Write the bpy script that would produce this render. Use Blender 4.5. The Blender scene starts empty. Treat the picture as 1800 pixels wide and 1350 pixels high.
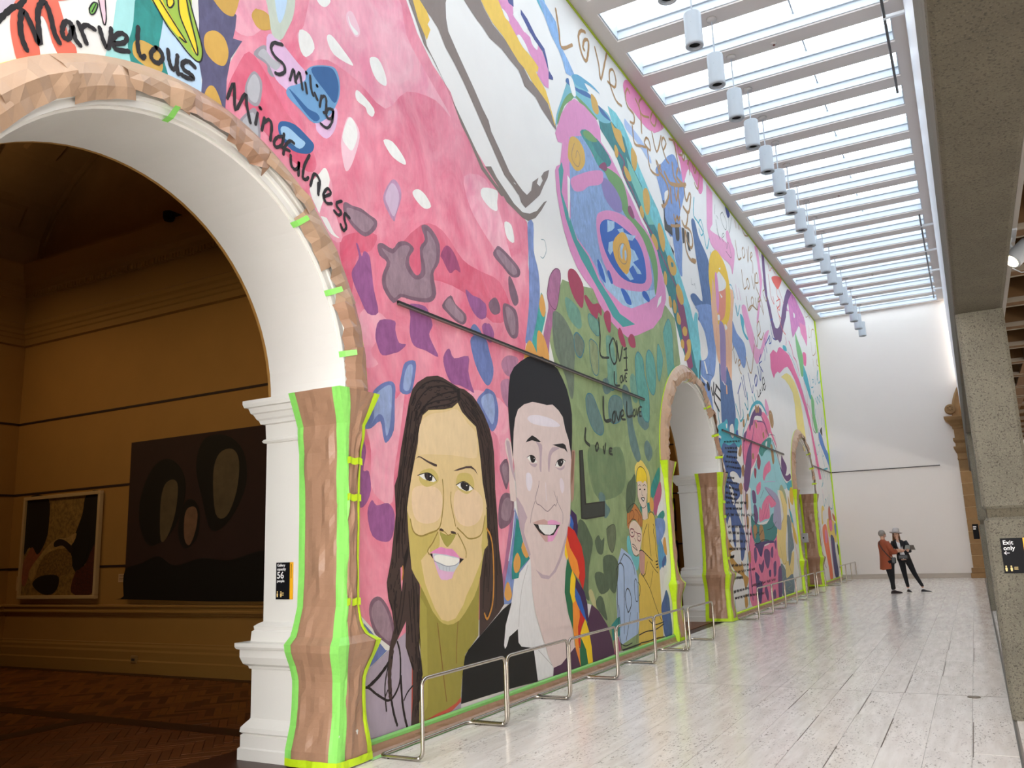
import bpy, bmesh, math, random
from mathutils import Vector, Matrix, noise
from math import sin, cos, pi, radians, sqrt
C = bpy.context.scene.collection
S = bpy.context.scene
rnd = random.Random(7)

# ------------------------------------------------------------------ camera
cam_d = bpy.data.cameras.new('camera'); cam = bpy.data.objects.new('camera', cam_d); C.objects.link(cam)
cam_d.sensor_width = 36.0; cam_d.lens = 1468.87385/1800*36.0; cam_d.clip_end = 200
yaw, pitch, roll = .493025056, .191692973, -.0362967671
_F = Vector((-sin(yaw)*cos(pitch), cos(yaw)*cos(pitch), sin(pitch)))
_r = Vector((cos(yaw), sin(yaw), 0)); _u = _r.cross(_F)
_R = cos(roll)*_r + sin(roll)*_u; _U = -sin(roll)*_r + cos(roll)*_u
cam.matrix_world = Matrix(((_R.x, _U.x, -_F.x, 4.5087), (_R.y, _U.y, -_F.y, 0), (_R.z, _U.z, -_F.z, 1.62), (0, 0, 0, 1)))
S.camera = cam
# ------------------------------------------------------------------ world, exposure
w = bpy.data.worlds.new('world'); S.world = w; w.use_nodes = True
w.node_tree.nodes['Background'].inputs[0].default_value = (1.0, .96, .92, 1)
w.node_tree.nodes['Background'].inputs[1].default_value = 4.3
S.view_settings.view_transform = 'Standard'; S.view_settings.look = 'None'
S.view_settings.gamma = 1; S.view_settings.use_curve_mapping = False
S.view_settings.exposure = 1.03
S.cycles.max_bounces = 8; S.cycles.diffuse_bounces = 5; S.cycles.glossy_bounces = 3
S.cycles.caustics_reflective = False; S.cycles.caustics_refractive = False
S.cycles.use_denoising = True
S.cycles.sample_clamp_indirect = 4
SKY_PANEL = 1.8          # radiance of the daylit frosted panes
GALLERY_FILL = 54  # power of the added gallery fill lamps

# ------------------------------------------------------------------ helpers
def lin(c): return c/12.92 if c <= .04045 else ((c+.055)/1.055)**2.4
def hexc(h): return tuple(lin(int(h[i:i+2], 16)/255) for i in (0, 2, 4)) + (1,)
MATS = {}
def mat(name, col, rough=.6, metal=0, var=0, vscale=6, bump=0, bscale=40, spec=.5, emit=0, stretch=(1, 1, 1), trans=0, rand=0, coat=0):
    if name in MATS: return MATS[name]
    m = bpy.data.materials.new(name); MATS[name] = m; m.use_nodes = True
    n = m.node_tree.nodes; l = m.node_tree.links; b = n['Principled BSDF']
    c = hexc(col) if isinstance(col, str) else tuple(col)+(1,)
    b.inputs['Roughness'].default_value = rough; b.inputs['Metallic'].default_value = metal
    b.inputs['Specular IOR Level'].default_value = spec
    if coat: b.inputs['Coat Weight'].default_value = coat; b.inputs['Coat Roughness'].default_value = .15
    b.inputs['Base Color'].default_value = c
    if var or rand or bump:
        g = n.new('ShaderNodeNewGeometry'); mp = n.new('ShaderNodeMapping'); l.new(g.outputs['Position'], mp.inputs[0])
        mp.inputs['Scale'].default_value = stretch
    if var:
        t = n.new('ShaderNodeTexNoise'); t.inputs['Scale'].default_value = vscale; t.inputs['Detail'].default_value = 6; t.inputs['Roughness'].default_value = .62
        l.new(mp.outputs[0], t.inputs['Vector'])
        r = n.new('ShaderNodeMapRange'); r.inputs[1].default_value = .3; r.inputs[2].default_value = .7; r.inputs[3].default_value = 1-var; r.inputs[4].default_value = 1+var*.8
        l.new(t.outputs['Fac'], r.inputs[0])
        mx = n.new('ShaderNodeMix'); mx.data_type = 'RGBA'; mx.blend_type = 'MULTIPLY'; mx.inputs[0].default_value = 1
        mx.inputs[6].default_value = c; l.new(r.outputs[0], mx.inputs[7]); out = mx.outputs[2]
        if rand:
            oi = n.new('ShaderNodeObjectInfo'); r2 = n.new('ShaderNodeMapRange'); r2.inputs[3].default_value = 1-rand; r2.inputs[4].default_value = 1+rand
            l.new(oi.outputs['Random'], r2.inputs[0]); m2 = n.new('ShaderNodeMix'); m2.data_type = 'RGBA'; m2.blend_type = 'MULTIPLY'; m2.inputs[0].default_value = 1
            l.new(out, m2.inputs[6]); l.new(r2.outputs[0], m2.inputs[7]); out = m2.outputs[2]
        l.new(out, b.inputs['Base Color'])
    if bump:
        t2 = n.new('ShaderNodeTexNoise'); t2.inputs['Scale'].default_value = bscale; t2.inputs['Detail'].default_value = 5; l.new(mp.outputs[0], t2.inputs['Vector'])
        bp = n.new('ShaderNodeBump'); bp.inputs['Strength'].default_value = bump; bp.inputs['Distance'].default_value = .02
        l.new(t2.outputs['Fac'], bp.inputs['Height']); l.new(bp.outputs[0], b.inputs['Normal'])
    if emit:
        b.inputs['Emission Color'].default_value = c; b.inputs['Emission Strength'].default_value = emit
    if trans: b.inputs['Transmission Weight'].default_value = trans
    return m

def paintmat(name, col, var, vs, col2=None):
    "hand-brushed paint: broad wash variation and finer streaks, optionally between two pigments"
    if name in MATS: return MATS[name]
    m = bpy.data.materials.new(name); MATS[name] = m; m.use_nodes = True
    n = m.node_tree.nodes; l = m.node_tree.links; b = n['Principled BSDF']; b.inputs['Roughness'].default_value = .55; b.inputs['Specular IOR Level'].default_value = .3
    g = n.new('ShaderNodeNewGeometry')
    def fac(scale, st, det, lo, hi, dist=0):
        mp = n.new('ShaderNodeMapping'); mp.inputs['Scale'].default_value = st; l.new(g.outputs['Position'], mp.inputs[0])
        t = n.new('ShaderNodeTexNoise'); t.inputs['Scale'].default_value = scale; t.inputs['Detail'].default_value = det; t.inputs['Roughness'].default_value = .6; t.inputs['Distortion'].default_value = dist
        l.new(mp.outputs[0], t.inputs['Vector']); r = n.new('ShaderNodeMapRange'); r.inputs[1].default_value = .3; r.inputs[2].default_value = .7; r.inputs[3].default_value = lo; r.inputs[4].default_value = hi
        l.new(t.outputs['Fac'], r.inputs[0]); return r.outputs[0]
    def mixn(bt, f, a, c):
        x = n.new('ShaderNodeMix'); x.data_type = 'RGBA'; x.blend_type = bt
        if isinstance(f, float): x.inputs[0].default_value = f
        else: l.new(f, x.inputs[0])
        for i, q in ((6, a), (7, c)):
            if isinstance(q, tuple): x.inputs[i].default_value = q
            else: l.new(q, x.inputs[i])
        return x.outputs[2]
    o = hexc(col)
    if col2: o = mixn('MIX', fac(vs, (1, 1, .8), 5, 0.0, 1.0, 1.2), o, hexc(col2))
    o = mixn('MULTIPLY', 1.0, o, fac(vs*1.7, (1, 1, .7), 5, 1-var, 1+var*.7, .6))
    o = mixn('MULTIPLY', 1.0, o, fac(22, (1, 1, .3), 3, 1-var*.5, 1+var*.4))
    l.new(o, b.inputs['Base Color']); return m

def travertine(name, base, dark):
    m = bpy.data.materials.new(name); MATS[name] = m; m.use_nodes = True
    n = m.node_tree.nodes; l = m.node_tree.links; b = n['Principled BSDF']
    g = n.new('ShaderNodeNewGeometry'); oi = n.new('ShaderNodeObjectInfo')
    ml = n.new('ShaderNodeVectorMath'); ml.operation = 'MULTIPLY_ADD'
    l.new(oi.outputs['Random'], ml.inputs[0]); ml.inputs[1].default_value = (37, 53, 11); l.new(g.outputs['Position'], ml.inputs[2])
    def nz(scale, st, det, rg):
        mp = n.new('ShaderNodeMapping'); mp.inputs['Scale'].default_value = st; l.new(ml.outputs[0], mp.inputs[0])
        t = n.new('ShaderNodeTexNoise'); t.inputs['Scale'].default_value = scale; t.inputs['Detail'].default_value = det; t.inputs['Roughness'].default_value = rg
        l.new(mp.outputs[0], t.inputs['Vector']); return t.outputs['Fac']
    a = nz(14, (1, .12, 1), 5, .6); p = nz(60, (1, .28, 1), 3, .7); q = nz(5, (1, .3, 1), 2, .5)
    r1 = n.new('ShaderNodeValToRGB'); e = r1.color_ramp.elements
    e[0].position = .25; e[0].color = hexc(dark); e[1].position = .7; e[1].color = hexc(base); l.new(a, r1.inputs[0])
    r2 = n.new('ShaderNodeMapRange'); r2.inputs[1].default_value = .56; r2.inputs[2].default_value = .68; l.new(p, r2.inputs[0])
    r3 = n.new('ShaderNodeMapRange'); r3.inputs[1].default_value = .38; r3.inputs[2].default_value = .6; l.new(q, r3.inputs[0])
    mu = n.new('ShaderNodeMath'); mu.operation = 'MULTIPLY'; l.new(r2.outputs[0], mu.inputs[0]); l.new(r3.outputs[0], mu.inputs[1])
    m2 = n.new('ShaderNodeMath'); m2.operation = 'MULTIPLY'; m2.inputs[1].default_value = .95; l.new(mu.outputs[0], m2.inputs[0])
    mx = n.new('ShaderNodeMix'); mx.data_type = 'RGBA'; l.new(m2.outputs[0], mx.inputs[0]); l.new(r1.outputs[0], mx.inputs[6]); mx.inputs[7].default_value = hexc('776D63')
    r4 = n.new('ShaderNodeMapRange'); r4.inputs[3].default_value = .95; r4.inputs[4].default_value = 1.03; l.new(oi.outputs['Random'], r4.inputs[0])
    m3 = n.new('ShaderNodeMix'); m3.data_type = 'RGBA'; m3.blend_type = 'MULTIPLY'; m3.inputs[0].default_value = 1
    l.new(mx.outputs[2], m3.inputs[6]); l.new(r4.outputs[0], m3.inputs[7]); l.new(m3.outputs[2], b.inputs['Base Color'])
    r5 = n.new('ShaderNodeMapRange'); r5.inputs[3].default_value = .10; r5.inputs[4].default_value = .26; l.new(a, r5.inputs[0])
    l.new(r5.outputs[0], b.inputs['Roughness']); b.inputs['Specular IOR Level'].default_value = .5
    return m

def concrete(name, base, pit, agg, vs=1.0):
    m = bpy.data.materials.new(name); MATS[name] = m; m.use_nodes = True
    n = m.node_tree.nodes; l = m.node_tree.links; b = n['Principled BSDF']; b.inputs['Roughness'].default_value = .85
    g = n.new('ShaderNodeNewGeometry')
    def vor(scale, rnd_=1):
        t = n.new('ShaderNodeTexVoronoi'); t.inputs['Scale'].default_value = scale; l.new(g.outputs['Position'], t.inputs['Vector']); return t
    def noi(scale):
        t = n.new('ShaderNodeTexNoise'); t.inputs['Scale'].default_value = scale; t.inputs['Detail'].default_value = 6; l.new(g.outputs['Position'], t.inputs['Vector']); return t
    base_n = noi(3*vs); fine = noi(70*vs)
    ra = n.new('ShaderNodeValToRGB'); e = ra.color_ramp.elements; e[0].position = .3; e[1].position = .7
    c = hexc(base); e[0].color = tuple(x*.82 for x in c[:3])+(1,); e[1].color = tuple(min(1, x*1.12) for x in c[:3])+(1,)
    l.new(base_n.outputs['Fac'], ra.inputs[0])
    def layer(prev, facsock, lo, hi, colr, k=1):
        r = n.new('ShaderNodeMapRange'); r.inputs[1].default_value = lo; r.inputs[2].default_value = hi; r.inputs[3].default_value = k; r.inputs[4].default_value = 0
        l.new(facsock, r.inputs[0]); mx = n.new('ShaderNodeMix'); mx.data_type = 'RGBA'; l.new(r.outputs[0], mx.inputs[0]); l.new(prev, mx.inputs[6]); mx.inputs[7].default_value = hexc(colr); return mx.outputs[2]
    o = layer(ra.outputs[0], fine.outputs['Fac'], .34, .46, pit, .8)
    v1 = vor(62*vs); o = layer(o, v1.outputs['Distance'], .16, .22, agg, .75)
    v2 = vor(34*vs); o = layer(o, v2.outputs['Distance'], .09, .14, pit)
    l.new(o, b.inputs['Base Color'])
    bp = n.new('ShaderNodeBump'); bp.inputs['Strength'].default_value = .5; bp.inputs['Distance'].default_value = .01
    l.new(fine.outputs['Fac'], bp.inputs['Height']); l.new(bp.outputs[0], b.inputs['Normal'])
    return m

def tag(o, label=None, cat=None, group=None, kind=None):
    if label: o['label'] = label
    if cat: o['category'] = cat
    if group: o['group'] = group
    if kind: o['kind'] = kind
    return o
def empty(name, loc=(0, 0, 0), rz=0):
    o = bpy.data.objects.new(name, None); C.objects.link(o); o.location = loc; o.rotation_euler = (0, 0, rz); o.empty_display_size = .1; return o

class MB:
    "collects quads, boxes, tubes, lofts; build() links ONE mesh object"
    def __init__(s): s.v = []; s.f = []; s.m = []; s.mats = []
    def mi(s, m):
        if m not in s.mats: s.mats.append(m)
        return s.mats.index(m)
    def poly(s, pts, m=None):
        k = len(s.v); s.v += [tuple(p) for p in pts]; s.f.append(list(range(k, k+len(pts)))); s.m.append(s.mi(m) if m else 0)
    def box(s, x0, x1, y0, y1, z0, z1, m=None, bev=0):
        k = len(s.v); i = s.mi(m) if m else 0
        if not bev:
            s.v += [(x, y, z) for z in (z0, z1) for y in (y0, y1) for x in (x0, x1)]
            for q in ((0, 2, 3, 1), (4, 5, 7, 6), (0, 1, 5, 4), (2, 6, 7, 3), (0, 4, 6, 2), (1, 3, 7, 5)):
                s.f.append([k+a for a in q]); s.m.append(i)
        else:
            b = bev
            ring = lambda X0, X1, Y0, Y1, z: [(X0+b, Y0, z), (X1-b, Y0, z), (X1, Y0+b, z), (X1, Y1-b, z), (X1-b, Y1, z), (X0+b, Y1, z), (X0, Y1-b, z), (X0, Y0+b, z)]
            s.loft([ring(x0+b*.6, x1-b*.6, y0+b*.6, y1-b*.6, z0), ring(x0, x1, y0, y1, z0+b), ring(x0, x1, y0, y1, z1-b), ring(x0+b*.6, x1-b*.6, y0+b*.6, y1-b*.6, z1)], m)
    def loft(s, rings, m=None, closed=True, cap=True):
        k = len(s.v); n = len(rings[0]); i = s.mi(m) if m else 0
        for r in rings: s.v += [tuple(p) for p in r]
        for a in range(len(rings)-1):
            for j in range(n if closed else n-1):
                j2 = (j+1) % n
                s.f.append([k+a*n+j, k+a*n+j2, k+(a+1)*n+j2, k+(a+1)*n+j]); s.m.append(i)
        if cap and closed:
            s.f.append([k+j for j in range(n)][::-1]); s.m.append(i)
            s.f.append([k+(len(rings)-1)*n+j for j in range(n)]); s.m.append(i)
    def lathe(s, prof, c=(0, 0, 0), n=20, m=None, axis='z'):
        rings = []
        for r, h in prof:
            ring = []
            for j in range(n):
                a = 2*pi*j/n; x, y = r*cos(a), r*sin(a)
                ring.append((c[0]+x, c[1]+y, c[2]+h) if axis == 'z' else ((c[0]+h, c[1]+x, c[2]+y) if axis == 'x' else (c[0]+x, c[1]+h, c[2]+y)))
            rings.append(ring)
        s.loft(rings, m)
    def tube(s, pts, r, n=8, m=None, closed=False):
        P = [Vector(p) for p in pts]; N = len(P); rings = []; up = None
        for i in range(N):
            if closed: t = (P[(i+1) % N]-P[i-1]).normalized()
            else: t = ((P[min(i+1, N-1)]-P[max(i-1, 0)])).normalized()
            if up is None:
                up = Vector((0, 0, 1)) if abs(t.z) < .9 else Vector((1, 0, 0))
            a = (up - t*up.dot(t)).normalized(); up = a; b = t.cross(a)
            rr = r[i] if isinstance(r, (list, tuple)) else r
            rings.append([tuple(P[i]+a*rr*cos(2*pi*j/n)+b*rr*sin(2*pi*j/n)) for j in range(n)])
        if closed: rings.append(rings[0])
        s.loft(rings, m, cap=not closed)
    def build(s, name, m=None, parent=None, smooth=False, off=(0, 0, 0), recalc=True):
        me = bpy.data.meshes.new(name); me.from_pydata([(a-off[0], b-off[1], c-off[2]) for a, b, c in s.v], [], s.f)
        if s.mats:
            for q in s.mats: me.materials.append(q)
            me.polygons.foreach_set('material_index', s.m)
        if m and not s.mats: me.materials.append(m)
        if recalc:
            bm = bmesh.new(); bm.from_mesh(me); bmesh.ops.recalc_face_normals(bm, faces=bm.faces); bm.to_mesh(me); bm.free()
        if smooth: me.polygons.foreach_set('use_smooth', [True]*len(me.polygons)); 
        o = bpy.data.objects.new(name, me); C.objects.link(o)
        if parent: o.parent = parent
        return o
def struct(name, mb, m=None, parent=None, smooth=False):
    o = mb.build(name, m, parent, smooth); o['kind'] = 'structure'; return o
def wpart(name, mb, m, root, smooth=False, recalc=True):
    "part of a thing whose Empty is not rotated, built in world coordinates"
    return mb.build(name, m, root, smooth, off=tuple(root.location), recalc=recalc)
def copy_tree(o, parent=None):
    c = o.copy(); C.objects.link(c)
    if parent: c.parent = parent
    for ch in list(o.children): copy_tree(ch, c)
    return c
def text(name, body, size, m, parent, loc, rot, extrude=.0008, align='LEFT', bold=0):
    cu = bpy.data.curves.new(name, 'FONT'); cu.body = body; cu.size = size; cu.align_x = align; cu.extrude = extrude; cu.offset = bold; cu.space_line = .92
    cu.resolution_u = 3
    t = bpy.data.objects.new(name, cu); C.objects.link(t)
    me = bpy.data.meshes.new_from_object(t.evaluated_get(bpy.context.evaluated_depsgraph_get())); bpy.data.objects.remove(t)
    me.materials.clear(); me.materials.append(m)
    o = bpy.data.objects.new(name, me); C.objects.link(o); o.parent = parent; o.location = loc; o.rotation_euler = rot
    return o
def nz(x, y, z=0): return noise.noise(Vector((x, y, z)))

# ------------------------------------------------------------------ materials
white = mat('white_paint', 'E9E7E3', .55, var=.02, vscale=2)
gwhite = mat('white_gloss_trim', 'E6E5E0', .35)
ceilw = mat('ceiling_paint', 'D3CBC6', .6)
warmw = mat('far_wall_paint', 'E6E0DA', .6, var=.015, vscale=.7)
trav = travertine('travertine', 'F6F0E8', 'E2D9CF')
grout = mat('grout', '8F867C', .9)
conc = concrete('board_concrete', '5A5445', '332E26', '6E6756', 1.0)
conc2 = concrete('hammered_concrete', '6E6A5D', '3C3830', '8A8477', 1.0)
paper = mat('kraft_paper', 'B5967C', .42, var=.05, vscale=5, spec=.4, bump=.3, bscale=8)
paper2 = mat('kraft_paper_dark', 'A8836A', .34, var=.05, vscale=5, spec=.5, bump=.5, bscale=7)
gtape = mat('green_tape', '8FE06A', .5, var=.05, vscale=25)
ytape = mat('yellow_green_tape', 'C4E61E', .5, var=.06, vscale=25)
steel = mat('brushed_steel', 'B9B2A8', .24, 1)
dark = mat('dark_bronze', '3A3432', .5)
black = mat('black_vinyl', '121216', .6, spec=.15)
blackh = mat('black_hole', '050505', .9)
signw = mat('sign_white', 'F5F5F5', .5)
signy = mat('sign_yellow', 'F2B21C', .5)
lampw = mat('lamp_white', 'AFB5BB', .42)
ochre = mat('gallery_ochre', 'A5793A', .8, var=.05, vscale=1.5)
ochre2 = mat('gallery_cornice', '9C7438', .7)
vaultm = mat('gallery_vault', '9A7646', .9, var=.12, vscale=2)
railm = mat('gallery_rail', '2A1712', .6)
wood = mat('parquet_oak', '74401C', .42, var=.22, vscale=9, stretch=(1, 1, 1), rand=.25)
woodd = mat('parquet_border', '3A1A0E', .4, var=.15, vscale=12)
sand = mat('sandstone', '93724A', .8, var=.1, vscale=6, rand=.08)
sandj = mat('sandstone_joint', 'C7AE86', .9)
coff = mat('coffer_brown', '6B4A22', .7, var=.08, vscale=2)
coffr = mat('coffer_rib', '8E8272', .8)

# ------------------------------------------------------------------ layout numbers (metres; mural wall = plane x 0, y runs down the hall)
ARCH = (3.74, 15.52, 27.30); AR = 1.64; ZS = 2.93; WT = .80; HZ = 9.85; YF = 33.4

# ---- floor
fl = MB(); fl.box(-.05, 12, -7, YF+.1, -.2, -.006)
floor = struct('floor', fl, grout)
tm = MB(); tm.box(-.1546, .1546, -.6146, .6146, -.02, 0); tile0 = None
cells = []
for r in range(-4, 24):
    y = 9.83 + 1.2315*(r-4) + .6158 + 0
    for c in range(15):
        cells.append((abs(.1555+.3115*c-4.4)*.4+abs(y-6), -.073+.1557+.3115*c, y))
vis = [q for q in cells if q[2] > 4.2]; hid = [q for q in cells if q[2] <= 4.2]; vis.sort()
for k, (d, x, y) in enumerate(vis[:300]):
    if tile0 is None: o = tile0 = tm.build('tile', trav, floor)
    else: o = tile0.copy(); C.objects.link(o)
    o.location = (x, y, rnd.uniform(-.0006, .0006))
sm = MB()
for d, x, y in vis[300:]+hid: sm.box(x-.1546, x+.1546, y-.6146, y+.6146, -.02, 0)
for r in range(-4, 24):
    y = 9.83+1.2315*(r-4)+.6158
    for c in range(20): sm.box(4.625+.37*c, 4.625+.37*c+.367, y-.613, y+.613, -.02, 0)
tag(sm.build('tile', trav, floor), kind='stuff')
oj = MB()
for x_, ya_, yb_ in ((2.735, 8.61, 9.75), (3.362, 8.58, 9.73), (3.674, 9.83, 11.06), (3.986, 11.03, 12.27), (3.988, 13.39, 14.5), (4.297, 7.24, 8.52), (4.297, 12.28, 13.7), (3.04, 9.84, 10.95), (3.356, 6.59, 7.28), (3.045, 7.35, 8.43), (3.67, 7.34, 8.49)):
    oj.poly([(x_-.0035, ya_, .0012), (x_+.0035, ya_, .0012), (x_+.0035, yb_, .0012), (x_-.0035, yb_, .0012)])
oj.poly([(.1, 9.826, .0012), (4.59, 9.826, .0012), (4.59, 9.834, .0012), (.1, 9.834, .0012)])
tag(oj.build('open_joint', mat('open_joint', '6A6057', .9), floor), kind='stuff')
# floor joint strip under the colonnade and service cap
jm = MB(); jm.box(4.592, 4.606, -7, YF, -.01, .003)
struct('trim_9', jm, mat('joint_strip', '6F6A62', .5, .6))
fc = empty('floor_cap', (4.30, 9.76, 0)); tag(fc, 'small round bronze service cap set into the travertine floor near the right column', 'floor cap')
m_ = MB(); m_.lathe([(.001, .001), (.052, .001), (.056, .0035), (.06, .0035), (.06, -.01)], (4.30, 9.76, 0)); wpart('ring', m_, mat('bronze', '6B5E4C', .4, .7), fc)
m_ = MB(); m_.lathe([(.001, .003), (.045, .003), (.047, .0015)], (4.30, 9.76, .0008)); wpart('lid', m_, mat('bronze2', '7C6C58', .4, .6), fc)

# ---- mural wall with three arches
def arch_wall(xf, xb, y0, y1, ztop, arches, m):
    b = MB(); N = 40
    cur = y0
    for yc, R, zs in arches:
        for x in (xf, xb):
            b.poly([(x, cur, 0), (x, yc-R, 0), (x, yc-R, zs), (x, yc-R, ztop), (x, cur, ztop)], m)
            for i in range(N):
                a0, a1 = pi-pi*i/N, pi-pi*(i+1)/N
                p, q = (yc+R*cos(a0), zs+R*sin(a0)), (yc+R*cos(a1), zs+R*sin(a1))
                b.poly([(x, p[0], p[1]), (x, q[0], q[1]), (x, q[0], ztop), (x, p[0], ztop)], m)
        for i in range(N):
            a0, a1 = pi-pi*i/N, pi-pi*(i+1)/N
            p, q = (yc+R*cos(a0), zs+R*sin(a0)), (yc+R*cos(a1), zs+R*sin(a1))
            b.poly([(xf, p[0], p[1]), (xb, p[0], p[1]), (xb, q[0], q[1]), (xf, q[0], q[1])], m)
        for y in (yc-R, yc+R):
            b.poly([(xf, y, 0), (xb, y, 0), (xb, y, zs), (xf, y, zs)], m)
        cur = yc+R
    for x in (xf, xb): b.poly([(x, cur, 0), (x, y1, 0), (x, y1, ztop), (x, cur, ztop)], m)
    b.poly([(xf, y0, 0), (xb, y0, 0), (xb, y0, ztop), (xf, y0, ztop)], m); b.poly([(xf, y1, 0), (xb, y1, 0), (xb, y1, ztop), (xf, y1, ztop)], m)
    b.poly([(xf, y0, ztop), (xb, y0, ztop), (xb, y1, ztop), (xf, y1, ztop)], m)
    return b
wb = arch_wall(0, -WT, -7, YF+.3, HZ+.6, [(a, AR, ZS) for a in ARCH], white)
wall_left = struct('wall_left', wb)
# gallery side of that wall is painted ochre: a thin lining with the same arches
lb = arch_wall(-WT-.001, -WT-.03, -7, YF+.3, 7, [(a, AR, ZS) for a in ARCH], ochre)
struct('wall_gallery_inner', lb, parent=wall_left)

# pier mouldings: offset d(z) of a rectangular plan
PROF = [(0, .13), (.09, .13), (.10, .115), (.19, .115), (.20, .10), (.215, .12), (.25, .115), (.285, .085), (.30, .07), (.315, .06), (.70, .06), (.705, .075), (.725, .08), (.745, .11), (.80, .13), (.86, .13), (.865, .15), (.885, .16), (.915, .16),
        (.92, .07), (1.00, .065), (1.01, .05), (1.04, .055), (1.06, .03), (1.075, 0), (2.575, 0), (2.58, .02), (2.595, .03), (2.61, .02), (2.615, .005), (2.74, .01), (2.745, .04), (2.775, .05), (2.79, .065), (2.83, .085), (2.84, .10), (2.885, .115), (2.89, .14), (2.92, .15), (2.95, .15), (2.952, .0)]
def pier(yc, side):
    b = MB(); yj = yc+side*AR
    rings = []
    for z, d in PROF:
        ya, yb = yj-side*(d+.004), yj+side*(.125+d*.8)
        rings.append([(-WT-.035-d, ya, z), (.03+d*.45, ya, z), (.03+d*.45, yb, z), (-WT-.035-d, yb, z)])
    b.loft(rings)
    return b
for yc in ARCH:
    for s in (-1, 1):
        o = pier(yc, s).build('pier', gwhite, wall_left)
    # archivolt: moulded ring on the wall face
    AP = [(AR, .0), (AR, .035), (AR+.05, .035), (AR+.055, .05), (AR+.075, .055), (AR+.08, .04), (AR+.12, .04), (AR+.125, .055), (AR+.15, .06), (AR+.155, .045), (AR+.20, .05), (AR+.205, .065), (AR+.225, .065), (AR+.235, .04), (AR+.26, .03), (AR+.28, .012), (AR+.285, 0)]
    b = MB(); N = 48
    b.loft([[(x, yc+r*cos(pi*i/N), ZS+.02+r*sin(pi*i/N)) for r, x in AP] for i in range(N+1)], closed=False, cap=False)
    b.build('archivolt', gwhite, wall_left)

# ---- ceiling with skylight grid
PY = [11.235+1.2445*k for k in range(-13, 18)]; PW = .868; X0, X1 = .25, 4.33
cb = MB()
cb.box(-.0, X0, -7, YF, HZ, HZ+.45); cb.box(X1, 4.62, -7, YF, HZ, HZ+.45)
edges = [-7]+[v for p in PY for v in (p, p+PW)]+[YF]
for i in range(0, len(edges), 2): cb.box(X0, X1, edges[i], edges[i+1], HZ, HZ+.45)
struct('ceiling', cb, ceilw)
pane = mat('daylit_frosted_pane', (.84, .93, 1.0), .4, emit=SKY_PANEL)
lipm = mat('skylight_frame', 'E4E7EA', .5); linm = mat('skylight_lining', 'C2CAD2', .5)
for i, p in enumerate(PY):
    f = MB(); z = HZ+.03
    # white lining: stepped frame round the opening
    for (a0, a1, b0, b1) in ((X0, X1, p, p+.02), (X0, X1, p+PW-.02, p+PW), (X0, X0+.02, p+.02, p+PW-.02), (X1-.02, X1, p+.02, p+PW-.02)): f.box(a0, a1, b0, b1, z, HZ+.30)
    for (a0, a1, b0, b1) in ((X0+.02, X1-.02, p+.02, p+.055), (X0+.02, X1-.02, p+PW-.055, p+PW-.02)): f.box(a0, a1, b0, b1, HZ+.17, HZ+.30)
    fo = struct('window_%d' % (i+1), f, linm)
    g = MB(); g.box(X0+.02, 2.9, p+.02, p+PW-.02, HZ+.30, HZ+.315); g.build('pane', pane, fo)
    g = MB(); g.box(2.915, X1-.02, p+.02, p+PW-.02, HZ+.30, HZ+.315); g.build('pane', pane, fo)
    g = MB(); g.box(2.895, 2.92, p+.02, p+PW-.02, HZ+.27, HZ+.3); g.build('glazing_bar', linm, fo)

# ---- far wall, right-hand side
fw = MB(); fw.box(-.0, 14, YF, YF+.3, 0, HZ+.6); struct('wall_back', fw, warmw)
bb = MB(); bb.box(.02, 4.2, YF-.03, YF, 0, .15); bb.box(.02, 4.2, YF-.022, YF, .15, .165); struct('baseboard_back', bb, mat('stone_skirting', 'B9AEA2', .5, var=.06))
rb = MB()
rb.loft([[(4.585, y, 5.72), (4.53, y, HZ+.05), (4.80, y, HZ+.05), (4.80, y, 5.72)] for y in (-7, YF-.26)])
struct('wall_right', rb, mat('bulkhead_white', 'DADCE0', .4))
gb = MB(); gb.box(4.605, 4.8, -7, YF-.26, 5.6, 5.75); struct('trim_5', gb, blackh)  # black strip painting in the shade of the gap above the beam
# concrete beam and columns
bm_ = MB(); r = .03
bm_.loft([[(4.585+r, y, 3.61), (4.985-r, y, 3.61), (4.985-.008, y, 3.618), (4.985, y, 3.61+r), (4.985, y, 5.68), (4.585, y, 5.68), (4.585, y, 3.61+r), (4.585+.008, y, 3.618)] for y in [-7+40.13*i/100 for i in range(101)]])
tag(bm_.build('concrete_beam', conc), 'long board-marked concrete beam running overhead along the right side of the hall', 'beam')
def column(y, yd, label):
    e = empty('concrete_column', (4.6, y, 0)); tag(e, label, 'column', 'concrete columns on the right')
    x0, x1 = 4.592, 4.985; c = .028
    def blk(z0, z1, g0, g1):
        R = lambda a, z: [(x0+c+a, y+a, z), (x1-c-a, y+a, z), (x1-a, y+c+a, z), (x1-a, y+yd-c-a, z), (x1-c-a, y+yd-a, z), (x0+c+a, y+yd-a, z), (x0+a, y+yd-c-a, z), (x0+a, y+c+a, z)]
        b = MB(); b.loft([R(g0, z0), R(0, z0+g0), R(0, z1-g1), R(g1, z1)]); return b
    wpart('base_block', blk(0, 1.72, 0, .025), conc2, e)
    wpart('shaft', blk(1.795, 3.612, .025, 0), conc2, e)
    b = MB(); b.box(x0+.03, x1-.03, y+.03, y+yd-.03, 1.70, 1.81); wpart('groove', b, conc, e)
    return e
column(8.69, .75, 'tall hammered concrete column at right carrying the black exit sign')
column(19.9, .75, 'farther concrete column mostly hidden behind the near one on the right')
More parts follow.
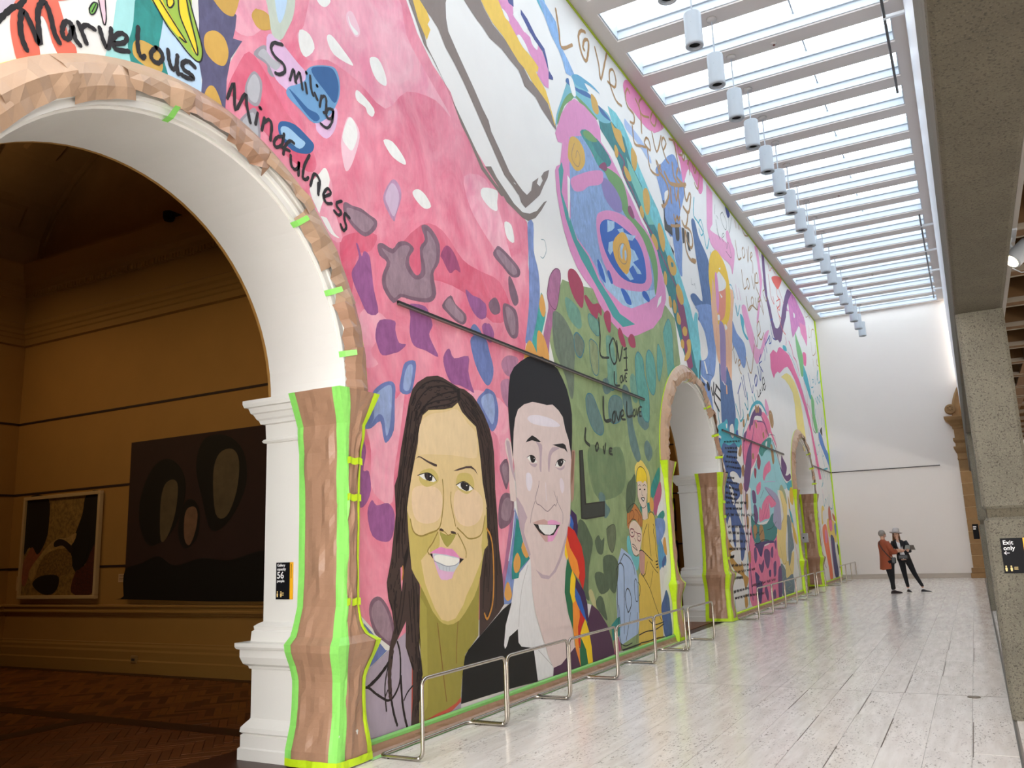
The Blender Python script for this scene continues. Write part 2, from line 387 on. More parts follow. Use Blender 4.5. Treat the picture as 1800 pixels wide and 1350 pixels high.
# right-hand hall: coffered ceiling
co = MB(); ZC = 4.45
co.box(4.985, 14, -7, YF-.28, ZC+.55, ZC+.7, coff)
for k in range(-3, 21):
    y = 1.6+1.5*k; co.box(4.985, 14, y, y+.22, ZC, ZC+.55, coff); co.box(4.985, 14, y-.03, y, ZC-.01, ZC+.05, coffr); co.box(4.985, 14, y+.22, y+.25, ZC-.01, ZC+.05, coffr)
for k in range(6): co.box(5.6+1.5*k, 5.82+1.5*k, -7, YF-.28, ZC+.002, ZC+.55, coff)
struct('ceiling_right', co)
rw = MB(); rw.box(13.9, 14.2, -7, YF, 0, 5.2); struct('wall_side_blocker', rw, mat('side_blocker', '8A7A62', .8))  # unseen wall added to block world light from the right

# ------------------------------------------------------------------ the dim galleries behind the arches
GX = -9.82
fg = MB(); fg.box(GX-.2, -.045, -7, YF, -.2, -.012)
floor_g = struct('floor_gallery', fg, woodd)
wood2 = mat('parquet_oak_dark', '5A2E14', .45, var=.2, vscale=9); wood3 = mat('parquet_oak_light', '85501F', .42, var=.2, vscale=9)
# herringbone blocks between dark border strips (first gallery only is close enough to tell them apart)
def inbay(x, y):
    if y > 8.5 or y < 2.2: return False
    if y > 5.97: return -9.7 < x < -.8
    return -9.7 < x < -.8
    return False
bw, bl = .082, .41; cand = []
ca = cos(pi/4); 
for i in range(-90, 90):
    for j in range(-40, 40):
        # herringbone lattice: pairs of blocks, one along u, one along v
        for kind in (0, 1):
            if kind == 0: cu, cv = i*bw+j*bl+bl/2, i*bw-j*bl+bw/2
            else: cu, cv = i*bw+j*bl+bl+bw/2, i*bw-j*bl+bw-bl/2
            x = (cu-cv)*ca-5; y = (cu+cv)*ca+5.5
            if inbay(x, y): cand.append((abs(x+1.2)*.5+abs(y-5), x, y, kind))
cand.sort()
hb = MB(); hb.box(-bl/2+.003, bl/2-.003, -bw/2+.003, bw/2-.003, -.02, 0)
blk0 = None
for d, x, y, k in cand[:300]:
    if blk0 is None: o = blk0 = hb.build('parquet_block', wood, floor_g)
    else: o = blk0.copy(); C.objects.link(o)
    o.location = (x, y, rnd.uniform(-.001, .001)); o.rotation_euler = (rnd.uniform(-.003, .003), rnd.uniform(-.002, .002), pi/4+(pi/2 if k else 0))
sm = MB()
for d, x, y, k in cand[300:]:
    a = pi/4+(pi/2 if k else 0); ux, uy = cos(a), sin(a); L, W_ = bl/2-.003, bw/2-.003; zz = rnd.uniform(-.001, .001)
    sm.poly([(x+sx*L*ux-sy*W_*uy, y+sx*L*uy+sy*W_*ux, zz) for sx, sy in ((-1, -1), (1, -1), (1, 1), (-1, 1))], rnd.choice((wood, wood2, wood3)))
sm.box(GX, -.3, 9, YF, -.02, 0, wood)
tag(sm.build('parquet_block', None, floor_g), kind='stuff')

for (xa, xb, ya, yb) in ((-9.6, -.95, 5.9, 6.13), (-4.0, -3.75, 1, 5.9), (-1.22, -.95, 1, 5.9), (-9.82, -.83, 8.33, 8.56), (-9.82, -9.6, 1, 8.4), (-.95, -.045, 1, 8.56)):
    b = MB(); b.box(xa, xb, ya, yb, -.02, .003); b.build('border_strip', woodd, floor_g)
def runner(b, prof, xa, xb, y, m=None):
    "moulding of profile (out, z) along x on a wall whose face is at y, facing -y"
    b.loft([[(x, y-o, z) for o, z in prof]+[(x, y+.02, prof[-1][1]), (x, y+.02, prof[0][1])] for x in (xa, xb)], m)
def runner_y(b, prof, ya, yb, x, m=None):
    b.loft([[(x+o, y, z) for o, z in prof]+[(x-.02, y, prof[-1][1]), (x-.02, y, prof[0][1])] for y in (ya, yb)], m)
BASE = [(0, 0), (.07, 0), (.07, .17), (.055, .19), (.055, .30), (.04, .33), (.04, .37), (.02, .40), (.02, .42), (0, .43)]
DADO = [(0, .80), (.02, .81), (.03, .84), (.05, .855), (.05, .875), (.035, .885), (.035, .925), (.055, .935), (.055, .955), (.03, .97), (0, .975)]
CORN = [(0, 5.36), (.05, 5.38), (.05, 5.48), (.07, 5.50), (.07, 5.56), (.09, 5.58), (.09, 5.64), (.12, 5.68), (.12, 5.75), (.10, 5.77), (.10, 6.18), (.14, 6.22), (.16, 6.30), (.20, 6.34), (.22, 6.42), (.30, 6.48), (.34, 6.62), (.36, 6.70), (.36, 6.74), (0, 6.76)]
for gi, y in enumerate((8.56, 20.34, 32.1)):
    b = MB(); b.box(GX, -WT-.03, y, y+.34, 0, 6.8); wg = struct('wall_gallery_end' if gi == 0 else 'wall_gallery_end_%d' % (gi+1), b, ochre)
    b = MB(); runner(b, BASE, GX, -WT-.03, y); b.build('baseboard', ochre2, wg)
    b = MB(); runner(b, DADO, GX, -WT-.03, y); b.build('dado_rail', ochre2, wg)
    b = MB(); runner(b, CORN, GX, -WT-.03, y)
    b.build('cornice', ochre2, wg)
    for z in (1.54, 2.77, 3.99):
        b = MB(); b.box(GX, -WT-.03, y-.008, y+.01, z-.018, z+.018); b.build('picture_rail', railm, wg)
    if gi == 0:
        b = MB()
        for k in range(120): b.box(GX+.4+.07*k, GX+.435+.07*k, y-.185, y-.1, 6.19, 6.27)
        tag(b.build('dentil', ochre2, wg), kind='stuff')
b = MB(); b.box(GX-.3, GX, -7, YF, 0, 6.8); wl = struct('wall_gallery_left', b, ochre)
for nm, pr in (('baseboard', BASE), ('dado_rail', DADO), ('cornice', CORN)):
    b = MB(); runner_y(b, pr, -7, 8.56, GX); b.build(nm, ochre2, wl)
for z in (1.54, 2.77, 3.99):
    b = MB(); b.box(GX-.01, GX+.008, -7, 8.56, z-.018, z+.018); b.build('picture_rail', railm, wl)
# coved vault with shallow ribs and panels
v = MB(); N = 14; cx, hw = (GX-WT)/2, (-WT-GX)/2
arc = [(cx-hw*.98*cos(pi*i/N), 6.74+2.6*sin(pi*i/N)) for i in range(N+1)]
v.loft([[(x, y, z) for x, z in arc]+[(x, y, z+.2) for x, z in arc[::-1]] for y in (-7, YF)], vaultm)
vo = struct('ceiling_gallery', v)
for y in [-4.4+1.62*k for k in range(9)]:
    b = MB(); b.loft([[(x, yy, z-.002) for x, z in arc]+[(x, yy, z-.09) for x, z in [(cx-hw*.96*cos(pi*i/N), 6.72+2.58*sin(pi*i/N)) for i in range(N+1)][::-1]] for yy in (y, y+.22)]); b.build('vault_rib', vaultm, vo)
    for i in range(1, N-1, 2):
        (xa, za), (xb, zb) = arc[i], arc[i+1]
        b = MB(); q = lambda t, yy, d: (xa+(xb-xa)*t, yy, za+(zb-za)*t-d)
        b.loft([[q(.2, y+.6, 0), q(.8, y+.6, 0), q(.8, y+1.2, 0), q(.2, y+1.2, 0)], [q(.25, y+.65, .06), q(.75, y+.65, .06), q(.75, y+1.15, .06), q(.25, y+1.15, .06)]]); b.build('vault_panel', vaultm, vo)
b = MB(); b.box(GX, -WT, -7.2, -7, 0, 9.6); struct('wall_gallery_blocker', b, ochre)  # unseen closing wall, added to keep the gallery dark
b = MB(); b.box(GX, -WT, 8.6, 8.9, 6.7, 9.5); b.box(GX, -WT, 20.36, 20.6, 6.7, 9.5); struct('wall_gallery_lunette', b, vaultm)
# added warm fill lamps, out of the frame, to brighten the galleries
for k, (x, y) in enumerate(((-3.4, 5.2), (-6.2, 5.0), (-8.6, 5.4), (-2.6, 17.6), (-3.0, 29.5))):
    e = empty('gallery_fill_lamp', (x, y, 6.3)); tag(e, 'small black fill lamp added out of view '+('above the large dark canvas', 'above the framed collage', 'in the dim corner of the first gallery', 'in the gallery behind the middle arch', 'in the gallery behind the farthest arch')[k], 'lamp', 'added gallery fill lamps')
    m_ = MB(); m_.lathe([(.0, .14), (.05, .14), (.06, 0), (.055, 0), (.045, .06), (.0, .06)], (x, y, 6.3)); wpart('lamp_head', m_, black, e)
    m_ = MB(); m_.tube([(x, y, 6.43), (x, y, 8.9)], .008, 6); wpart('stem', m_, black, e)
    ld = bpy.data.lights.new('gallery_fill_light', 'SPOT'); ld.energy = GALLERY_FILL*(1 if k < 3 else .7); ld.color = (1, .70, .34); ld.spot_size = radians(110); ld.spot_blend = 1; ld.shadow_soft_size = .12
    lo = bpy.data.objects.new('gallery_fill_light', ld); C.objects.link(lo); lo.location = (x, y, 6.28)
    ud = bpy.data.lights.new('vault_fill_light', 'SPOT'); ud.energy = GALLERY_FILL*.5; ud.color = (1, .70, .36); ud.spot_size = radians(150); ud.spot_blend = 1; ud.shadow_soft_size = .15  # added upward fill that lightens the vault
    uo = bpy.data.objects.new('vault_fill_light', ud); C.objects.link(uo); uo.location = (x, y+.25, 6.5); uo.rotation_euler = (pi, 0, 0)
    d = Vector((0, 1, -1.2)) if k < 3 else Vector((.2, .8, -1)); lo.rotation_euler = d.to_track_quat('-Z', 'Y').to_euler()
# pictures on the gallery end wall
def frame(e, x0, x1, z0, z1, y, fw_, d, m):
    for a, b_, c_, d_ in ((x0, x1, z0, z0+fw_), (x0, x1, z1-fw_, z1), (x0, x0+fw_, z0+fw_, z1-fw_), (x1-fw_, x1, z0+fw_, z1-fw_)):
        b = MB(); b.box(a, b_, y-d, y, c_, d_, bev=.006); wpart('frame_rail', b, m, e)
YG = 8.56
e = empty('framed_collage', (-8.42, YG-.05, 1.06)); tag(e, 'pale framed brown and black figurative collage on the dim gallery wall, left picture', 'picture')
frame(e, -9.40, -7.42, 1.06, 2.71, YG-.02, .055, .07, mat('pale_wood_frame', 'C2A678', .5))
b = MB(); b.box(-9.35, -7.47, YG-.05, YG-.03, 1.11, 2.66); wpart('backing', b, mat('collage_ground', '8A6A34', .7, var=.55, vscale=16), e)
def patch(nm, col, pts, dy, e, x0, z0, W_, H_, var=0, vs=14, y=YG-.05):
    b = MB(); P = smooth([(x0+W_*a, z0+H_*b_) for a, b_ in pts], True)
    n = len(P); b.loft([[(x, y-dy+.001, z) for x, z in P], [(x, y-dy-.0004, z) for x, z in P]])
    wpart(nm, b, mat('pic_'+col, col, .65, var=var, vscale=vs), e)
def smooth(pts, closed, k=4):
    n = len(pts); out = []
    R = range(n) if closed else range(n-1)
    for i in R:
        if closed: p0, p1, p2, p3 = pts[i-1], pts[i], pts[(i+1) % n], pts[(i+2) % n]
        else: p0, p1, p2, p3 = pts[max(i-1, 0)], pts[i], pts[i+1], pts[min(i+2, n-1)]
        for j in range(k):
            t = j/k; t2 = t*t; t3 = t2*t
            out.append(tuple(.5*((2*p1[d])+(-p0[d]+p2[d])*t+(2*p0[d]-5*p1[d]+4*p2[d]-p3[d])*t2+(-p0[d]+3*p1[d]-3*p2[d]+p3[d])*t3) for d in (0, 1)))
    if not closed: out.append(pts[-1])
    return out
A = (e, -9.35, 1.11, 1.88, 1.55)
patch('paint_patch', '0E0806', [(0, .45), (.08, .5), (.2, .42), (.3, .55), (.33, .7), (.3, 1), (0, 1)], .001, *A)
patch('paint_patch', '0B0705', [(.78, .2), (.85, .3), (1, .5), (1, 1), (.82, 1), (.78, .8), (.68, .55), (.66, .35)], .001, *A)
patch('paint_patch', '8A4E34', [(0, .3), (.05, .42), (.12, .5), (.2, .42), (.28, .48), (.12, .25), (.05, .1), (0, .15)], .002, *A, .3)
patch('paint_patch', 'A5834A', [(.1, .25), (.25, .42), (.42, .56), (.6, .58), (.72, .62), (.66, .5), (.45, .45), (.3, .35), (.15, .15)], .003, *A, .35)
patch('paint_patch', '7C5C2C', [(.2, .2), (.3, .4), (.5, .47), (.66, .42), (.68, .25), (.55, .2), (.35, .18)], .004, *A, .6, 30)
patch('paint_patch', '120907', [(.16, .12), (.28, .2), (.5, .2), (.52, .1), (.45, .02), (.3, .02)], .005, *A)
patch('paint_patch', '1A0C0A', [(.43, .54), (.5, .57), (.6, .54), (.7, .46), (.66, .42), (.55, .5), (.44, .49)], .006, *A)
patch('paint_patch', '4A1C10', [(.7, .03), (.98, .03), (.98, .5), (.86, .3), (.75, .25)], .002, *A, .6, 40)
patch('paint_patch', '0C0806', [(.7, .3), (.8, .5), (.78, .62), (.9, .55), (.86, .35), (.78, .25)], .007, *A)
# the large dark canvas: a plain soft stand-in of the same size and colours
e = empty('large_dark_canvas', (-5.2, YG-.05, 1.05)); tag(e, 'large unframed dark brown canvas with soft pale vertical patches on the dim gallery wall', 'painting')
b = MB(); b.box(-6.76, -3.15, YG-.07, YG-.01, 1.05, 3.40); wpart('canvas', b, mat('canvas_brown', '2E1712', .75, var=.12, vscale=3), e)
A = (e, -6.76, 1.05, 3.61, 2.35)
patch('paint_patch', '070504', [(.0, .02), (.0, .18), (.1, .22), (.2, .26), (.3, .2), (.45, .24), (.6, .22), (.78, .27), (.9, .2), (1, .2), (1, .0), (.02, .0)], .022, *A)
patch('paint_patch', '0A0604', [(.07, .5), (.09, .7), (.16, .84), (.25, .86), (.33, .76), (.34, .6), (.27, .4), (.14, .33)], .021, *A)
patch('paint_patch', '0A0604', [(.44, .96), (.56, .97), (.66, .86), (.68, .66), (.6, .46), (.5, .4), (.44, .6), (.4, .8)], .021, *A)
patch('paint_patch', '0A0604', [(.31, .4), (.33, .55), (.38, .6), (.43, .52), (.42, .36), (.35, .3)], .022, *A)
patch('paint_patch', '5E5038', [(.2, .58), (.22, .7), (.27, .73), (.3, .68), (.29, .52), (.25, .38), (.21, .36)], .023, *A, .25, 4)
patch('paint_patch', '5E5038', [(.5, .74), (.53, .86), (.6, .88), (.64, .8), (.63, .62), (.58, .48), (.52, .5)], .023, *A, .25, 4)
patch('paint_patch', '7A5A44', [(.345, .48), (.36, .54), (.4, .55), (.42, .5), (.41, .4), (.38, .32), (.35, .36)], .024, *A, .25, 4)
for x0, x1, z0, z1, l in ((-9.56, -9.43, 1.19, 1.42, 'pale rectangular wall label left of the framed collage'), (-6.99, -6.84, 1.30, 1.42, 'small pale wall label between the framed collage and the large dark canvas')):
    e = empty('wall_label', (x0, YG, z0)); tag(e, l, 'label')
    b = MB(); b.box(x0, x1, YG-.006, YG, z0, z1); wpart('card', b, mat('label_card', 'C8A578', .6), e)
    for k in range(4):
        b = MB(); b.box(x0+.02, x1-.03-.02*(k % 2), YG-.0075, YG-.005, z1-.025-.022*k, z1-.018-.022*k); wpart('text_line', b, mat('label_ink', '6A4E34', .7), e)
e = empty('power_outlet', (-6.46, YG-.06, .2)); tag(e, 'small power outlet on the gallery skirting board', 'outlet')
b = MB(); b.box(-6.53, -6.40, YG-.085, YG-.05, .15, .25, bev=.006); wpart('plate', b, mat('outlet', '9A7A48', .5), e)
b = MB(); b.box(-6.50, -6.43, YG-.089, YG-.08, .18, .215); wpart('socket', b, dark, e)
e = empty('security_camera', (-5.7, YG-.34, 6.72)); tag(e, 'small dark security camera on the gallery cornice', 'camera')
b = MB(); b.lathe([(0, .02), (.07, .02), (.09, .07), (.09, .15), (.0, .15)], (-5.7, YG-.42, 6.66), 14); wpart('dome', b, blackh, e)
b = MB(); b.box(-5.73, -5.67, YG-.44, YG-.02, 6.80, 6.84); wpart('bracket', b, dark, e)
# pictures glimpsed in the second gallery
for x, z0, z1, l in ((-3.05, 1.85, 2.65, 'dark picture glimpsed through the second arch, upper one'), (-3.05, .95, 1.62, 'dark picture glimpsed through the second arch, lower one')):
    e = empty('dark_picture', (x, 20.3, z0)); tag(e, l, 'picture')
    b = MB(); b.box(x, x+1.1, 20.28, 20.33, z0, z1); wpart('canvas', b, mat('canvas_brown', '2E1712'), e)
    frame(e, x, x+1.1, z0, z1, 20.30, .05, .06, dark)

# ------------------------------------------------------------------ masking paper and tape
def crumple(s, t, seed, amp):
    a = noise.noise(Vector((s*2.2+seed, t*1.6, seed*.7))); b = abs(noise.noise(Vector((s*3.1-seed, t*2.3+seed, .3))))
    return amp*(a*.7+b*.9)
def sheet(b, rings, m=None): b.loft(rings, m, closed=False, cap=False)
def arch_cover(yc, label, seed):
    rr = random.Random(seed)
    e = empty('masking_paper', (0, yc, ZS)); tag(e, label, 'masking paper')
    a = radians(-1); k = 0
    AP2 = [(AR, .035), (AR+.05, .05), (AR+.15, .062), (AR+.225, .066), (AR+.25, .04), (AR+.285, .008), (2.0, 0)]
    def apx(r_):
        for (r0, x0_), (r1_, x1_) in zip(AP2, AP2[1:]):
            if r0 <= r_ <= r1_: return x0_+(x1_-x0_)*(r_-r0)/(r1_-r0)
        return .035
    while a < radians(179):
        da = radians(rr.uniform(10, 17)); a1 = min(a+da+radians(1.5), radians(182))
        rin = rr.uniform(1.645, 1.685) if a > radians(62) else rr.choice((1.63, 1.64, 1.66, 1.74))
        rin2 = rin+rr.uniform(-.03, .06); fold = rr.uniform(.01, .07)*rr.choice((-1, 1)); nT, nR = 6, 4; rings = []
        lift = rr.uniform(.02, .055)
        for i in range(nT+1):
            t = i/nT; ang = a+(a1-a)*t; ring = []
            ri = rin+(rin2-rin)*t + .045*abs(noise.noise(Vector((ang*7, seed, k)))) 
            for j in range(nR+1):
                u = j/nR; r_ = 1.955+(ri-1.955)*u
                x = apx(r_)+.010 + min(1, u*2.2)*(.008 + max(0, crumple(ang*2.8, u*.9, seed+k*3.1, .055)) + .5*abs(fold)*abs(t-.45)*(1 if u < .9 else .6) + (.018 if i % 2 else 0)*u)
                if r_ < 1.66: x -= .03
                ring.append((x, yc+r_*cos(ang), ZS+.02+r_*sin(ang)))
            rings.append(ring)
        b = MB(); sheet(b, rings); wpart('paper_sheet', b, paper if rr.random() < .8 else paper2, e, recalc=False)
        a += da; k += 1
    # thin tape on the outer edge
    b = MB(); N = 60
    b.loft([[(x, yc+r_*cos(pi*i/N), ZS+r_*sin(pi*i/N)) for r_, x in ((1.972, .001), (1.972, .009), (1.945, .012), (1.945, .004))] for i in range(N+1)], closed=True)
    wpart('edge_tape', b, ytape, e)
    for ang in (98, 50, 29, 13):
        t = radians(ang+rr.uniform(-2, 2)); b = MB(); r0 = 1.60; r1 = 1.70
        p = lambda r_, x, d: (x, yc+r_*cos(t)-d*sin(t), ZS+r_*sin(t)+d*cos(t))
        b.loft([[p(r1, .14, -.022), p(r1, .14, .022)], [p(1.645, .06, -.025), p(1.645, .06, .025)], [p(1.632, .0, -.025), p(1.632, .0, .025)]], closed=False, cap=False)
        wpart('tape_tab', b, gtape if yc < 10 else ytape, e)
    return e
arch_cover(ARCH[0], 'crumpled brown masking paper taped around the nearest, largest arch', 3)
arch_cover(ARCH[1], 'crumpled brown masking paper taped around the middle arch', 11)
arch_cover(ARCH[2], 'crumpled brown masking paper taped around the farthest arch', 23)

# wrapped piers. WP: (z, offset towards the opening, offset towards the mural, offset from the wall)
WP = [(.012, .15, .10, .085), (.12, .148, .09, .085), (.20, .125, .08, .075), (.30, .095, .065, .06), (.42, .08, .055, .055), (.62, .075, .05, .055), (.72, .10, .09, .07), (.85, .165, .15, .11), (.915, .18, .18, .125), (.94, .12, .09, .09), (1.05, .075, .01, .06), (1.2, .03, -.01, .045),
      (1.5, .02, -.01, .04), (1.9, .02, 0, .04), (2.2, .025, .005, .04), (2.45, .03, .02, .045), (2.6, .055, .055, .06), (2.64, .04, .035, .055), (2.75, .085, .09, .08), (2.88, .14, .15, .105), (2.95, .17, .185, .115)]
def wprof(z, k):
    for i in range(len(WP)-1):
        if WP[i][0] <= z <= WP[i+1][0]:
            t = (z-WP[i][0])/(WP[i+1][0]-WP[i][0]); t = t*t*(3-2*t) if WP[i+1][0]-WP[i][0] > .2 else t
            return WP[i][k]*(1-t)+WP[i+1][k]*t
    return WP[-1][k]
def pier_wrap(yc, side, label, seed, tape, xin=-.42):
    yj = yc+side*AR; e = empty('pier_wrap', (0, yj, 0)); tag(e, label, 'masking paper')
    zs = [.012+2.938*i/52 for i in range(53)]
    def P(z, s):   # s 0..1 along reveal face (from xin to the corner), 1..2 across the front, 2..2.2 return to the wall
        d1, d2, dx = wprof(z, 1)+.008, wprof(z, 2), wprof(z, 3)+.012
        if s <= 1: return Vector((xin+(dx-xin)*s, yj-side*d1, z)), Vector((0, -side, 0))
        if s <= 2: return Vector((dx, yj-side*d1+side*(d1+.16+d2)*(s-1), z)), Vector((1, 0, 0))
        return Vector((dx*(1-(s-2)*5)+.004, yj+side*(.16+d2), z)), Vector((0, side, 0))
    def strip(s0, s1, n, off, amp, z0=.0, z1=2.96):
        rings = []
        for z in zs:
            if z < z0-.001 or z > z1+.001: continue
            ring = []
            for j in range(n+1):
                s = s0+(s1-s0)*j/n; p, nn = P(z, s)
                edge = min(1, min(abs(s), abs(s-1), abs(s-2))*4)
                q = amp*edge*max(0, crumple(s*2.0+z*.9, z*1.5-s*1.6, seed+int(s-.001), .030)+.004)
                ring.append(p+nn*(off+q))
            rings.append(ring)
        b = MB(); sheet(b, rings); return b
    if xin < 0: wpart('paper_sheet', strip(0, 1, 10, 0, 1), paper2, e, recalc=False)
    wpart('paper_sheet', strip(1, 2, 8, 0, 1), paper2, e, recalc=False)
    b = strip(2, 2.2, 2, 0, 0); wpart('paper_return', b, paper, e)
    b = strip(.85, 1.0, 3, .004, 1); wpart('corner_tape', b, tape, e)
    b = strip(1.0, 1.2, 3, .004, 1); wpart('corner_tape', b, tape, e)
    if xin < 0: b = strip(-.01, .13, 2, .004, 1); wpart('edge_tape', b, tape, e)
    b = strip(1.84 if side > 0 else 1.92, 2.0, 2, .005, 1); wpart('edge_tape', b, ytape, e)
    b = strip(2.0, 2.2, 2, .003, 0); wpart('edge_tape', b, ytape, e)
    for z in (2.36, 2.06, 1.23, .5):
        if seed > 40 and z > .6: continue
        d1, d2, dx = wprof(z, 1)+.008, wprof(z, 2), wprof(z, 3)+.034
        b = MB(); n = 6
        b.loft([[(dx+.004*sin(j*2.1), yj-side*d1+side*(d1+.16+d2)*(.08+.9*j/n), z+hh+.006*sin(j*1.7)) for j in range(n+1)] for hh in (-.028, .028)], closed=False, cap=False)
        if z != .5: wpart('cross_tape', b, ytape, e)
    # tape along the floor and the top
    b = strip(0 if xin < 0 else 1, 2, 14, .010, 1, .0, .07); wpart('floor_tape', b, ytape, e)
    return e
pier_wrap(ARCH[0], 1, 'brown paper and green tape wrapping the pier of the nearest arch', 5, gtape)
pier_wrap(ARCH[1], 1, 'brown paper with yellow-green tape wrapping the far pier of the middle arch', 17, ytape)
pier_wrap(ARCH[1], -1, 'narrow paper wrap with ragged yellow-green tape on the near pier of the middle arch', 44, ytape, -.1)
pier_wrap(ARCH[2], 1, 'brown paper wrapping the far pier of the farthest arch', 29, ytape)
pier_wrap(ARCH[2], -1, 'narrow paper wrap with yellow-green tape on the near pier of the farthest arch', 51, ytape, -.1)

# masked skirting below the mural
gt2 = mat('green_tape_floor', 'A6E08A', .5, var=.05, vscale=25)
for (ya, yb, l, far) in ((5.62, 13.62, 'brown paper and green tape masking the foot of the near mural wall', 0), (17.44, 25.40, 'brown paper and yellow-green tape masking the foot of the mural wall between the middle and farthest arches', 1), (29.24, YF, 'brown paper and yellow-green tape masking the foot of the last stretch of mural wall', 1)):
    e = empty('masked_skirting', (0, ya, 0)); tag(e, l, 'masking paper'); n = int((yb-ya)*9)
    ys = [ya+(yb-ya)*i/n for i in range(n+1)]
    b = MB(); b.box(.0, .028, ya, yb, 0, .10); wpart('skirting_board', b, mat('skirting_stone', 'B9AEA2', .5), e)
    b = MB(); b.loft([[(.016, y, .125), (.034, y, .110), (.036+.004*nz(y*3, 1), y, .085)] for y in ys], closed=False, cap=False); wpart('wall_tape', b, ytape if far else mat('green_tape_dull', '7FBE62', .5, var=.06, vscale=20), e)
    b = MB(); b.loft([[(.032, y, .09), (.040+.012*nz(y*5, 2), y, .06), (.045+.016*nz(y*6, 5), y, .03), (.075+.01*nz(y*4, 7), y, .006)] for y in ys], closed=False, cap=False); wpart('paper_strip', b, paper2, e)
    b = MB(); b.loft([[(.07, y, .008), (.07+.055+.006*nz(y*2, 9), y, .003)] for y in ys], closed=False, cap=False); wpart('floor_tape', b, ytape if far else gt2, e)
# tape along the top of the mural and down the far corner
e = empty('edge_masking_tape', (0, 10, HZ)); tag(e, 'thin yellow-green masking tape edging the top and far end of the mural', 'tape')
b = MB(); b.box(0, .012, -4, YF, HZ-.05, HZ-.004); wpart('top_tape', b, mat('olive_tape', 'A9BE1E', .5), e)
b = MB(); b.box(.0, .05, YF-.012, YF, .1, HZ-.05); wpart('corner_tape', b, ytape, e)
# hanging rails: dark strips with the shade of their recessed slots painted in
rl = mat('slot_shade', '171312', .5); ra = mat('rail_lip', '6A5F58', .4)
for i, (ya, yb) in enumerate(((6.16, 12.93), (17.80, 24.5), (29.15, YF))):
    b = MB(); b.box(0, .024, ya, yb, 3.895, 3.925); o = struct('trim_%d' % (i+1), b, rl)
    b = MB(); b.box(0, .034, ya, yb, 3.885, 3.896); b.build('lip', ra, o)
b = MB(); b.box(.05, 3.70, YF-.02, YF, 3.895, 3.92); o = struct('trim_4', b, rl)
b = MB(); b.box(.05, 3.70, YF-.028, YF, 3.885, 3.896); b.build('lip', mat('rail_lip_w', '8E8782', .5), o)

# ------------------------------------------------------------------ the mural: flat paint on the wall, metres stored in 4 mm steps (y, z), first point absolute, then steps
PAL = dict(kv.split(':') for kv in '''pk:DD6A86 pkl:E88EA8 pkd:D5506E wht:EDECE8 wh2:E6E3DE pkp:F0C6D2 stg:9A949C stl:B4B4BA mus:CFA44E mint:C6CFC0 lbl:BCD6EE blu:6C9CC8 blk2:2F5E94 bll:9CC2E2 lav:DDB6D8 pur2:B98FB0 purl:CDB4CC stp:7F6272 stq:9A808C pur:985B90 pmg:A04C74 stpp:B5809C bls:6C7CAC blv:6D7CB2 bll2:98AAD2 org:E4705C ltt:A4DADA teal:2F8C86 mus2:CBA352 nvp:5C5878 grn:9CBC48 yel:F2D22E blk:231F20 grn2:74B050 char:272224 lavg:C8BCCB brn:857770 brn2:82766E yel2:E9C14C hpk:DC90BE dbl:3E4888 tl2:56AABE skb:86AEDC gfd:7E9468 gfl:A3B681 gfk:66805C ggy:6F7C6B gte:6F9C88 tlk:3F7A88 gol:8B9870 gtb:5FA195 gsl:65817E gdk:55664E ggd:6B765A gln:46543F gpl:BDB985 rose:B95A7E blv2:7E92C4 teal2:48A79E orb:DDA354 mve:AC7093 mvk:7A4A66 cyn:74C4CC dtl:357F82 gtl:76BDAE mrn:8A4468 sk2:76B6C4 grn3:6F9C60 sk3:5CA0C0 dbl2:3C68A0 blf:8CA8D2 lbl2:A8C8E2 teal3:45958E prl:8C7EB4 ylc:D8AE54 ylk:A98A66 ryl:3164B8 yl3:DFAC4A tl4:4A9C9A red2:A33E58 ltr:3A3E38 ltk:2B2924 ylh:EAD06A fac:E3CDBB hro:BF7C42 hrk:6A3A24 rdk:7A2038 tlq:6EC0C4 lbj:A9BEDC yej:DFBE54 ros2:C49488 slb:7996CA skb2:5CA0CA nav2:48639C hair:463732 nck:9B9142 nckl:AAA04C nckd:8A6A34 lavc:ADA0B0 redn:C85844 ol:CAB768 skn:E0C692 skl:E6CDA2 skp:E8CCA8 olg:CDB96E oll:A08A48 old:A8A050 brk:4A3A38 eyw:F2F1EC lipp:E491C0 lipl:E2B4D4 teeg:C9D0D8 teew:F0EFE6 lin:9AA0AE hbk:221A18 gld:C4883A fac2:DECBC6 shd:BFA9B2 br2:B08A78 br3:8A6454 bk2:202024 skw:E6DEE6 skw2:E4D6DC lns:8E7A80 lpb:CFA8A0 lpk:EBA4CE bk3:131312 shw:E3E3E3 gr2:A9A6A4 prp:52304C prp2:3A2050 rd3:D0281C or3:F59432 ye3:FAD022 gr3:25704A slb2:52709F pea:E9B692 yhr:EDC131 pco:E28C74 prl2:9680AC pkf:EAA2C6 pk4:E284B0 skf:A9BEE2 cyn2:4CAFC0 prs:6E4A7A cor:E8665A mgp:BE6CB0 hp2:EC6CA0 yl4:F0DC84 tlm:45AEBE gr4:7CC07C ryl2:5A8AD0 gbr:AE8656 orc:F07A4A rbr:C86A50 nav3:3A3C70 gr5:9C9088 rlb:2F4EA4 chl:45413E grl:3C5034 pk5:E8709C grw:D8D0C4 ltc:9FD6DC lvs:C8B4D8 dvb:4C3E72 mus3:C29448 lvg:A9A6C4 tlg:3E8A88 ylp:EED68A gsg:A9B28A drk:70848E lpb2:CFA8A0'''.split())
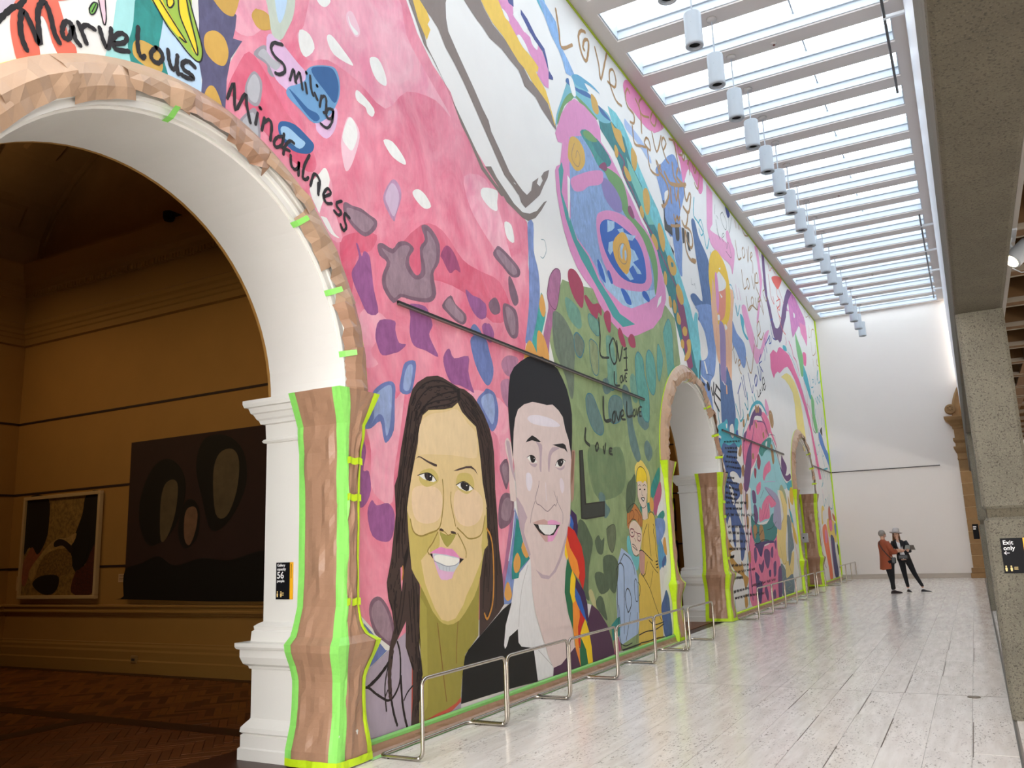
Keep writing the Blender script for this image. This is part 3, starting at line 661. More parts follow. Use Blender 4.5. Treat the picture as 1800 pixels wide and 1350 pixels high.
VAR = {'pk': (.10, 1.5, 'EFA3B4'), 'pkl': (.10, 2, 'F2BAC6'), 'pkd': (.10, 1.8, 'E27C92'), 'gfd': (.12, 1.8, '9DAE7C'), 'gfl': (.12, 2.5, '84986C'), 'gfk': (.12, 2.5, '7E9068'), 'mgp': (.1, 4, 'E08CBC'), 'pk5': (.08, 4, 'EE8CA8')}
for q_ in 'pur pur2 stp stq stpp pmg blv bll2 slb slb2 nav2 gsl gte gtb gdk ggy ggd gol blv2 teal teal2 teal3 blf lbl2 cyn dtl mve nvp skb skb2'.split(): VAR[q_] = (.2, 5, None)
ROW = '''#painted_pink_field
p 1 pk 1022,1529 490,323 82,-46 47,-67 71,-55 88,-38 56,-77 122,-67 103,-47 81,-21 74,-22 9,-37 -13,-104 8,-44 -10,-73 -25,-120 -25,-72 -65,-101 -34,-362 -73,-205 -51,-69 -381,3 -73,-26 -106,81 -20,88 12,283 14,88 0,63 -25,96 -55,101 -67,78 -89,73 -86,26 -74,22 2,51 8,65 29,63 -22,-6 4,48 5,40
f 2 pkl 1195,1476 21,36 39,121 138,87 160,77 41,-94 83,-58 123,-75 -78,14 -131,-40 -90,-90 -108,21 -99,-2 -64,-34
f 2 pkd 1015,1259 19,57 31,53 43,-21 28,-29 37,-33 60,-31 27,-44 -26,-26 -75,13 -55,25 -53,30
f 2 pkl 1007,1477 73,45 39,-7 1,-39 -45,-67 -43,-16 -12,24
f 3 lav 1110,1425 19,17 33,-10 38,-16 31,-10 73,-32 22,-10 -7,-44 -28,-36 -32,5 -9,19 -78,29 -33,9 -24,31
f 2 pkd 1525,1078 121,127 98,17 97,-51 90,-7 114,-3 64,-80 -114,-52 -151,50 -171,-10 -93,-75
f 2 pkd 1335,1062 58,41 72,17 -22,-45 -50,-29 -20,-103 -19,40
f 2 pkl 1235,1112 34,70 37,14 9,-59 29,-63 -33,-13
f 2 pkl 1402,917 61,21 43,-24 -64,-70 26,-28 -56,-10
f 2 pkl 1860,1420 120,38 80,-79 38,-78 39,-79 -86,20 -97,48 -68,50
f 2 pkl 1402,741 40,0 94,6 35,46 -25,-131 -23,-86 -6,-64 -37,-1 -39,32 0,77 -20,55
f 2 pkl 1823,783 82,38 157,-26 0,-123 -52,-44 -11,78
#painted_stones
f 3 wht 1203,1495 31,7 16,-25 -27,-35 -19,13
f 3 wht 1289,1523 14,17 39,-13 35,-17 -5,-8 -59,-5
f 3 pkp 1357,1627 20,14 26,-28 -2,-20 -16,-9 -28,21
f 3 wht 1362,1623 10,-17 26,-7 -11,-11 -20,15
f 3 wht 1441,1557 33,16 28,-27 3,-29 -32,-5 -22,15
f 3 wht 1388,1443 15,8 53,-18 -5,-23 -19,0 -8,11 -31,3
f 3 pkp 1338,1294 14,55 15,22 26,-8 10,-27 -20,-61 -20,-36 -13,2
f 4 wht 1343,1310 14,44 15,18 18,-13 5,-26 -18,-40 -19,2
f 3 wht 1492,1368 37,12 46,-22 6,-17 -36,-3 -28,7
f 3 wht 1255,1605 37,23 8,-8 -17,-23 -19,-4
f 3 stg 1077,1369 14,24 19,13 24,-12 22,-1 1,-13 -26,-32 -16,4 -4,14
f 4 stl 1088,1375 15,21 23,-9 24,0 -11,-19 -16,-2 -16,7
f 3 stg 1057,1289 10,29 14,17 18,-10 2,-23 -6,-31 -15,-10 -19,6
f 4 stl 1062,1291 9,26 11,12 11,-10 2,-21 -6,-24 -9,-6 -13,4
f 3 stg 1045,1209 21,33 18,16 12,-20 3,-44 -17,4
f 4 stl 1052,1212 16,25 12,9 10,-14 3,-32 -15,6
f 3 mus 1070,1456 15,17 23,6 18,-9 -1,-17 -27,-19 -20,2
f 3 mint 1107,1527 75,47 3,-53 -20,-51 -16,-29 -24,-1 -9,34 -6,22
f 4 lbl 1130,1541 33,21 -1,-41 -14,-41 -10,7
f 4 blu 1226,1413 22,22 41,22 29,8 14,-21 1,-35 -15,-38 -28,-40 -40,-29 -40,11 -40,13 2,20 25,19 25,23
f 5 blk2 1244,1429 50,27 21,0 13,-21 0,-28 -12,-27 -31,13 -37,18
f 5 blk2 1174,1344 23,-5 35,-12 27,2 9,-9 -18,-13 -35,11
f 4 blk2 1146,1248 11,16 37,9 39,-11 18,-9 -5,-18 -21,-14 -38,-8 -33,14
f 5 bll 1154,1249 20,9 33,-8 18,-5 -17,-20 -29,3 -21,4
f 3 pur2 1490,1217 12,33 28,33 26,-8 6,-28 -22,-52 -8,-19 -23,15
f 4 purl 1498,1227 23,42 23,-3 9,-26 -21,-52 -23,18
f 3 wht 1610,1280 25,17 32,-4 25,-22 -32,-17 -38,11
f 3 wht 1962,1424 85,23 -2,-37 -2,-28 -43,-6 -48,18
f 3 wht 2085,1360 45,6 14,-51 -45,0
f 3 wht 1239,1148 30,47 18,20 14,-17 -4,-25 -27,-68 23,-2 23,-25 19,-7 -28,1 -28,23
f 3 stp 1346,1148 7,13 25,0 30,4 31,-5 26,-5 -5,-23 -37,-29 -40,7 -30,20
f 4 stq 1358,1149 25,5 35,2 34,-7 -3,-13 -26,-23 -35,6 -25,15
f 3 pur 1375,1005 15,24 10,20 -10,27 8,-1 12,-23 8,15 18,-4 7,-22 10,-55 16,-50 -39,-11 -28,31 -19,25
f 3 stp 1467,1096 19,11 39,-2 23,24 35,12 30,-9 -19,-26 0,-22 27,-18 22,21 -5,55 23,29 -15,30 25,12 32,-9 26,-27 -5,-48 -27,-38 11,-50 -30,-30 -74,-13 -47,-4 -31,-22 -38,26 -3,31 17,36 -27,9
f 4 stq 1483,1094 42,-1 29,26 29,13 12,-5 -16,-29 0,-25 38,-19 44,27 -11,57 23,30 -2,30 25,-11 16,-23 -5,-40 -27,-42 9,-43 -23,-20 -62,-12 -50,-5 -25,-17 -28,21 -2,27 17,36
f 3 pmg 1732,1151 24,33 28,1 28,-22 16,-32 -25,1 -29,-18 -33,28
f 3 stp 1734,1017 42,37 23,-18 49,-16 3,-19 -19,-14 -35,2 -41,14
f 4 stq 1747,1020 28,26 31,-20 31,-12 -4,-19 -36,2
f 3 pur 1852,1089 44,-9 62,-5 -3,-42 -46,-3 -37,20
f 3 pur 1589,982 27,10 43,3 18,-18 12,-23 -16,-26 15,-22 24,-29 -56,6 -49,3 -17,29 4,39
f 3 pur 1458,883 16,36 57,11 2,-21 14,-28 28,1 -26,-21 -22,-9 -43,-13 -19,19
f 3 pur 1735,881 28,28 23,-22 71,19 -2,-41 13,-33 14,-22 -29,4 -42,5 -41,1 -26,26
f 3 pur 1954,1012 24,9 23,-24 -18,-29 -30,23
f 3 stp 2011,1234 14,24 26,15 78,-17 45,-19 -7,-25 -51,-14 -51,17
f 4 stq 2032,1245 19,17 69,-18 35,-17 -11,-15 -36,-3
f 3 stp 2097,1184 15,13 37,-40 7,-30 -28,-16 -25,30
f 3 pur 1851,1089 36,-7 54,-3 5,-49 -39,-4 -36,24
f 3 stp 1977,1084 38,24 24,-18 -1,-22 -34,-14 -24,9
f 3 stp 2056,1086 18,19 62,-5 15,-36 -8,-46 -41,-11 -37,29
f 4 stq 2073,1085 18,13 35,-14 6,-34 -7,-27 -26,-2
f 4 bls 1871,978 20,24 30,-10 10,-14 -20,-16
f 3 blv 1869,949 28,22 54,3 21,-37 18,-38 -6,-33 -26,-25 -30,12 -36,37
f 3 pur 1933,1003 24,16 31,-17 -6,-34 -31,6
f 3 blv 1417,668 24,37 3,39 34,28 37,12 16,-11 -3,-34 -4,-66 -29,-32 -11,15 -10,31 -33,-19
f 4 bll2 1451,691 1,45 31,27 32,11 2,-36 -9,-60 -13,-21 -8,38 -20,7 -26,-25
f 3 blv 1548,766 9,45 14,27 41,10 -3,-39 -19,-42
f 4 bll2 1562,774 6,35 15,24 17,3 -3,-29 -12,-33
f 3 blv 1896,793 39,29 16,10 39,-6 15,-22 6,-28 -10,-38 -29,-23 -26,21 -37,27
f 4 bll2 1915,791 28,24 39,2 9,-43 -14,-38 -23,13
f 3 pur 1400,642 12,4 12,-30 -10,-41 19,-1 7,-40 -19,-31 -22,5
f 3 pur 1428,485 15,28 17,-11 41,6 23,-24 -8,-47 -24,-13 -47,13
f 3 stp 1433,277 5,25 22,9 22,-9 24,-28 17,-45 -9,-25 -20,4 -43,29
f 4 stq 1441,273 5,22 19,8 16,-11 20,-28 10,-34 -11,-15 -38,24
f 3 stpp 2036,915 22,25 40,12 44,-5 -40,-55 -43,-2
f 3 stpp 2028,856 22,17 34,0 -10,-77 -37,20
f 3 stp 2008,623 42,23 14,-43 -10,-25 -14,-18 -22,32
f 4 stq 2020,620 30,14 1,-44 -14,-13
f 3 stp 1990,475 12,54 29,21 41,-5 11,-29 -20,-44 -58,-20
f 4 stq 2007,483 10,39 26,16 24,-7 2,-24 -23,-32
#painted_arch_crown_figures
f 2 org 614,1170 4,33 5,21 48,30 21,-33 13,-29 10,-7 1,-24 -26,-16 -11,23 -11,29 -10,8 -6,-20 4,-26 10,-24 -32,-22 -12,21
p 2 org 671,1237 25,18 2,9 -31,-19
f 3 wht 652,1181 6,24 8,-7 7,-19 9,-14 8,-15 -24,-15 -7,19
f 2 ltt 775,1257 7,62 34,21 0,-36 -6,-38 -5,-23 8,-30 3,-16 -49,-11 1,28
f 3 teal 811,1286 5,54 42,26 10,-33 -3,-43 -2,-23 16,-32 4,-20 -34,-12 -33,1 -9,19 -4,18 5,22
f 2 lbl 866,1326 2,18 82,-21 4,-32 0,-40 0,-36 -74,-1 -1,23 -15,31
f 3 mus2 813,1247 8,10 14,5 25,-2 12,-21 -4,-18 -17,-4 -28,4 -10,8
p 2 nvp 939,1416 46,28 46,-17 -2,-29 -5,-24 23,7 -27,-51 -8,-49 -1,-71 -57,2 2,40 -10,35 -2,77
f 3 mus 956,1330 5,20 20,16 21,-2 11,-18 0,-20 -9,-20 -20,-5 -21,9
f 3 mus 971,1436 62,38 -6,-46 -13,-12 -21,0
f 3 mus 962,1221 7,24 13,8 14,-15 10,-27 -26,2
f 3 mus 1069,1452 13,21 4,-29 -11,-4
f 4 grn 841,1355 76,47 11,-28 14,-32 10,-29 -1,-23 -9,-7 -20,8 -22,13 -22,13 -18,16
f 5 yel 844,1351 14,15 12,-15 26,-24 22,-18 -3,-5 -28,10 -25,18
f 5 yel 893,1384 18,12 8,-33 18,-41 6,-24 -12,1 -20,31 -14,26
f 6 grn 861,1367 32,20 8,-38 30,-45 -19,9 -32,30
f 7 yel 869,1373 15,9 2,-21 -7,-10
s 8 blk 1.2 841,1350 19,-19 18,-17 22,-13 22,-13 20,-6 10,8 1,23 -11,29 -14,32 -11,28
s 8 blk 1.2 855,1358 19,-16 22,-18 22,-18 -15,2
s 8 blk 1.2 896,1384 5,-32 17,-27 22,-30 2,13 -16,45 -12,36
s 8 blk 1.2 872,1372 3,-18 7,0 6,13 -5,11
f 3 grn2 732,1262 6,14 8,2 -4,-18 -7,-6
s 4 blk 0.9 732,1262 6,14 8,2 -4,-18 -7,-6 -3,8
s 4 blk 0.7 737,1259 6,18
f 3 pkp 745,1293 12,7 5,-38 -3,-12 -7,19
s 4 blk 0.9 745,1293 7,-24 7,-20 3,13 -5,38
s 3 blk 3.2 597,1160 9,17 11,18 8,7 7,16
f 2 lavg 586,1197 35,22 -10,-30 -22,-24
#lettering_marvelous
s 12 char 3.4 640,1139 -9,18 -3,22 2,18 11,-11 17,-28 -3,25 -3,22 3,18 7,6 9,-16 8,-24 9,-12
s 12 char 3.2 704,1219 -9,-2 -4,-14 2,-12 8,0 4,13 1,13 6,-19 9,-7
s 12 char 3.2 715,1227 8,-13 8,-14
s 12 char 3 721,1221 8,10 14,0
s 12 char 3.2 751,1239 7,-17 9,-11 4,20 0,18
s 12 char 3.2 777,1225 18,12 5,13 -11,1 -11,-13 -2,-14 7,-6 22,9
s 12 char 3.2 820,1280 0,-26 4,-19 7,-6 4,6
s 12 char 3.2 856,1262 -9,-15 3,-11 12,0 8,13 -4,11 -10,2
s 12 char 3.2 880,1271 3,-18 7,-13 8,7 2,24
s 12 char 3.2 899,1256 4,-20
s 12 char 3.4 938,1268 -15,4 -12,-11 4,-10 15,-1 5,-5 -13,-6 -13,0
#lettering_smiling
s 12 char 3 1153,1432 -24,-9 -7,-17 12,-12 23,-4 4,-14 -14,-14 -12,-3
s 12 char 2.6 1176,1364 10,30 6,-21 3,-6
s 12 char 2.6 1192,1368 11,28 6,-15 5,-19
s 12 char 2.6 1222,1381 5,-21
s 12 char 3 1224,1407 1,-2
s 12 char 2.6 1236,1405 4,-28 7,-13
s 12 char 2.6 1251,1372 9,-12
s 12 char 3 1257,1393 2,-1
s 12 char 2.6 1267,1348 5,28
s 12 char 2.6 1271,1369 10,11 7,-7 -2,-28 -7,-5
s 12 char 2.6 1310,1361 -15,-5 -7,-16 7,-7 12,8 4,20 -4,-30 -16,-22 -21,1
#lettering_mindfulness
s 12 char 2.8 1014,1244 15,39 5,-53 23,45 5,-23 10,-31
s 12 char 2.8 1085,1224 5,26
s 12 char 3.2 1095,1264 3,-1
s 12 char 2.8 1102,1219 6,29
s 12 char 2.8 1106,1236 14,14 8,-10 -3,-32
s 12 char 2.8 1160,1231 -16,-8 -9,-15 6,-8 16,13 5,25
s 12 char 2.8 1191,1230 -12,0 -13,-17 -5,-20
s 12 char 2.6 1153,1207 26,1
s 12 char 2.8 1182,1200 2,-20 10,-6 10,8 2,14 -1,-31
s 12 char 2.8 1237,1223 -15,-30 -4,-27 10,-1 6,7
s 12 char 2.8 1241,1157 11,30 17,-9 -4,-29
s 12 char 2.8 1265,1171 0,-26
s 12 char 2.8 1281,1146 23,16 -10,8 -13,-19 9,-15 18,5
s 12 char 2.8 1340,1158 -16,-10 2,-9 13,-7 -9,-10 -15,5
s 12 char 2.8 1367,1128 -16,5 -1,-15 6,-15 -10,-11 -9,11
#painted_crossbone
p 3 brn 1629,1853 20,-18 60,-11 35,-15 34,-37 44,-25 51,-36 53,-46 55,-48 56,-49 59,-51 53,-17 36,-15 40,15 -28,13 -38,0 -17,18 -60,51 -58,45 -15,30 -33,22 -47,42 -46,36 -44,35 -44,38 -10,35 -1,48 16,47
p 3 brn 1855,1994 71,-23 32,-9 34,-5 42,-14 73,5 65,-10 49,-5 23,-19 14,-19 83,-1 41,-22 43,-12 44,-13 29,-3 -4,20 -32,24 -41,46 -76,5 -42,0 -30,16 -29,16 -59,15 -56,10 -73,8 -51,24 -41,34
p 3 brn 2168,1516 34,-50 28,-9 32,24 43,33 34,27 36,49 31,38 15,35 -41,-24 -24,-25 10,-12 -24,-30 -21,3 13,25 -45,-32 -13,-35 -32,-27 -29,4 -28,9 -55,21 -11,-23
p 3 brn2 1981,1498 74,-34 51,-32 64,-10 37,-6 39,3 53,28 45,41 48,52 -23,-13 -57,-51 -53,-28 -50,-13 -56,9 -53,23 -52,22 -33,23
p 3 brn2 1636,1857 50,-132 40,-29 48,-40 42,-35 51,-42 53,-43 54,-44 57,-23 69,-20 -28,-10 -67,24 -48,17 -61,59 -44,33 -50,59 -49,41 -47,34 -34,16 -38,54 -44,53
p 3 yel2 1613,1843 18,11 58,-25 13,-18 -11,-19 13,-9 -18,-41 -39,37
p 3 yel2 1964,2062 118,74 35,-40 46,-19 47,-20 59,-19 52,-4 54,-4 -2,-23 -23,-12 31,-16 43,-17 20,-28 50,-76 -12,1 -40,57 -55,12 -63,11 -51,22 -50,4 -48,16 -55,20 -64,8 -43,19
p 4 hpk 2073,2130 88,55 37,-35 2,-30 35,-7 50,-8 64,4 55,-3 32,-22 19,-40 -7,-64 -34,-6 -54,16 14,34 -42,10 -41,16 -81,7 -56,25 -37,19
f 5 wht 2122,2099 33,-1 13,-18 -29,-2
f 5 wht 2220,2055 22,17 40,-12 19,-21 -42,-2
f 5 wht 2318,2118 29,25 25,-27 -3,-29 -38,1
f 5 wht 2196,2122 42,36 52,-2 7,-33 -22,-21 -40,11
p 5 dbl 2255,2176 46,-8 62,-30 65,-13 20,-34 8,-35 34,-11 -1,-11 -37,-13 3,29 -20,29 -20,28 -65,8 -52,19 -45,22
p 5 dbl 2150,2168 51,32 2,-47 -35,-6
p 3 tl2 2356,2307 71,44 52,-60 54,-56 -27,-27 -53,50 -66,29
p 3 skb 2400,2300 25,27 115,-30 40,-83 60,-26 49,-28 -42,-28 -40,-9 -21,36 -33,29 -58,25
#painted_green_field
p 1 gfd 2485,1289 103,10 1036,172 128,-34 36,-214 -152,-67 -137,-112 -67,-134 -139,-615 -189,-270 -488,17 -213,68 67,767 -76,101 -30,70 38,123
f 2 gfl 2982,791 133,46 260,101 12,-121 -140,-72 -179,9 -99,-41 -95,-49
f 2 gfk 2647,739 141,-8 144,23 45,-83 -59,-88 -221,-28 -74,94
f 3 ggy 2396,1147 29,16 60,-11 64,-46 11,-53 -14,-68 -7,-55 -17,-47 -22,7 -27,59 -69,69 -15,65
f 3 gte 2498,1221 30,13 82,-17 20,-37 -3,-29 -38,-11 -68,26
f 3 gte 2690,1204 22,16 77,-15 1,-44 -29,-11 -56,20
s 4 tlk 1.2 2690,1204 22,16 77,-15 1,-44 -29,-11 -56,20 -15,34
f 3 ggy 2558,1108 29,16 47,-16 9,-24 -30,-42 -37,-1 -18,26
s 4 tlk 2 2558,1108 29,16 47,-16 9,-24 -30,-42 -37,-1 -18,26 0,41
f 3 gol 2691,1114 21,12 51,-13 7,-42 -7,-55 -23,-19 -31,10 -19,49
s 4 tlk 1.5 2691,1114 21,12 51,-13 7,-42 -7,-55 -23,-19 -31,10 -19,49 1,58
f 3 gtb 3554,1327 78,78 41,-4 18,-58 -9,-132 55,-86 -97,-48 -56,24 -11,130
s 4 tlk 1.5 3554,1327 78,78 41,-4 18,-58 -9,-132
f 3 gtb 3161,1137 39,34 56,-23 6,-60 37,-80 -12,-104 -30,-18 -48,15 -42,88 -13,63
s 4 tlk 1.8 3161,1137 39,34 56,-23 6,-60 37,-80 -12,-104 -30,-18 -48,15 -42,88 -13,63 7,85
f 3 gtb 3295,1167 43,39 59,-26 10,-87 -34,-74 -53,4 -33,57
s 4 tlk 1.5 3295,1167 43,39 59,-26 10,-87 -34,-74 -53,4 -33,57 8,87
f 3 gtb 3446,1208 24,50 49,-43 -11,-54 -55,-74 -20,42
s 4 tlk 1.2 3446,1208 24,50 49,-43 -11,-54 -55,-74 -20,42 13,79
f 3 gte 2852,1158 31,17 41,-14 22,-136 -45,-57 -47,20 -2,82
s 4 tlk 1.8 2843,1008 22,-40 36,0 42,34
f 3 gsl 2631,897 21,21 44,-1 46,-46 34,-43 2,-31 -36,-16 -62,16 -43,51
s 4 tlk 1.4 2631,897 21,21 44,-1 46,-46 34,-43 2,-31 -36,-16 -62,16 -43,51 -6,49
f 3 gte 3088,1047 36,20 52,-30 -2,-53 -31,-34 -39,7 -21,43
f 3 gsl 2992,986 34,22 43,-22 28,-71 -10,-52 60,-114 -5,-29 -42,-5 -60,59 -21,98 -29,58
f 3 gsl 2799,990 43,12 32,-22 -3,-23 -52,-18 -25,18
f 3 gsl 3161,912 54,18 60,2 1,-42 -5,-24 -55,-18 -70,27
f 3 gsl 3204,789 39,20 47,-25 1,-35 -49,-27 -37,26
f 3 gsl 2842,910 33,29 59,11 50,-15 -19,-69 -78,-28 -47,13
s 4 tlk 1.2 2842,910 33,29 59,11 50,-15 -19,-69 -78,-28 -47,13 2,59
f 3 gdk 2957,558 26,59 49,24 42,19 -7,-83 -39,-44 -64,-23
f 3 gsl 2698,560 22,20 37,-13 3,-25 37,-19 -17,-21 -41,-10
f 3 gdk 2519,479 46,-4 42,-37 20,-34 -40,-73 -16,-72 1,-37 -47,30 -4,63 -21,100
f 3 gdk 2646,414 34,18 22,-19 27,9 -20,-52 -38,0 -17,15
f 3 ggd 2753,452 49,15 33,-5 0,-45 -35,-45 -36,21
s 4 gln 1.2 2753,452 49,15 33,-5 0,-45 -35,-45 -36,21 -11,59
f 3 gdk 2706,350 40,14 66,-7 35,-36 -41,-86 -51,13 -45,45
f 3 gdk 2631,306 56,2 60,-26 1,-34 -72,-12 -38,32
f 3 gdk 2624,209 27,22 36,-8 19,-43 8,-33 -58,32
f 3 gpl 2570,250 25,7 25,-29 7,-37 -33,21
p 3 teal 2749,129 56,19 28,2 -10,-62 -69,-11
p 3 rose 2767,75 41,10 20,-45 -68,-11
#painted_blue_stem
f 2 blv2 2241,1410 41,13 -6,-95 27,-60 3,-80 -24,-91 -40,-73 -49,-14 13,48 23,96 9,143
f 3 teal2 2317,1200 27,-60 -40,-85 -37,-76 -31,35 36,76
f 4 orb 2298,1157 24,40 22,-43 -14,-32 -20,5
f 4 orb 2186,982 31,40 33,-14 25,-41 -87,-20
f 4 orb 2272,1039 18,30 43,-27 20,-62 -78,-13
f 3 mve 2359,1206 28,66 48,41 38,-7 -24,-87 -29,-52 -14,-23 -41,-90 -18,-74 -21,42 -6,41 45,96
s 4 mvk 1.4 2359,1206 28,66 48,41 38,-7 -24,-87 -29,-52 -43,10 -18,29
s 2 tlk 0.8 2335,1385 26,3 8,-32 -25,-32 -20,-1
#painted_pink_fish
p 2 cyn 3028,2192 91,11 84,-17 95,-52 87,-76 130,-75 103,-48 104,-97 157,-128 152,-147 139,-234 -42,-112 -80,37 -121,275 -133,129 -165,136 -193,96 -37,86 -120,53 -73,97 -143,10
p 2 dtl 2905,2098 158,38 143,-10 73,-97 120,-53 37,-86 193,-96 165,-136 133,-129 121,-275 80,-37 -50,-37 -176,63 -86,96 -64,98 -104,142 -97,116 -165,132 -183,79 -129,98 -147,37
p 3 gtl 3212,2041 66,-18 120,-56 44,-83 99,-45 -83,-28 -98,74 -108,66
s 3 mrn 4.5 3107,2024 80,-19 -28,-64 97,-35 128,-88 125,-41 108,-64 113,-59 119,-63 55,-59 20,-105 9,-107 16,-76
p 3 mrn 3799,1571 71,11 57,-52 38,-131 32,-154 -81,-35 -45,98 -35,136
f 3 sk2 2494,1858 11,50 51,86 68,109 49,37 137,8 99,-7 109,13 36,-23 -77,-41 -77,-17 -101,-4 -122,-11 -99,-82 -56,-77
f 4 grn3 2507,1870 17,52 58,84 56,51 40,14 -30,-38 -70,-57 -45,-77
f 4 grn3 2678,2071 95,10 84,-3 43,-5 -31,-14 -99,-4
f 3 sk3 2660,2139 57,35 85,19 72,12 74,-1 -90,-13 -73,-19 40,-17 -58,-16 -70,-17
f 4 dbl2 2603,2086 22,26 71,-3 99,32 72,10 -16,-14 -102,-31 -95,-17
f 5 wht 2631,2112 29,21 23,-24 8,-38 -34,-10
f 5 dbl2 2917,2141 53,3 84,-9 -49,-13 -61,-3
p 4 hpk 2485,1827 64,107 71,79 56,39 96,16 112,-2 41,-25 -1,-56 96,-22 74,-34 77,-35 63,-28 129,-75 106,-32 89,-49 43,-84 37,-67 -2,-56 -83,-101 -134,-83 -211,-76 -121,-34 -107,13 -99,24 -79,37 -48,40 -76,18 -60,27 -55,47 -41,56 -28,65 -21,71 -4,73 14,22 31,18 28,94 -37,-11
f 4 mus 2843,2133 11,28 50,-4 18,-36 -19,-28 -44,-1
f 4 mus 3054,2131 39,-8 34,9 42,5 19,-38 20,-31 -20,-19 -56,12 -46,20
f 4 mus 3073,2017 15,26 30,-13 -4,-28 -27,-18
f 4 mus 3282,2092 23,30 51,-20 -9,-52 -34,-37 -32,24
f 4 mus 3174,1968 21,21 57,-17 5,-25 -37,-14
f 4 mus 3410,1944 47,45 36,-14 -8,-38 -43,-22
p 5 blf 2607,1864 48,26 98,46 75,-54 114,-14 86,-42 156,-38 101,-10 155,-57 83,-70 7,-80 -53,-95 -115,-54 -96,-36 -109,-40 -99,-10 -90,13 -86,12 -54,20 -29,37 -69,36 -99,30 -50,49 10,140
p 6 lbl2 2802,1442 38,22 64,-51 57,-13 125,9 137,26 150,41 101,33 15,-23 -127,-64 -205,-76 -99,-10 -90,13 -86,12
f 5 dtl 2760,1939 125,40 145,-39 -117,-72 -84,20
f 6 teal3 2712,1933 87,42 49,-55 114,-20 10,-33 -89,-5 -80,39
f 7 grn3 2740,1945 59,30 85,-3 -47,-26 -72,-16
f 6 grn3 2942,1868 34,26 161,12 56,-63 14,-66 78,-3 161,-24 90,-82 -6,-97 -52,-88 -6,113 -61,76 -136,50 -130,33 -89,51
f 7 mrn 3194,1802 37,16 38,-33 -20,-17 -51,6
f 6 mrn 2883,1862 65,45 28,-13 -18,-23 -31,-6
f 6 prl 2905,1817 63,24 92,-9 59,-35 -8,-47 -83,-23 -75,10 -41,28
f 6 hpk 2600,1698 104,63 116,58 98,36 2,-39 -49,-37 -104,-45 -59,-40 -81,-30
f 6 ylc 2586,1787 16,-21 49,-14 55,27 39,45 -7,50 -57,19 -67,-27
s 7 ylk 1.6 2651,1860 -32,-59 22,-25 39,4 18,42 -24,19 -17,-36
f 6 hpk 2828,1628 41,38 110,45 147,31 118,2 119,-34 63,-61 24,-86 -22,-46 -74,-46 -148,-39 -152,-27 -93,-5 -53,38 -51,43 -32,76
f 7 ryl 2861,1610 65,45 110,25 147,5 102,-6 65,-39 24,-65 -22,-65 -122,-37 -136,-20 -93,11 -84,35 -50,54
p 8 lbl2 2941,1657 79,21 -5,-29 -34,-23 -48,-22
p 8 lbl2 3047,1653 69,29 5,-17 77,12 73,21 -50,-39 -79,-19 -64,5
p 8 lbl2 2942,1565 48,21 -7,-44 -34,-28 -21,12
p 8 lbl2 3188,1617 51,3 48,-24 -75,-35 84,-15 16,-11 -56,-13 -47,25 -56,-35 53,-28 -44,-16 -64,11 43,61
f 9 yl3 2989,1580 107,78 64,-5 34,-47 -14,-55 -57,-69 -115,26
s 10 ylk 1.8 3040,1559 30,37 50,16 29,-26 -17,-48 -43,-19 -46,11 -3,29
f 10 lbl2 3067,1580 28,27 16,-1 -21,-31 -6,-39 -22,12
f 10 lbl2 3116,1582 17,5 4,-23 -21,-25
f 7 ryl 2809,1444 16,15 39,-28 21,-49 -54,17
f 7 ryl 2907,1432 24,12 31,-38 -24,-10
f 7 ryl 3045,1401 41,8 54,-17 20,-29 -59,-8 -36,24
f 7 ryl 3306,1456 47,12 43,-19 -14,-22 -71,8
p 5 tl4 2498,1696 30,40 13,-28 -26,-91 61,-75 54,-64 98,-35 86,-66 121,-48 85,-38 168,-6 -145,-43 -104,19 -79,49 -103,52 -98,49 -68,55 -52,63 -33,74
p 5 wht 2573,1704 21,-8 -9,-81 -17,-89 -4,39 2,65
p 6 wht 3486,1425 41,57 45,25 -18,-38
f 5 mus 3177,1968 39,9 46,-15 -14,-23 -47,-1
f 4 mus 3409,1950 45,36 45,-17 -9,-73 -43,-43 -34,23
f 4 mus 3350,1853 25,20 29,-28 -21,-31 -31,13
f 4 mus 3586,1837 34,37 47,-24 20,-51 -34,-61 -46,29
f 4 mus 3481,1755 30,30 56,-17 1,-41 -54,-20 -30,21
f 4 mus 3701,1717 40,33 74,-14 27,-29 -31,-38 -69,-12
f 5 dtl 3756,1718 34,7 1,-18 -29,-10
f 4 mus 3629,1625 25,22 23,-22 -17,-47 -30,6
f 4 mus 3806,1602 42,33 63,-28 11,-49 -52,-23 -51,27
f 4 mus 3678,1520 26,17 19,-27 -10,-27 -27,-3
f 4 mus 3742,1514 26,21 27,-29 -20,-37 -33,0
f 4 mus 3784,1461 27,20 39,-27 -18,-29 -45,1
f 4 mus 3861,1406 42,27 40,-9 -16,-33 -49,-10
f 4 mus 3823,1341 26,16 27,-12 -15,-32 -39,0
f 5 mus 3920,1361 64,20 -3,-59 -47,-45 -77,-28 19,32 49,38
f 3 red2 2533,1322 20,24 49,6 59,-32 2,-48 -21,-48 -65,22 -36,42
f 3 red2 2667,1268 21,16 56,-19 49,15 33,-11 -5,-32 -26,8 -18,-29 -52,7
f 5 red2 2843,1239 25,28 30,7 19,-18 -10,-59 -29,-6
f 5 red2 2983,1207 27,26 41,-35 10,-33 -47,0
f 5 red2 3091,1200 37,32 41,-4 6,-41 -56,-11
p 2 wh2 3591,1498 58,77 31,-48 11,-46 -45,-11
#lettering_love_on_green
s 12 ltr 3.5 2792,1222 4,-65 -8,-77 81,6
s 12 ltr 3.5 2884,1136 42,37 31,-34 -7,-46 -33,-23 -32,28 -1,38
s 12 ltr 3.5 2962,1169 17,-77 42,65
s 12 ltr 3.5 3060,1159 -7,-88
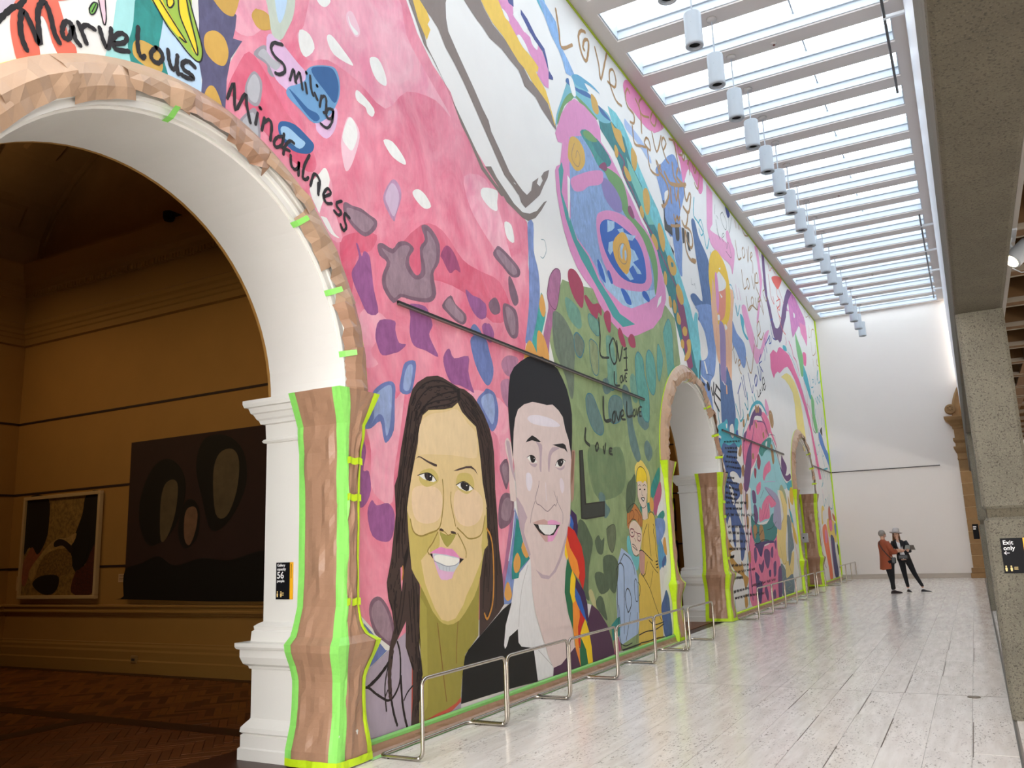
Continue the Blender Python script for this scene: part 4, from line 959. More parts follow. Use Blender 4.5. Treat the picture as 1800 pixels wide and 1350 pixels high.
s 12 ltr 3.2 3035,1148 33,13
s 12 ltr 3.2 3029,1113 37,9
s 12 ltr 3.2 3028,1064 33,8
s 12 ltr 3.5 2916,1039 -1,-48 49,3
s 12 ltr 2.5 2973,1023 17,14 10,-16 -19,-14 -8,16
s 12 ltr 2.5 3001,1041 7,-24 20,26
s 12 ltr 2.5 3033,1021 2,30 20,4
s 12 ltr 2.5 3033,1035 12,3
s 12 ltr 2.5 3033,1021 13,2
s 12 ltr 5 2792,925 -1,-82 63,5
s 12 ltr 3.5 2876,872 19,13 4,-21 -14,-21 -16,1 7,28
s 12 ltr 3.5 2909,887 21,-33 24,35
s 12 ltr 3.2 2958,871 32,14 -7,16 -22,-11 4,-24 38,1
s 12 ltr 4 3031,938 -3,-54 56,7
s 12 ltr 3 3091,903 19,17 10,-19 -20,-11 -9,13
s 12 ltr 3 3131,925 8,-27 22,34
s 12 ltr 3 3165,898 7,37 28,5
s 12 ltr 2.5 3168,917 21,4
s 12 ltr 2.5 3165,899 24,3
s 12 ltr 4.5 2615,791 -9,-41 35,-14
s 12 ltr 3.2 2695,738 17,13 8,-15 -19,-15 -6,17
s 12 ltr 3.2 2766,742 7,-25 16,39
s 12 ltr 3.2 2848,720 -27,3 2,16 24,3
s 12 ltr 2.5 2822,730 18,2
p 11 ltk 2550,711 31,4 3,-87 3,-91 163,12 -8,-53 -165,-13 -37,2
p 12 ltr 2559,709 14,2 2,-84 -1,-96 165,13 -6,-43 -155,-13 -30,1
#painted_couple
f 2 ylh 3079,692 68,30 61,-25 32,-27 3,-57 -26,-59 -19,0 14,96 -36,30 -72,5 -23,-30
f 3 yel 3081,634 17,41 35,19 45,-5 28,-24 -2,-35 -17,12 -34,-11 -13,6 -36,-2
s 4 blk 1 3080,627 18,48 35,19 45,-5 28,-24 -2,-35
f 2 fac 3095,634 45,3 57,5 4,-50 -23,-45 -30,-13 -26,5 -30,30
s 4 blk 1 3093,625 -4,-50 33,-36 26,-5 30,13 18,45
p 2 fac 3131,540 58,14 -2,-60 -34,-7 -27,3
s 5 blk 1 3105,618 15,5 8,-6
s 5 blk 1 3155,620 20,6 13,-6
s 5 blk 2 3112,604 14,2
s 5 blk 2 3164,606 13,1
s 5 blk 0.8 3138,602 -3,-16 13,-4
f 4 blk 3124,573 41,2 -12,-16 -17,4
f 5 wht 3135,571 22,0 -7,-8
p 3 teal 3189,554 29,4 3,-32 -26,-13
p 2 teal 3103,536 22,10 0,-31 -15,9
f 3 hro 2960,500 12,24 55,22 34,-2 47,-29 18,-25 -15,-30 -29,9 -40,20 -44,-9 -26,-27 -14,12
s 4 blk 1 2954,465 6,35 12,24 55,22 34,-2 47,-29 18,-25 -16,-37
s 4 hrk 1.2 2983,489 12,24 27,9 15,-15 -21,-18
s 4 hrk 1.2 3049,526 25,-6 14,-18 -13,-24
s 4 hrk 1.2 2967,471 23,9 26,9 34,-3
s 4 hrk 1.2 3098,508 9,-24 -8,-18
f 3 fac 2972,450 21,24 40,9 41,-11 31,-25 -2,-33 -41,-53 -36,-8 -31,15 -17,47
s 4 blk 1 2972,453 6,-38 17,-47 31,-15 31,5
s 5 rdk 1.5 2989,453 -11,-17 18,-12 27,6 -1,20 -33,3
s 5 rdk 1.5 3058,435 -3,-21 29,-6 9,24 -35,3
s 5 rdk 1 3021,444 38,-7
s 5 blk 2 2999,440 7,-1
s 5 blk 2 3070,426 6,-1
s 5 blk 1.2 2996,397 28,-6 23,-18
s 5 blk 1.2 2999,389 44,-16
s 5 blk 0.8 3025,418 11,-12
#painted_couple_clothes
f 2 tlq 2946,418 22,9 15,-32 19,-36 41,-10 21,0 -21,-44 -34,2 -63,65
p 2 lbj 2841,335 43,50 30,-9 62,-22 42,-48 18,-41 -16,-155 -19,-35 -164,-20 -34,22 6,134 21,81
p 2 yej 3126,487 60,4 14,25 39,4 30,-19 0,-73 6,-63 10,-47 -5,-293 -17,0 -262,5 35,165 11,87 58,27 -14,66
p 3 ros2 3068,370 31,2 29,-16 -19,-71 -36,-5 -16,31
s 4 blk 1.6 3068,370 31,2 51,-19 60,-24
s 4 blk 1.6 3074,286 20,-10 20,8
s 4 blk 1.8 2823,310 32,22 29,-6 11,-25 -11,-89
s 4 blk 1.4 2906,365 58,-20 34,-31 7,-28
s 4 blk 1.4 2864,337 42,28
s 4 blk 1.5 2830,307 -11,-90 -6,-102 13,-52 7,-24
s 4 blk 1.8 2912,157 -14,28 -1,37 26,19 26,-23 2,-32 -19,-20 -20,-9
s 4 blk 1.4 2999,191 -7,25 4,43 17,10 11,-28 -5,-49 -20,-1
s 4 blk 1.2 3031,257 22,-15 -9,-30 -11,-10 -6,-54
s 4 blk 1.2 2884,212 -21,-123
s 4 blk 1.2 2938,155 -61,-91
s 4 blk 1.2 3008,149 -27,-104
s 4 blk 1.2 2825,190 9,-77
s 4 blk 1.4 2825,60 46,-13 64,3
p 4 blk 2833,39 190,1 -1,-5 -179,-2
s 4 blk 1.6 3009,69 82,5 94,-4 111,12
s 4 blk 1.6 3124,111 65,-22 109,1
s 4 blk 1.4 3096,273 60,-45 49,-61 36,-43 31,-28
s 4 blk 1.2 3180,327 43,-28 42,-19
s 4 blk 1.2 3115,281 35,47
s 4 blk 1 3165,230 43,61
s 4 blk 1.6 3023,40 78,-3 104,0 90,-4
s 4 blk 2 3247,325 23,2
s 4 blk 2 3249,313 23,2
s 4 blk 2 3251,301 21,2
s 4 blk 1.2 3187,472 2,-59 6,-65
s 4 blk 1.2 3173,472 -50,-46 -14,-51
s 4 blk 1.4 3244,472 12,-12 -14,-19 18,-29 -3,-40 11,-38
s 4 blk 1.2 3196,494 13,21 30,4 30,-18 7,-35
#painted_paint_strokes_beside_couple
f 2 teal 3249,619 48,42 70,47 2,-37 -42,-55 -57,-38 -27,9
f 2 rose 3279,575 85,73 18,-36 -24,-41 -38,-40 -40,-26 -20,25
f 2 orb 3220,567 31,11 19,-22 -10,-29 -30,-4
f 2 wht 3322,544 58,35 1,-47 -77,-27
f 2 teal 3304,502 76,27 16,-23 -68,-30
f 2 slb 3277,492 105,1 10,-43 -58,-41 -54,-19 -3,54
f 2 skb2 3287,374 28,41 34,-29 31,-46 -7,-29 -46,-27 -45,21
f 2 orb 3352,399 30,22 10,-26 0,-46 -29,8
f 3 nav2 3325,323 46,24 6,-20 -47,-30
f 2 wh2 3299,295 73,10 4,-29 -32,-8 -32,-55 -15,26
f 2 nav2 3279,150 39,32 35,28 30,-38 3,-54 10,-61 -18,-32 -74,4 -23,69
#painted_woman
p 6 hair 1524,547 12,22 14,64 12,40 21,72 14,32 21,20 40,21 48,10 23,-1 43,-8 36,-7 25,0 41,-12 30,-19 25,-22 26,-32 16,-35 7,-36 1,-67 -1,-34 7,-68 4,-89 14,-67 4,-77 -29,-19 -104,-50 8,110 13,169 -12,87 -267,-11 -16,-96 17,-124 -6,-128 11,-60 -14,-56 -1,-48 -31,1 7,51 2,64 -26,54 3,53 -33,-36 -20,-25 -4,-31 -12,4 9,42 16,36 -7,35 -13,28 -5,34 17,52 18,94
p 7 nck 1619,330 264,6 -3,-41 -11,-107 -64,-37 -18,-56 -6,-39 -22,-10 -41,-7 -41,-2 -36,-5 -34,-3 3,55 12,48 -7,50 -4,19
p 8 nckl 1616,302 27,-30 -1,-184 -2,-27 -33,-30 4,53 12,47 -8,51
s 9 nckd 1.4 1686,235 17,-98 15,-80
s 9 nckd 1.2 1776,234 -10,-60 -2,-38
p 5 lavc 1417,163 43,18 45,19 24,15 33,13 28,-61 -3,-140 -94,3 -39,0 -40,0
p 5 redn 1582,151 6,-1 -1,-122 -10,2
p 7 redn 1607,29 34,3 36,5 41,2 41,7 22,11 0,-13 -40,-13 -51,0 -49,-1
p 7 lavc 1726,31 15,1 40,13 -1,-17 -39,2
p 5 blv 1415,261 20,-16 34,-26 33,-20 -12,-3 -35,-16 -41,-17
p 6 wh2 1430,251 5,-4 34,-23 33,-19 5,-5 -12,-3 -8,2 -26,22
#painted_woman_face
p 9 ol 1570,500 19,70 30,89 11,42 8,19 25,16 67,10 39,9 28,17 20,-22 33,-16 35,-15 9,-34 10,-55 6,-56 9,-33 10,-28 -1,-38 -1,-43 2,-22 -18,-11 -13,-31 -8,-28 -16,-32 -21,-25 -44,-34 -27,-16 -27,-6 -25,0 -22,6 -15,8 -27,23 -35,46 -17,20 -16,16 -13,17 -6,43 -5,38
p 10 skn 1588,568 31,91 11,42 8,18 25,16 67,10 39,9 28,17 20,-21 33,-17 35,-15 9,-33 10,-55 7,-56 10,-35 7,-26 -5,-22 -20,-48 -7,-33 3,-32 -27,-31 -26,-30 -29,-27 -16,-22 -37,-29 -34,-4 -28,7 -27,28 -23,35 -15,24 -9,29 -6,23 31,20 8,13 36,37 -28,-4 -46,-11 -26,6 -16,32 -11,19 5,27
f 11 skl 1626,696 44,30 68,14 55,14 48,-30 41,-22 6,-51 -18,-17 -106,0 -111,-6 -35,1
f 11 skp 1595,543 31,9 60,-1 29,-19 -3,-39 -21,-22 -43,-7 -37,6 -18,19 -5,31
f 11 skp 1776,543 45,10 53,-2 33,-21 -1,-35 -28,-27 -50,-10 -43,12 -18,31
f 11 olg 1620,578 14,10 36,7 25,-11 6,-16 -15,-9 -36,-9 -27,10
f 11 olg 1786,583 24,10 41,-2 16,-19 -5,-18 -30,-14 -36,8 -15,12
f 11 olg 1661,414 18,27 18,4 3,-31 -26,-20 -14,3
s 12 oll 1.4 1582,474 11,-27 27,-11 34,5 44,12 15,30 9,49 -4,39
s 12 oll 1.4 1780,455 27,-14 28,-13 46,4 22,15 15,39
s 12 oll 1.2 1755,542 -1,-27 12,-35 7,-21
s 12 oll 1.4 1694,445 -23,-25 -21,-17 6,-10
s 12 oll 1.4 1782,441 20,-21 17,-23 -1,-16
f 11 old 1701,445 33,-8 38,2 -16,-18 -16,-10 -7,-2 -15,10
s 12 oll 1 1699,448 24,-3 15,-8 19,4 19,-2
f 13 brk 1700,452 10,1 9,-4 -2,-2 -12,1
f 13 brk 1749,445 8,2 15,-3 1,-4 -16,1
p 13 brk 1603,612 15,9 10,-1 31,-8 36,-6 0,-5 -11,0 -32,8 -28,9 -10,-1
p 13 brk 1769,595 22,7 40,9 25,2 19,-8 12,-13 -18,12 -17,3 -25,-2 -37,-8
p 12 eyw 1617,576 24,5 21,1 18,-7 12,-8 -13,-4 -18,1 -24,4
p 13 blk 1641,581 21,2 14,-5 -4,-12 -11,-2 -15,4 -5,7
p 13 brk 1650,581 5,1 -1,-17 -5,1
f 14 wht 1663,576 4,2 1,-2 -3,-2
p 12 eyw 1781,561 24,8 24,-1 21,-8 13,-6 -20,-6 -19,-1 -28,6
p 13 blk 1801,566 12,4 20,-3 11,-5 -5,-13 -11,-2 -20,5 -7,6
f 14 wht 1827,562 4,1 2,-2 -4,-1
s 13 blk 0.8 1613,575 28,7 21,1 18,-7 12,-10
s 13 blk 0.8 1779,560 30,10 24,-2 31,-14
p 12 lipp 1657,396 21,7 18,5 13,1 24,-4 22,-1 15,-8 19,-13 19,-4 -23,3 -34,5 -34,5 -36,3
p 12 lipl 1667,395 14,-1 104,-12 7,-7 -16,-14 -16,-15 -8,-12 -22,-3 -26,2 -8,8 -9,14 -10,18
p 13 blk 1657,395 12,0 1,-12
p 13 blk 1789,381 19,-3 -22,-11
p 13 teeg 1670,395 11,0 44,-4 60,-9 1,-15 -18,-13 -8,-5 -29,2 -33,6 -14,16 -10,10
f 14 teew 1677,389 26,2 51,-7 31,-5 -4,-8 -28,-9 -22,2 -29,8 -21,5
s 14 lin 0.8 1675,378 20,-6 21,-6 22,-3 31,2 14,5
s 14 lin 0.5 1696,368 2,-11
s 14 lin 0.5 1713,364 0,-10
s 14 lin 0.5 1727,361 1,-9
s 14 lin 0.5 1742,361 0,-9
f 10 olg 1894,443 17,4 16,-18 1,-17 -19,-10 -9,-13 -8,11
#painted_woman_hair_strands
s 8 hbk 1.3 1799,801 -52,-10 -61,-22 -44,-30 -26,-32
s 8 hbk 1.3 1795,807 -63,-1 -64,-16 -44,-33 -21,-31
s 8 hbk 1.3 1787,810 -70,7 -59,-14 -44,-29 -21,-34
s 8 hbk 1.3 1799,789 -45,-14 -54,-12 -44,-16 -25,-22
s 8 hbk 1.3 1794,778 -40,-16 -54,-12 -37,-9
s 8 hbk 1.2 1613,711 -15,-54 -22,-70
s 8 hbk 1.2 1596,725 -15,-60 -21,-79
s 8 hbk 1.2 1623,700 -19,-62 -14,-50 -8,-39
s 8 hbk 1.2 1579,715 -11,-61 -18,-78 -14,-76
s 8 hbk 1.2 1564,615 -11,-68 -11,-85 -5,-73
s 8 hbk 1.2 1547,585 -14,-67 -4,-74 -1,-64
s 8 hbk 1.2 1579,558 -11,-58 -11,-56
s 8 hbk 1.2 1565,519 -14,-75 2,-56
s 8 hbk 1.2 1820,801 45,-18 37,-29 29,-38
s 8 hbk 1.2 1811,787 40,-24 42,-29 24,-36
s 8 hbk 1.2 1814,774 28,-28 50,-25 15,-35
s 8 hbk 1.2 1936,712 15,-45 4,-79
s 8 hbk 1.2 1912,686 14,-66 5,-67
s 8 hbk 1.2 1946,667 5,-79 4,-79
s 8 hbk 1.2 1920,597 18,-66 5,-66
s 8 hbk 1.2 1958,554 5,-67 9,-67 3,-88
s 8 hbk 1.2 1939,464 -1,-87 -14,-85
s 8 hbk 1.2 1917,388 -13,-74 -8,-62
s 8 hbk 1.2 1969,376 0,-65 -8,-64
s 8 hbk 1.2 1941,291 -11,-42 -23,-27
s 8 hbk 1.2 1588,350 5,-74 5,-74 11,-73
s 8 hbk 1.2 1601,331 8,-75 5,-55 8,-74
s 8 hbk 1.2 1574,314 5,-55 6,-55
s 8 hbk 1.2 1604,202 12,-56 -12,-70
s 8 hbk 1.2 1613,164 5,-54 -17,-51
s 8 hbk 1.2 1553,352 -14,-72 -19,-51
s 8 hbk 1.2 1562,333 -14,-63 -16,-43
s 7 hbk 1.8 1527,317 -6,-27 2,-26 9,-37
s 7 hbk 3 1509,181 -19,-15 -30,-19 -33,-14
s 7 hbk 2 1417,134 14,-3 23,-15 28,-15 15,-5 19,6 20,24 4,40 -3,26 -8,19
s 7 hair 5 1510,195 -9,-40 0,-27 2,-25
s 7 hbk 2.6 1503,110 3,-15 9,-30 11,-24
s 7 hbk 1.5 1495,163 -9,-26 -2,-25 5,-36
s 7 hbk 1.2 1494,117 -9,-12
s 7 hbk 2.6 1540,139 5,-53 9,-35 8,-21
s 7 hbk 1.4 1584,112 -20,-11 -13,-14
p 9 hbk 1555,388 18,28 1,-19 -12,-28 -6,-8
p 8 pk 1543,367 7,3 3,-18 -6,-37 -3,19
s 9 gld 1.6 1551,370 1,-15 -4,-14
s 9 gld 2.4 1925,453 17,-15 11,-29 3,-54 -3,-54 -9,-42 -19,-28 -13,-6 -10,14
p 8 hbk 1793,806 15,5 3,-31 -13,-6
#painted_woman_hair_lines
s 9 hbk 0.9 1589,672 -1,-8 -4,-9
s 9 hbk 0.9 1651,742 -6,-6 -7,-4
s 9 hbk 0.9 1641,732 -5,-5 -7,-5
s 9 hbk 0.9 1631,747 -4,-7 -6,-4
s 9 hbk 0.9 1598,657 -4,-18 -9,-25
s 9 hbk 0.9 1584,709 -3,-11 -5,-13
s 9 hbk 0.9 1550,472 1,-18 -1,-24
s 9 hbk 0.9 1607,676 -2,-12 -5,-14
s 9 hbk 0.9 1574,688 -3,-16 -5,-12
s 9 hbk 0.9 1601,665 0,-7 -5,-10
s 9 hbk 0.9 1593,720 -3,-13 -5,-13
s 9 hbk 0.9 1622,718 -2,-11 -5,-10
s 9 hbk 0.9 1644,736 -4,-5 -8,-4
s 9 hbk 0.9 1626,754 -4,-7 -6,-6
s 9 hbk 0.9 1637,729 -6,-6 -4,-7
s 9 hbk 0.9 1549,593 -4,-22 -5,-18
s 9 hbk 0.9 1611,766 -2,-6 -4,-4
s 9 hbk 0.9 1630,753 -3,-6 -5,-3
s 9 hbk 0.9 1550,473 1,-14 -2,-22
s 9 hbk 0.9 1557,568 -2,-11 -3,-11
s 9 hbk 0.9 1613,727 -3,-12 -5,-12
s 9 hbk 0.9 1649,733 -6,-5 -8,-4
s 9 hbk 0.9 1616,732 -2,-9 -4,-9
s 9 hbk 0.9 1574,422 4,-18 2,-16
s 9 hbk 0.9 1559,457 2,-19 -1,-19
s 9 hbk 0.9 1630,746 -4,-6 -6,-4
s 9 hbk 0.9 1577,592 -6,-24 -6,-20
s 9 hbk 0.9 1568,669 -3,-12 -5,-14
s 9 hbk 0.9 1591,654 -3,-13 -7,-19
s 9 hbk 0.9 1596,603 -4,-15 -6,-16
s 9 hbk 0.9 1613,691 -2,-10 -4,-10
s 9 hbk 0.9 1568,648 -1,-10 -6,-17
s 9 hbk 0.9 1543,572 -1,-11 -4,-11
s 9 hbk 0.9 1643,743 -6,-7 -8,-6
s 9 hbk 0.9 1599,642 -6,-25 -9,-25
s 9 hbk 0.9 1542,533 -3,-14 -1,-12
s 9 hbk 0.9 1538,467 -1,-23 -3,-22
s 9 hbk 0.9 1543,494 2,-11 0,-10
s 9 hbk 0.9 1617,726 -3,-12 -5,-13
s 9 hbk 0.9 1610,757 -5,-10 -7,-9
s 9 hbk 0.9 1537,477 -3,-31 -5,-31
s 9 hbk 0.9 1634,751 -2,-5 -5,-3
s 9 hbk 0.9 1572,661 -2,-10 -5,-13
s 9 hbk 0.9 1621,689 -1,-8 -3,-9
s 9 hbk 0.9 1616,734 -3,-6 -4,-7
s 9 hbk 0.9 1559,546 -2,-12 -4,-11
s 9 hbk 0.9 1553,544 -3,-19 -5,-17
s 9 hbk 0.9 1544,486 2,-9 -1,-8
s 9 hbk 0.9 1558,515 -1,-19 0,-16
s 9 hbk 0.9 1617,742 -2,-5 -5,-4
s 9 hbk 0.9 1610,728 -3,-13 -5,-13
s 9 hbk 0.9 1532,520 0,-9 -1,-8
s 9 hbk 0.9 1584,736 -4,-18 -7,-17
s 9 hbk 0.9 1594,670 -2,-8 -3,-9
s 9 hbk 0.9 1550,467 0,-24 -2,-23
s 9 hbk 0.9 1651,737 -7,-7 -10,-5
s 9 hbk 0.9 1596,618 -6,-22 -8,-23
s 9 hbk 0.9 1551,475 1,-9 0,-12
s 9 hbk 0.9 1582,616 -4,-18 -6,-18
s 9 hbk 0.9 1564,535 -3,-12 -4,-13
s 9 hbk 0.9 1597,657 -3,-16 -8,-21
s 9 hbk 0.9 1630,744 -4,-7 -7,-5
s 9 hbk 0.9 1544,488 1,-9 0,-9
s 9 hbk 0.9 1567,531 -4,-19 -2,-16
s 9 hbk 0.9 1647,738 -6,-6 -7,-4
s 9 hbk 0.9 1563,553 -3,-16 -5,-15
s 9 hbk 0.9 1585,730 -4,-19 -7,-18
s 9 hbk 0.9 1604,757 -3,-8 -5,-6
s 9 hbk 0.9 1573,617 -2,-14 -5,-13
s 9 hbk 0.9 1611,689 -2,-12 -5,-13
s 9 hbk 0.9 1984,396 2,-31 5,-31
s 9 hbk 0.9 1916,364 -10,-37 -6,-36
s 9 hbk 0.9 1930,739 7,-16 9,-14
s 9 hbk 0.9 1852,752 11,-7 13,-6
s 9 hbk 0.9 1858,796 14,-9 19,-12
s 9 hbk 0.9 1895,691 6,-28 7,-25
s 9 hbk 0.9 1942,635 2,-25 4,-22
s 9 hbk 0.9 1873,750 11,-8 14,-6
s 9 hbk 0.9 1864,763 13,-9 15,-8
s 9 hbk 0.9 1815,777 4,-7 4,-5
s 9 hbk 0.9 1824,775 5,-7 6,-5
s 9 hbk 0.9 1927,567 2,-20 3,-15
s 9 hbk 0.9 1910,765 12,-9 10,-14
s 9 hbk 0.9 1930,374 -8,-36 -4,-36
s 9 hbk 0.9 1928,402 -8,-35 -5,-37
s 9 hbk 0.9 1923,379 -6,-23 -3,-22
s 9 hbk 0.9 1889,761 15,-11 14,-14
s 9 hbk 0.9 1913,724 8,-26 11,-24
s 9 hbk 0.9 1873,766 11,-8 13,-7
s 9 hbk 0.9 1949,581 1,-26 4,-22
s 9 hbk 0.9 1863,769 13,-9 15,-8
s 9 hbk 0.9 1863,778 14,-10 15,-9
s 9 hbk 0.9 1969,533 1,-28 2,-26
s 9 hbk 0.9 1967,587 1,-24 3,-21
s 9 hbk 0.9 1949,584 2,-29 4,-25
s 9 hbk 0.9 1934,504 1,-15 3,-16
s 9 hbk 0.9 1908,728 4,-15 7,-13
s 9 hbk 0.9 1933,660 3,-31 5,-30
s 9 hbk 0.9 1965,461 -2,-24 1,-23
s 9 hbk 0.9 1974,532 0,-22 3,-21
s 9 hbk 0.9 1834,783 4,-5 6,-3
s 9 hbk 0.9 1818,774 4,-7 5,-5
s 9 hbk 0.9 1850,796 11,-7 18,-9
s 9 hbk 0.9 1923,538 1,-17 4,-16
s 9 hbk 0.9 1917,622 1,-19 4,-17
s 9 hbk 0.9 1906,710 5,-19 7,-17
s 9 hbk 0.9 1928,713 6,-16 8,-14
s 9 hbk 0.9 1948,439 -3,-25 -1,-24
s 9 hbk 0.9 1977,555 0,-18 3,-17
s 9 hbk 0.9 1956,441 -3,-26 0,-26
s 9 hbk 0.9 1934,494 1,-16 -1,-19
s 9 hbk 0.9 1952,692 6,-27 4,-28
s 9 hbk 0.9 1920,742 10,-23 12,-21
s 9 hbk 0.9 1955,592 1,-26 3,-23
s 9 hbk 0.9 1816,777 4,-7 5,-6
s 9 hbk 0.9 1936,537 0,-15 3,-14
s 9 hbk 0.9 1884,778 14,-11 16,-10
s 9 hbk 0.9 1855,742 11,-7 13,-5
s 9 hbk 0.9 1917,677 7,-27 6,-29
s 9 hbk 0.9 1921,398 -8,-32 -6,-35
s 9 hbk 0.9 1833,786 9,-8 11,-6
s 9 hbk 0.9 1940,672 4,-27 4,-27
s 9 hbk 0.9 1917,590 3,-31 6,-26
s 9 hbk 0.9 1823,764 5,-8 5,-7
s 9 hbk 0.9 1936,489 -1,-28 -3,-30
s 9 hbk 0.9 1959,644 2,-35 5,-33
s 9 hbk 0.9 1948,545 2,-29 4,-28
s 9 hbk 0.9 1841,799 11,-6 13,-5
s 9 hbk 0.9 1863,760 17,-12 18,-9
s 9 hbk 0.9 1854,786 8,-6 13,-7
s 9 hbk 0.9 1947,718 12,-23 8,-27
s 9 hbk 0.9 1954,385 -2,-21 1,-21
s 9 hbk 0.9 1861,790 13,-9 16,-10
s 9 hbk 0.9 1966,559 1,-26 3,-24
s 9 hbk 0.9 1951,452 -3,-28 -1,-27
s 9 hbk 0.9 1834,753 10,-8 15,-6
s 9 hbk 0.9 1899,678 4,-21 6,-18
s 9 hbk 0.9 1860,769 16,-13 19,-10
s 9 hbk 0.9 1835,776 8,-10 19,-9
s 9 hbk 0.9 1884,751 15,-10 12,-16
s 9 hbk 0.9 1611,165 2,-9 0,-6
s 9 hbk 0.9 1583,314 -1,-17 -1,-16
s 9 hbk 0.9 1592,89 0,-10 -1,-6
s 9 hbk 0.9 1566,189 4,-8 3,-6
s 9 hbk 0.9 1583,243 1,-12 -2,-8
s 9 hbk 0.9 1598,68 0,-7 -1,-8
s 9 hbk 0.9 1596,192 2,-17 -1,-14
s 9 hbk 0.9 1596,316 0,-23 -2,-22
s 9 hbk 0.9 1583,318 0,-12 -1,-10
s 9 hbk 0.9 1611,120 -1,-9 -2,-9
s 9 hbk 0.9 1603,125 -1,-8 -1,-8
s 9 hbk 0.9 1607,122 -1,-14 -3,-13
s 9 hbk 0.9 1579,163 5,-10 3,-8
s 9 hbk 0.9 1607,167 2,-14 0,-9
s 9 hbk 0.9 1609,168 2,-13 0,-10
s 9 hbk 0.9 1609,305 -1,-31 -2,-29
s 9 hbk 0.9 1581,174 4,-7 1,-5
s 9 hbk 0.9 1608,141 3,-4 0,-3
s 9 hbk 0.9 1587,82 -1,-11 -1,-10
s 9 hbk 0.9 1597,218 1,-12 0,-8
s 9 hbk 0.9 1592,303 -1,-25 -2,-23
s 9 hbk 0.9 1592,65 1,-6 -2,-6
s 9 hbk 0.9 1602,100 -1,-12 -2,-11
s 9 hbk 0.9 1592,324 -1,-18 -1,-17
s 9 hbk 0.9 1592,67 0,-11 -1,-10
s 9 hbk 0.9 1605,59 0,-7 -1,-6
s 9 hbk 0.9 1570,241 1,-11 -3,-7
s 9 hbk 0.9 1582,160 4,-7 2,-7
s 9 hbk 0.9 1596,177 1,-12 -1,-7
s 9 hbk 0.9 1608,218 1,-26 1,-13
s 9 hbk 0.9 1603,136 0,-8 -2,-8
s 9 hbk 0.9 1601,77 0,-7 -1,-6
s 9 hbk 0.9 1601,138 0,-9 -2,-11
s 9 hbk 0.9 1610,134 0,-6 -2,-9
s 9 hbk 0.9 1604,106 -1,-10 -2,-10
s 9 hbk 0.9 1603,138 2,-6 -2,-10
s 9 hbk 0.9 1685,812 9,0 7,4
s 9 hbk 0.9 1660,757 6,0 5,3
s 9 hbk 0.9 1717,780 5,-1 4,2
s 9 hbk 0.9 1740,778 7,0 5,2
s 9 hbk 0.9 1730,755 4,-1 3,3
s 9 hbk 0.9 1734,803 5,-2 4,2
s 9 hbk 0.9 1746,757 7,0 6,3
s 9 hbk 0.9 1631,785 7,2 6,5
s 9 hbk 0.9 1702,783 7,0 5,2
s 9 hbk 0.9 1700,763 8,-1 5,3
s 9 hbk 0.9 1775,807 7,-2 8,0
s 9 hbk 0.9 1702,798 9,0 7,2
s 9 hbk 0.9 1735,800 8,-1 7,1
s 9 hbk 0.9 1693,747 7,-1 5,3
s 9 hbk 0.9 1755,783 4,-1 4,2
s 9 hbk 0.9 1701,790 8,0 7,3
s 9 hbk 0.9 1646,772 5,0 4,3
s 9 hbk 0.9 1768,772 6,1 5,3
s 9 hbk 0.9 1741,816 8,-2 8,0
s 9 hbk 0.9 1702,800 6,0 5,2
s 9 hbk 0.9 1735,818 5,-2 5,1
s 9 hbk 0.9 1763,813 5,-2 4,0
s 9 hbk 0.9 1758,773 5,0 4,3
s 9 hbk 0.9 1667,786 7,0 6,4
s 9 hbk 0.9 1752,758 6,0 5,2
s 9 hbk 0.9 1698,780 7,0 6,3
s 9 hbk 0.9 1666,794 7,0 6,3
s 9 hbk 0.9 1777,803 7,-1 8,0
s 9 hbk 0.9 1633,786 7,1 5,4
s 9 hbk 0.9 1701,812 8,0 6,2
s 9 hbk 0.9 1704,760 6,0 4,2
s 9 hbk 0.9 1671,753 6,0 4,3
s 9 hbk 0.9 1700,760 7,-1 6,3
s 9 hbk 0.9 1638,795 5,1 5,4
s 9 hbk 0.9 1690,784 6,0 4,2
s 9 hbk 0.9 1765,793 7,0 8,1
s 9 hbk 0.9 1680,770 7,0 5,2
s 9 hbk 0.9 1638,790 7,1 6,5
s 9 hbk 0.9 1654,789 8,1 6,5
s 9 hbk 0.9 1659,803 5,0 4,3
s 9 hbk 0.9 1528,290 1,-4 -2,-3
s 9 hbk 0.9 1507,288 2,-3 0,-2
s 9 hbk 0.9 1523,293 0,-5 -1,-4
s 9 hbk 0.9 1516,323 1,-4 -1,-2
s 9 hbk 0.9 1531,352 0,-5 -2,-5
s 9 hbk 0.9 1507,332 1,-5 -1,-5
s 9 hbk 0.9 1518,300 0,-5 -1,-3
s 9 hbk 0.9 1502,300 2,-5 1,-4
s 9 hbk 0.9 1526,308 0,-6 -1,-4
s 9 hbk 0.9 1540,330 0,-5 -2,-3
s 9 hbk 0.9 1524,378 -1,-6 -2,-4
s 9 hbk 0.9 1515,386 -1,-6 -3,-5
s 9 hbk 0.9 1497,327 2,-5 0,-5
s 9 hbk 0.9 1537,363 0,-6 -3,-6
s 9 hbk 0.9 1508,293 1,-4 1,-3
s 9 hbk 0.9 1519,320 0,-6 -1,-4
s 9 hbk 0.9 1510,285 1,-3 1,-3
s 9 hbk 0.9 1506,356 0,-4 -2,-4
s 9 hbk 0.9 1538,343 0,-5 -3,-5
s 9 hbk 0.9 1508,333 1,-5 -1,-5
s 9 hbk 0.9 1523,339 -1,-6 -2,-6
s 9 hbk 0.9 1516,380 -1,-8 -3,-5
#painted_man
p 3 mve 2070,515 16,-16 -39,-129 -42,-85 -13,-21 -14,23 36,65
p 4 blv2 2086,511 16,-24 41,-80 28,-36 -69,-38 -34,-17 -16,-49 -6,-15 -43,2 2,31 38,85
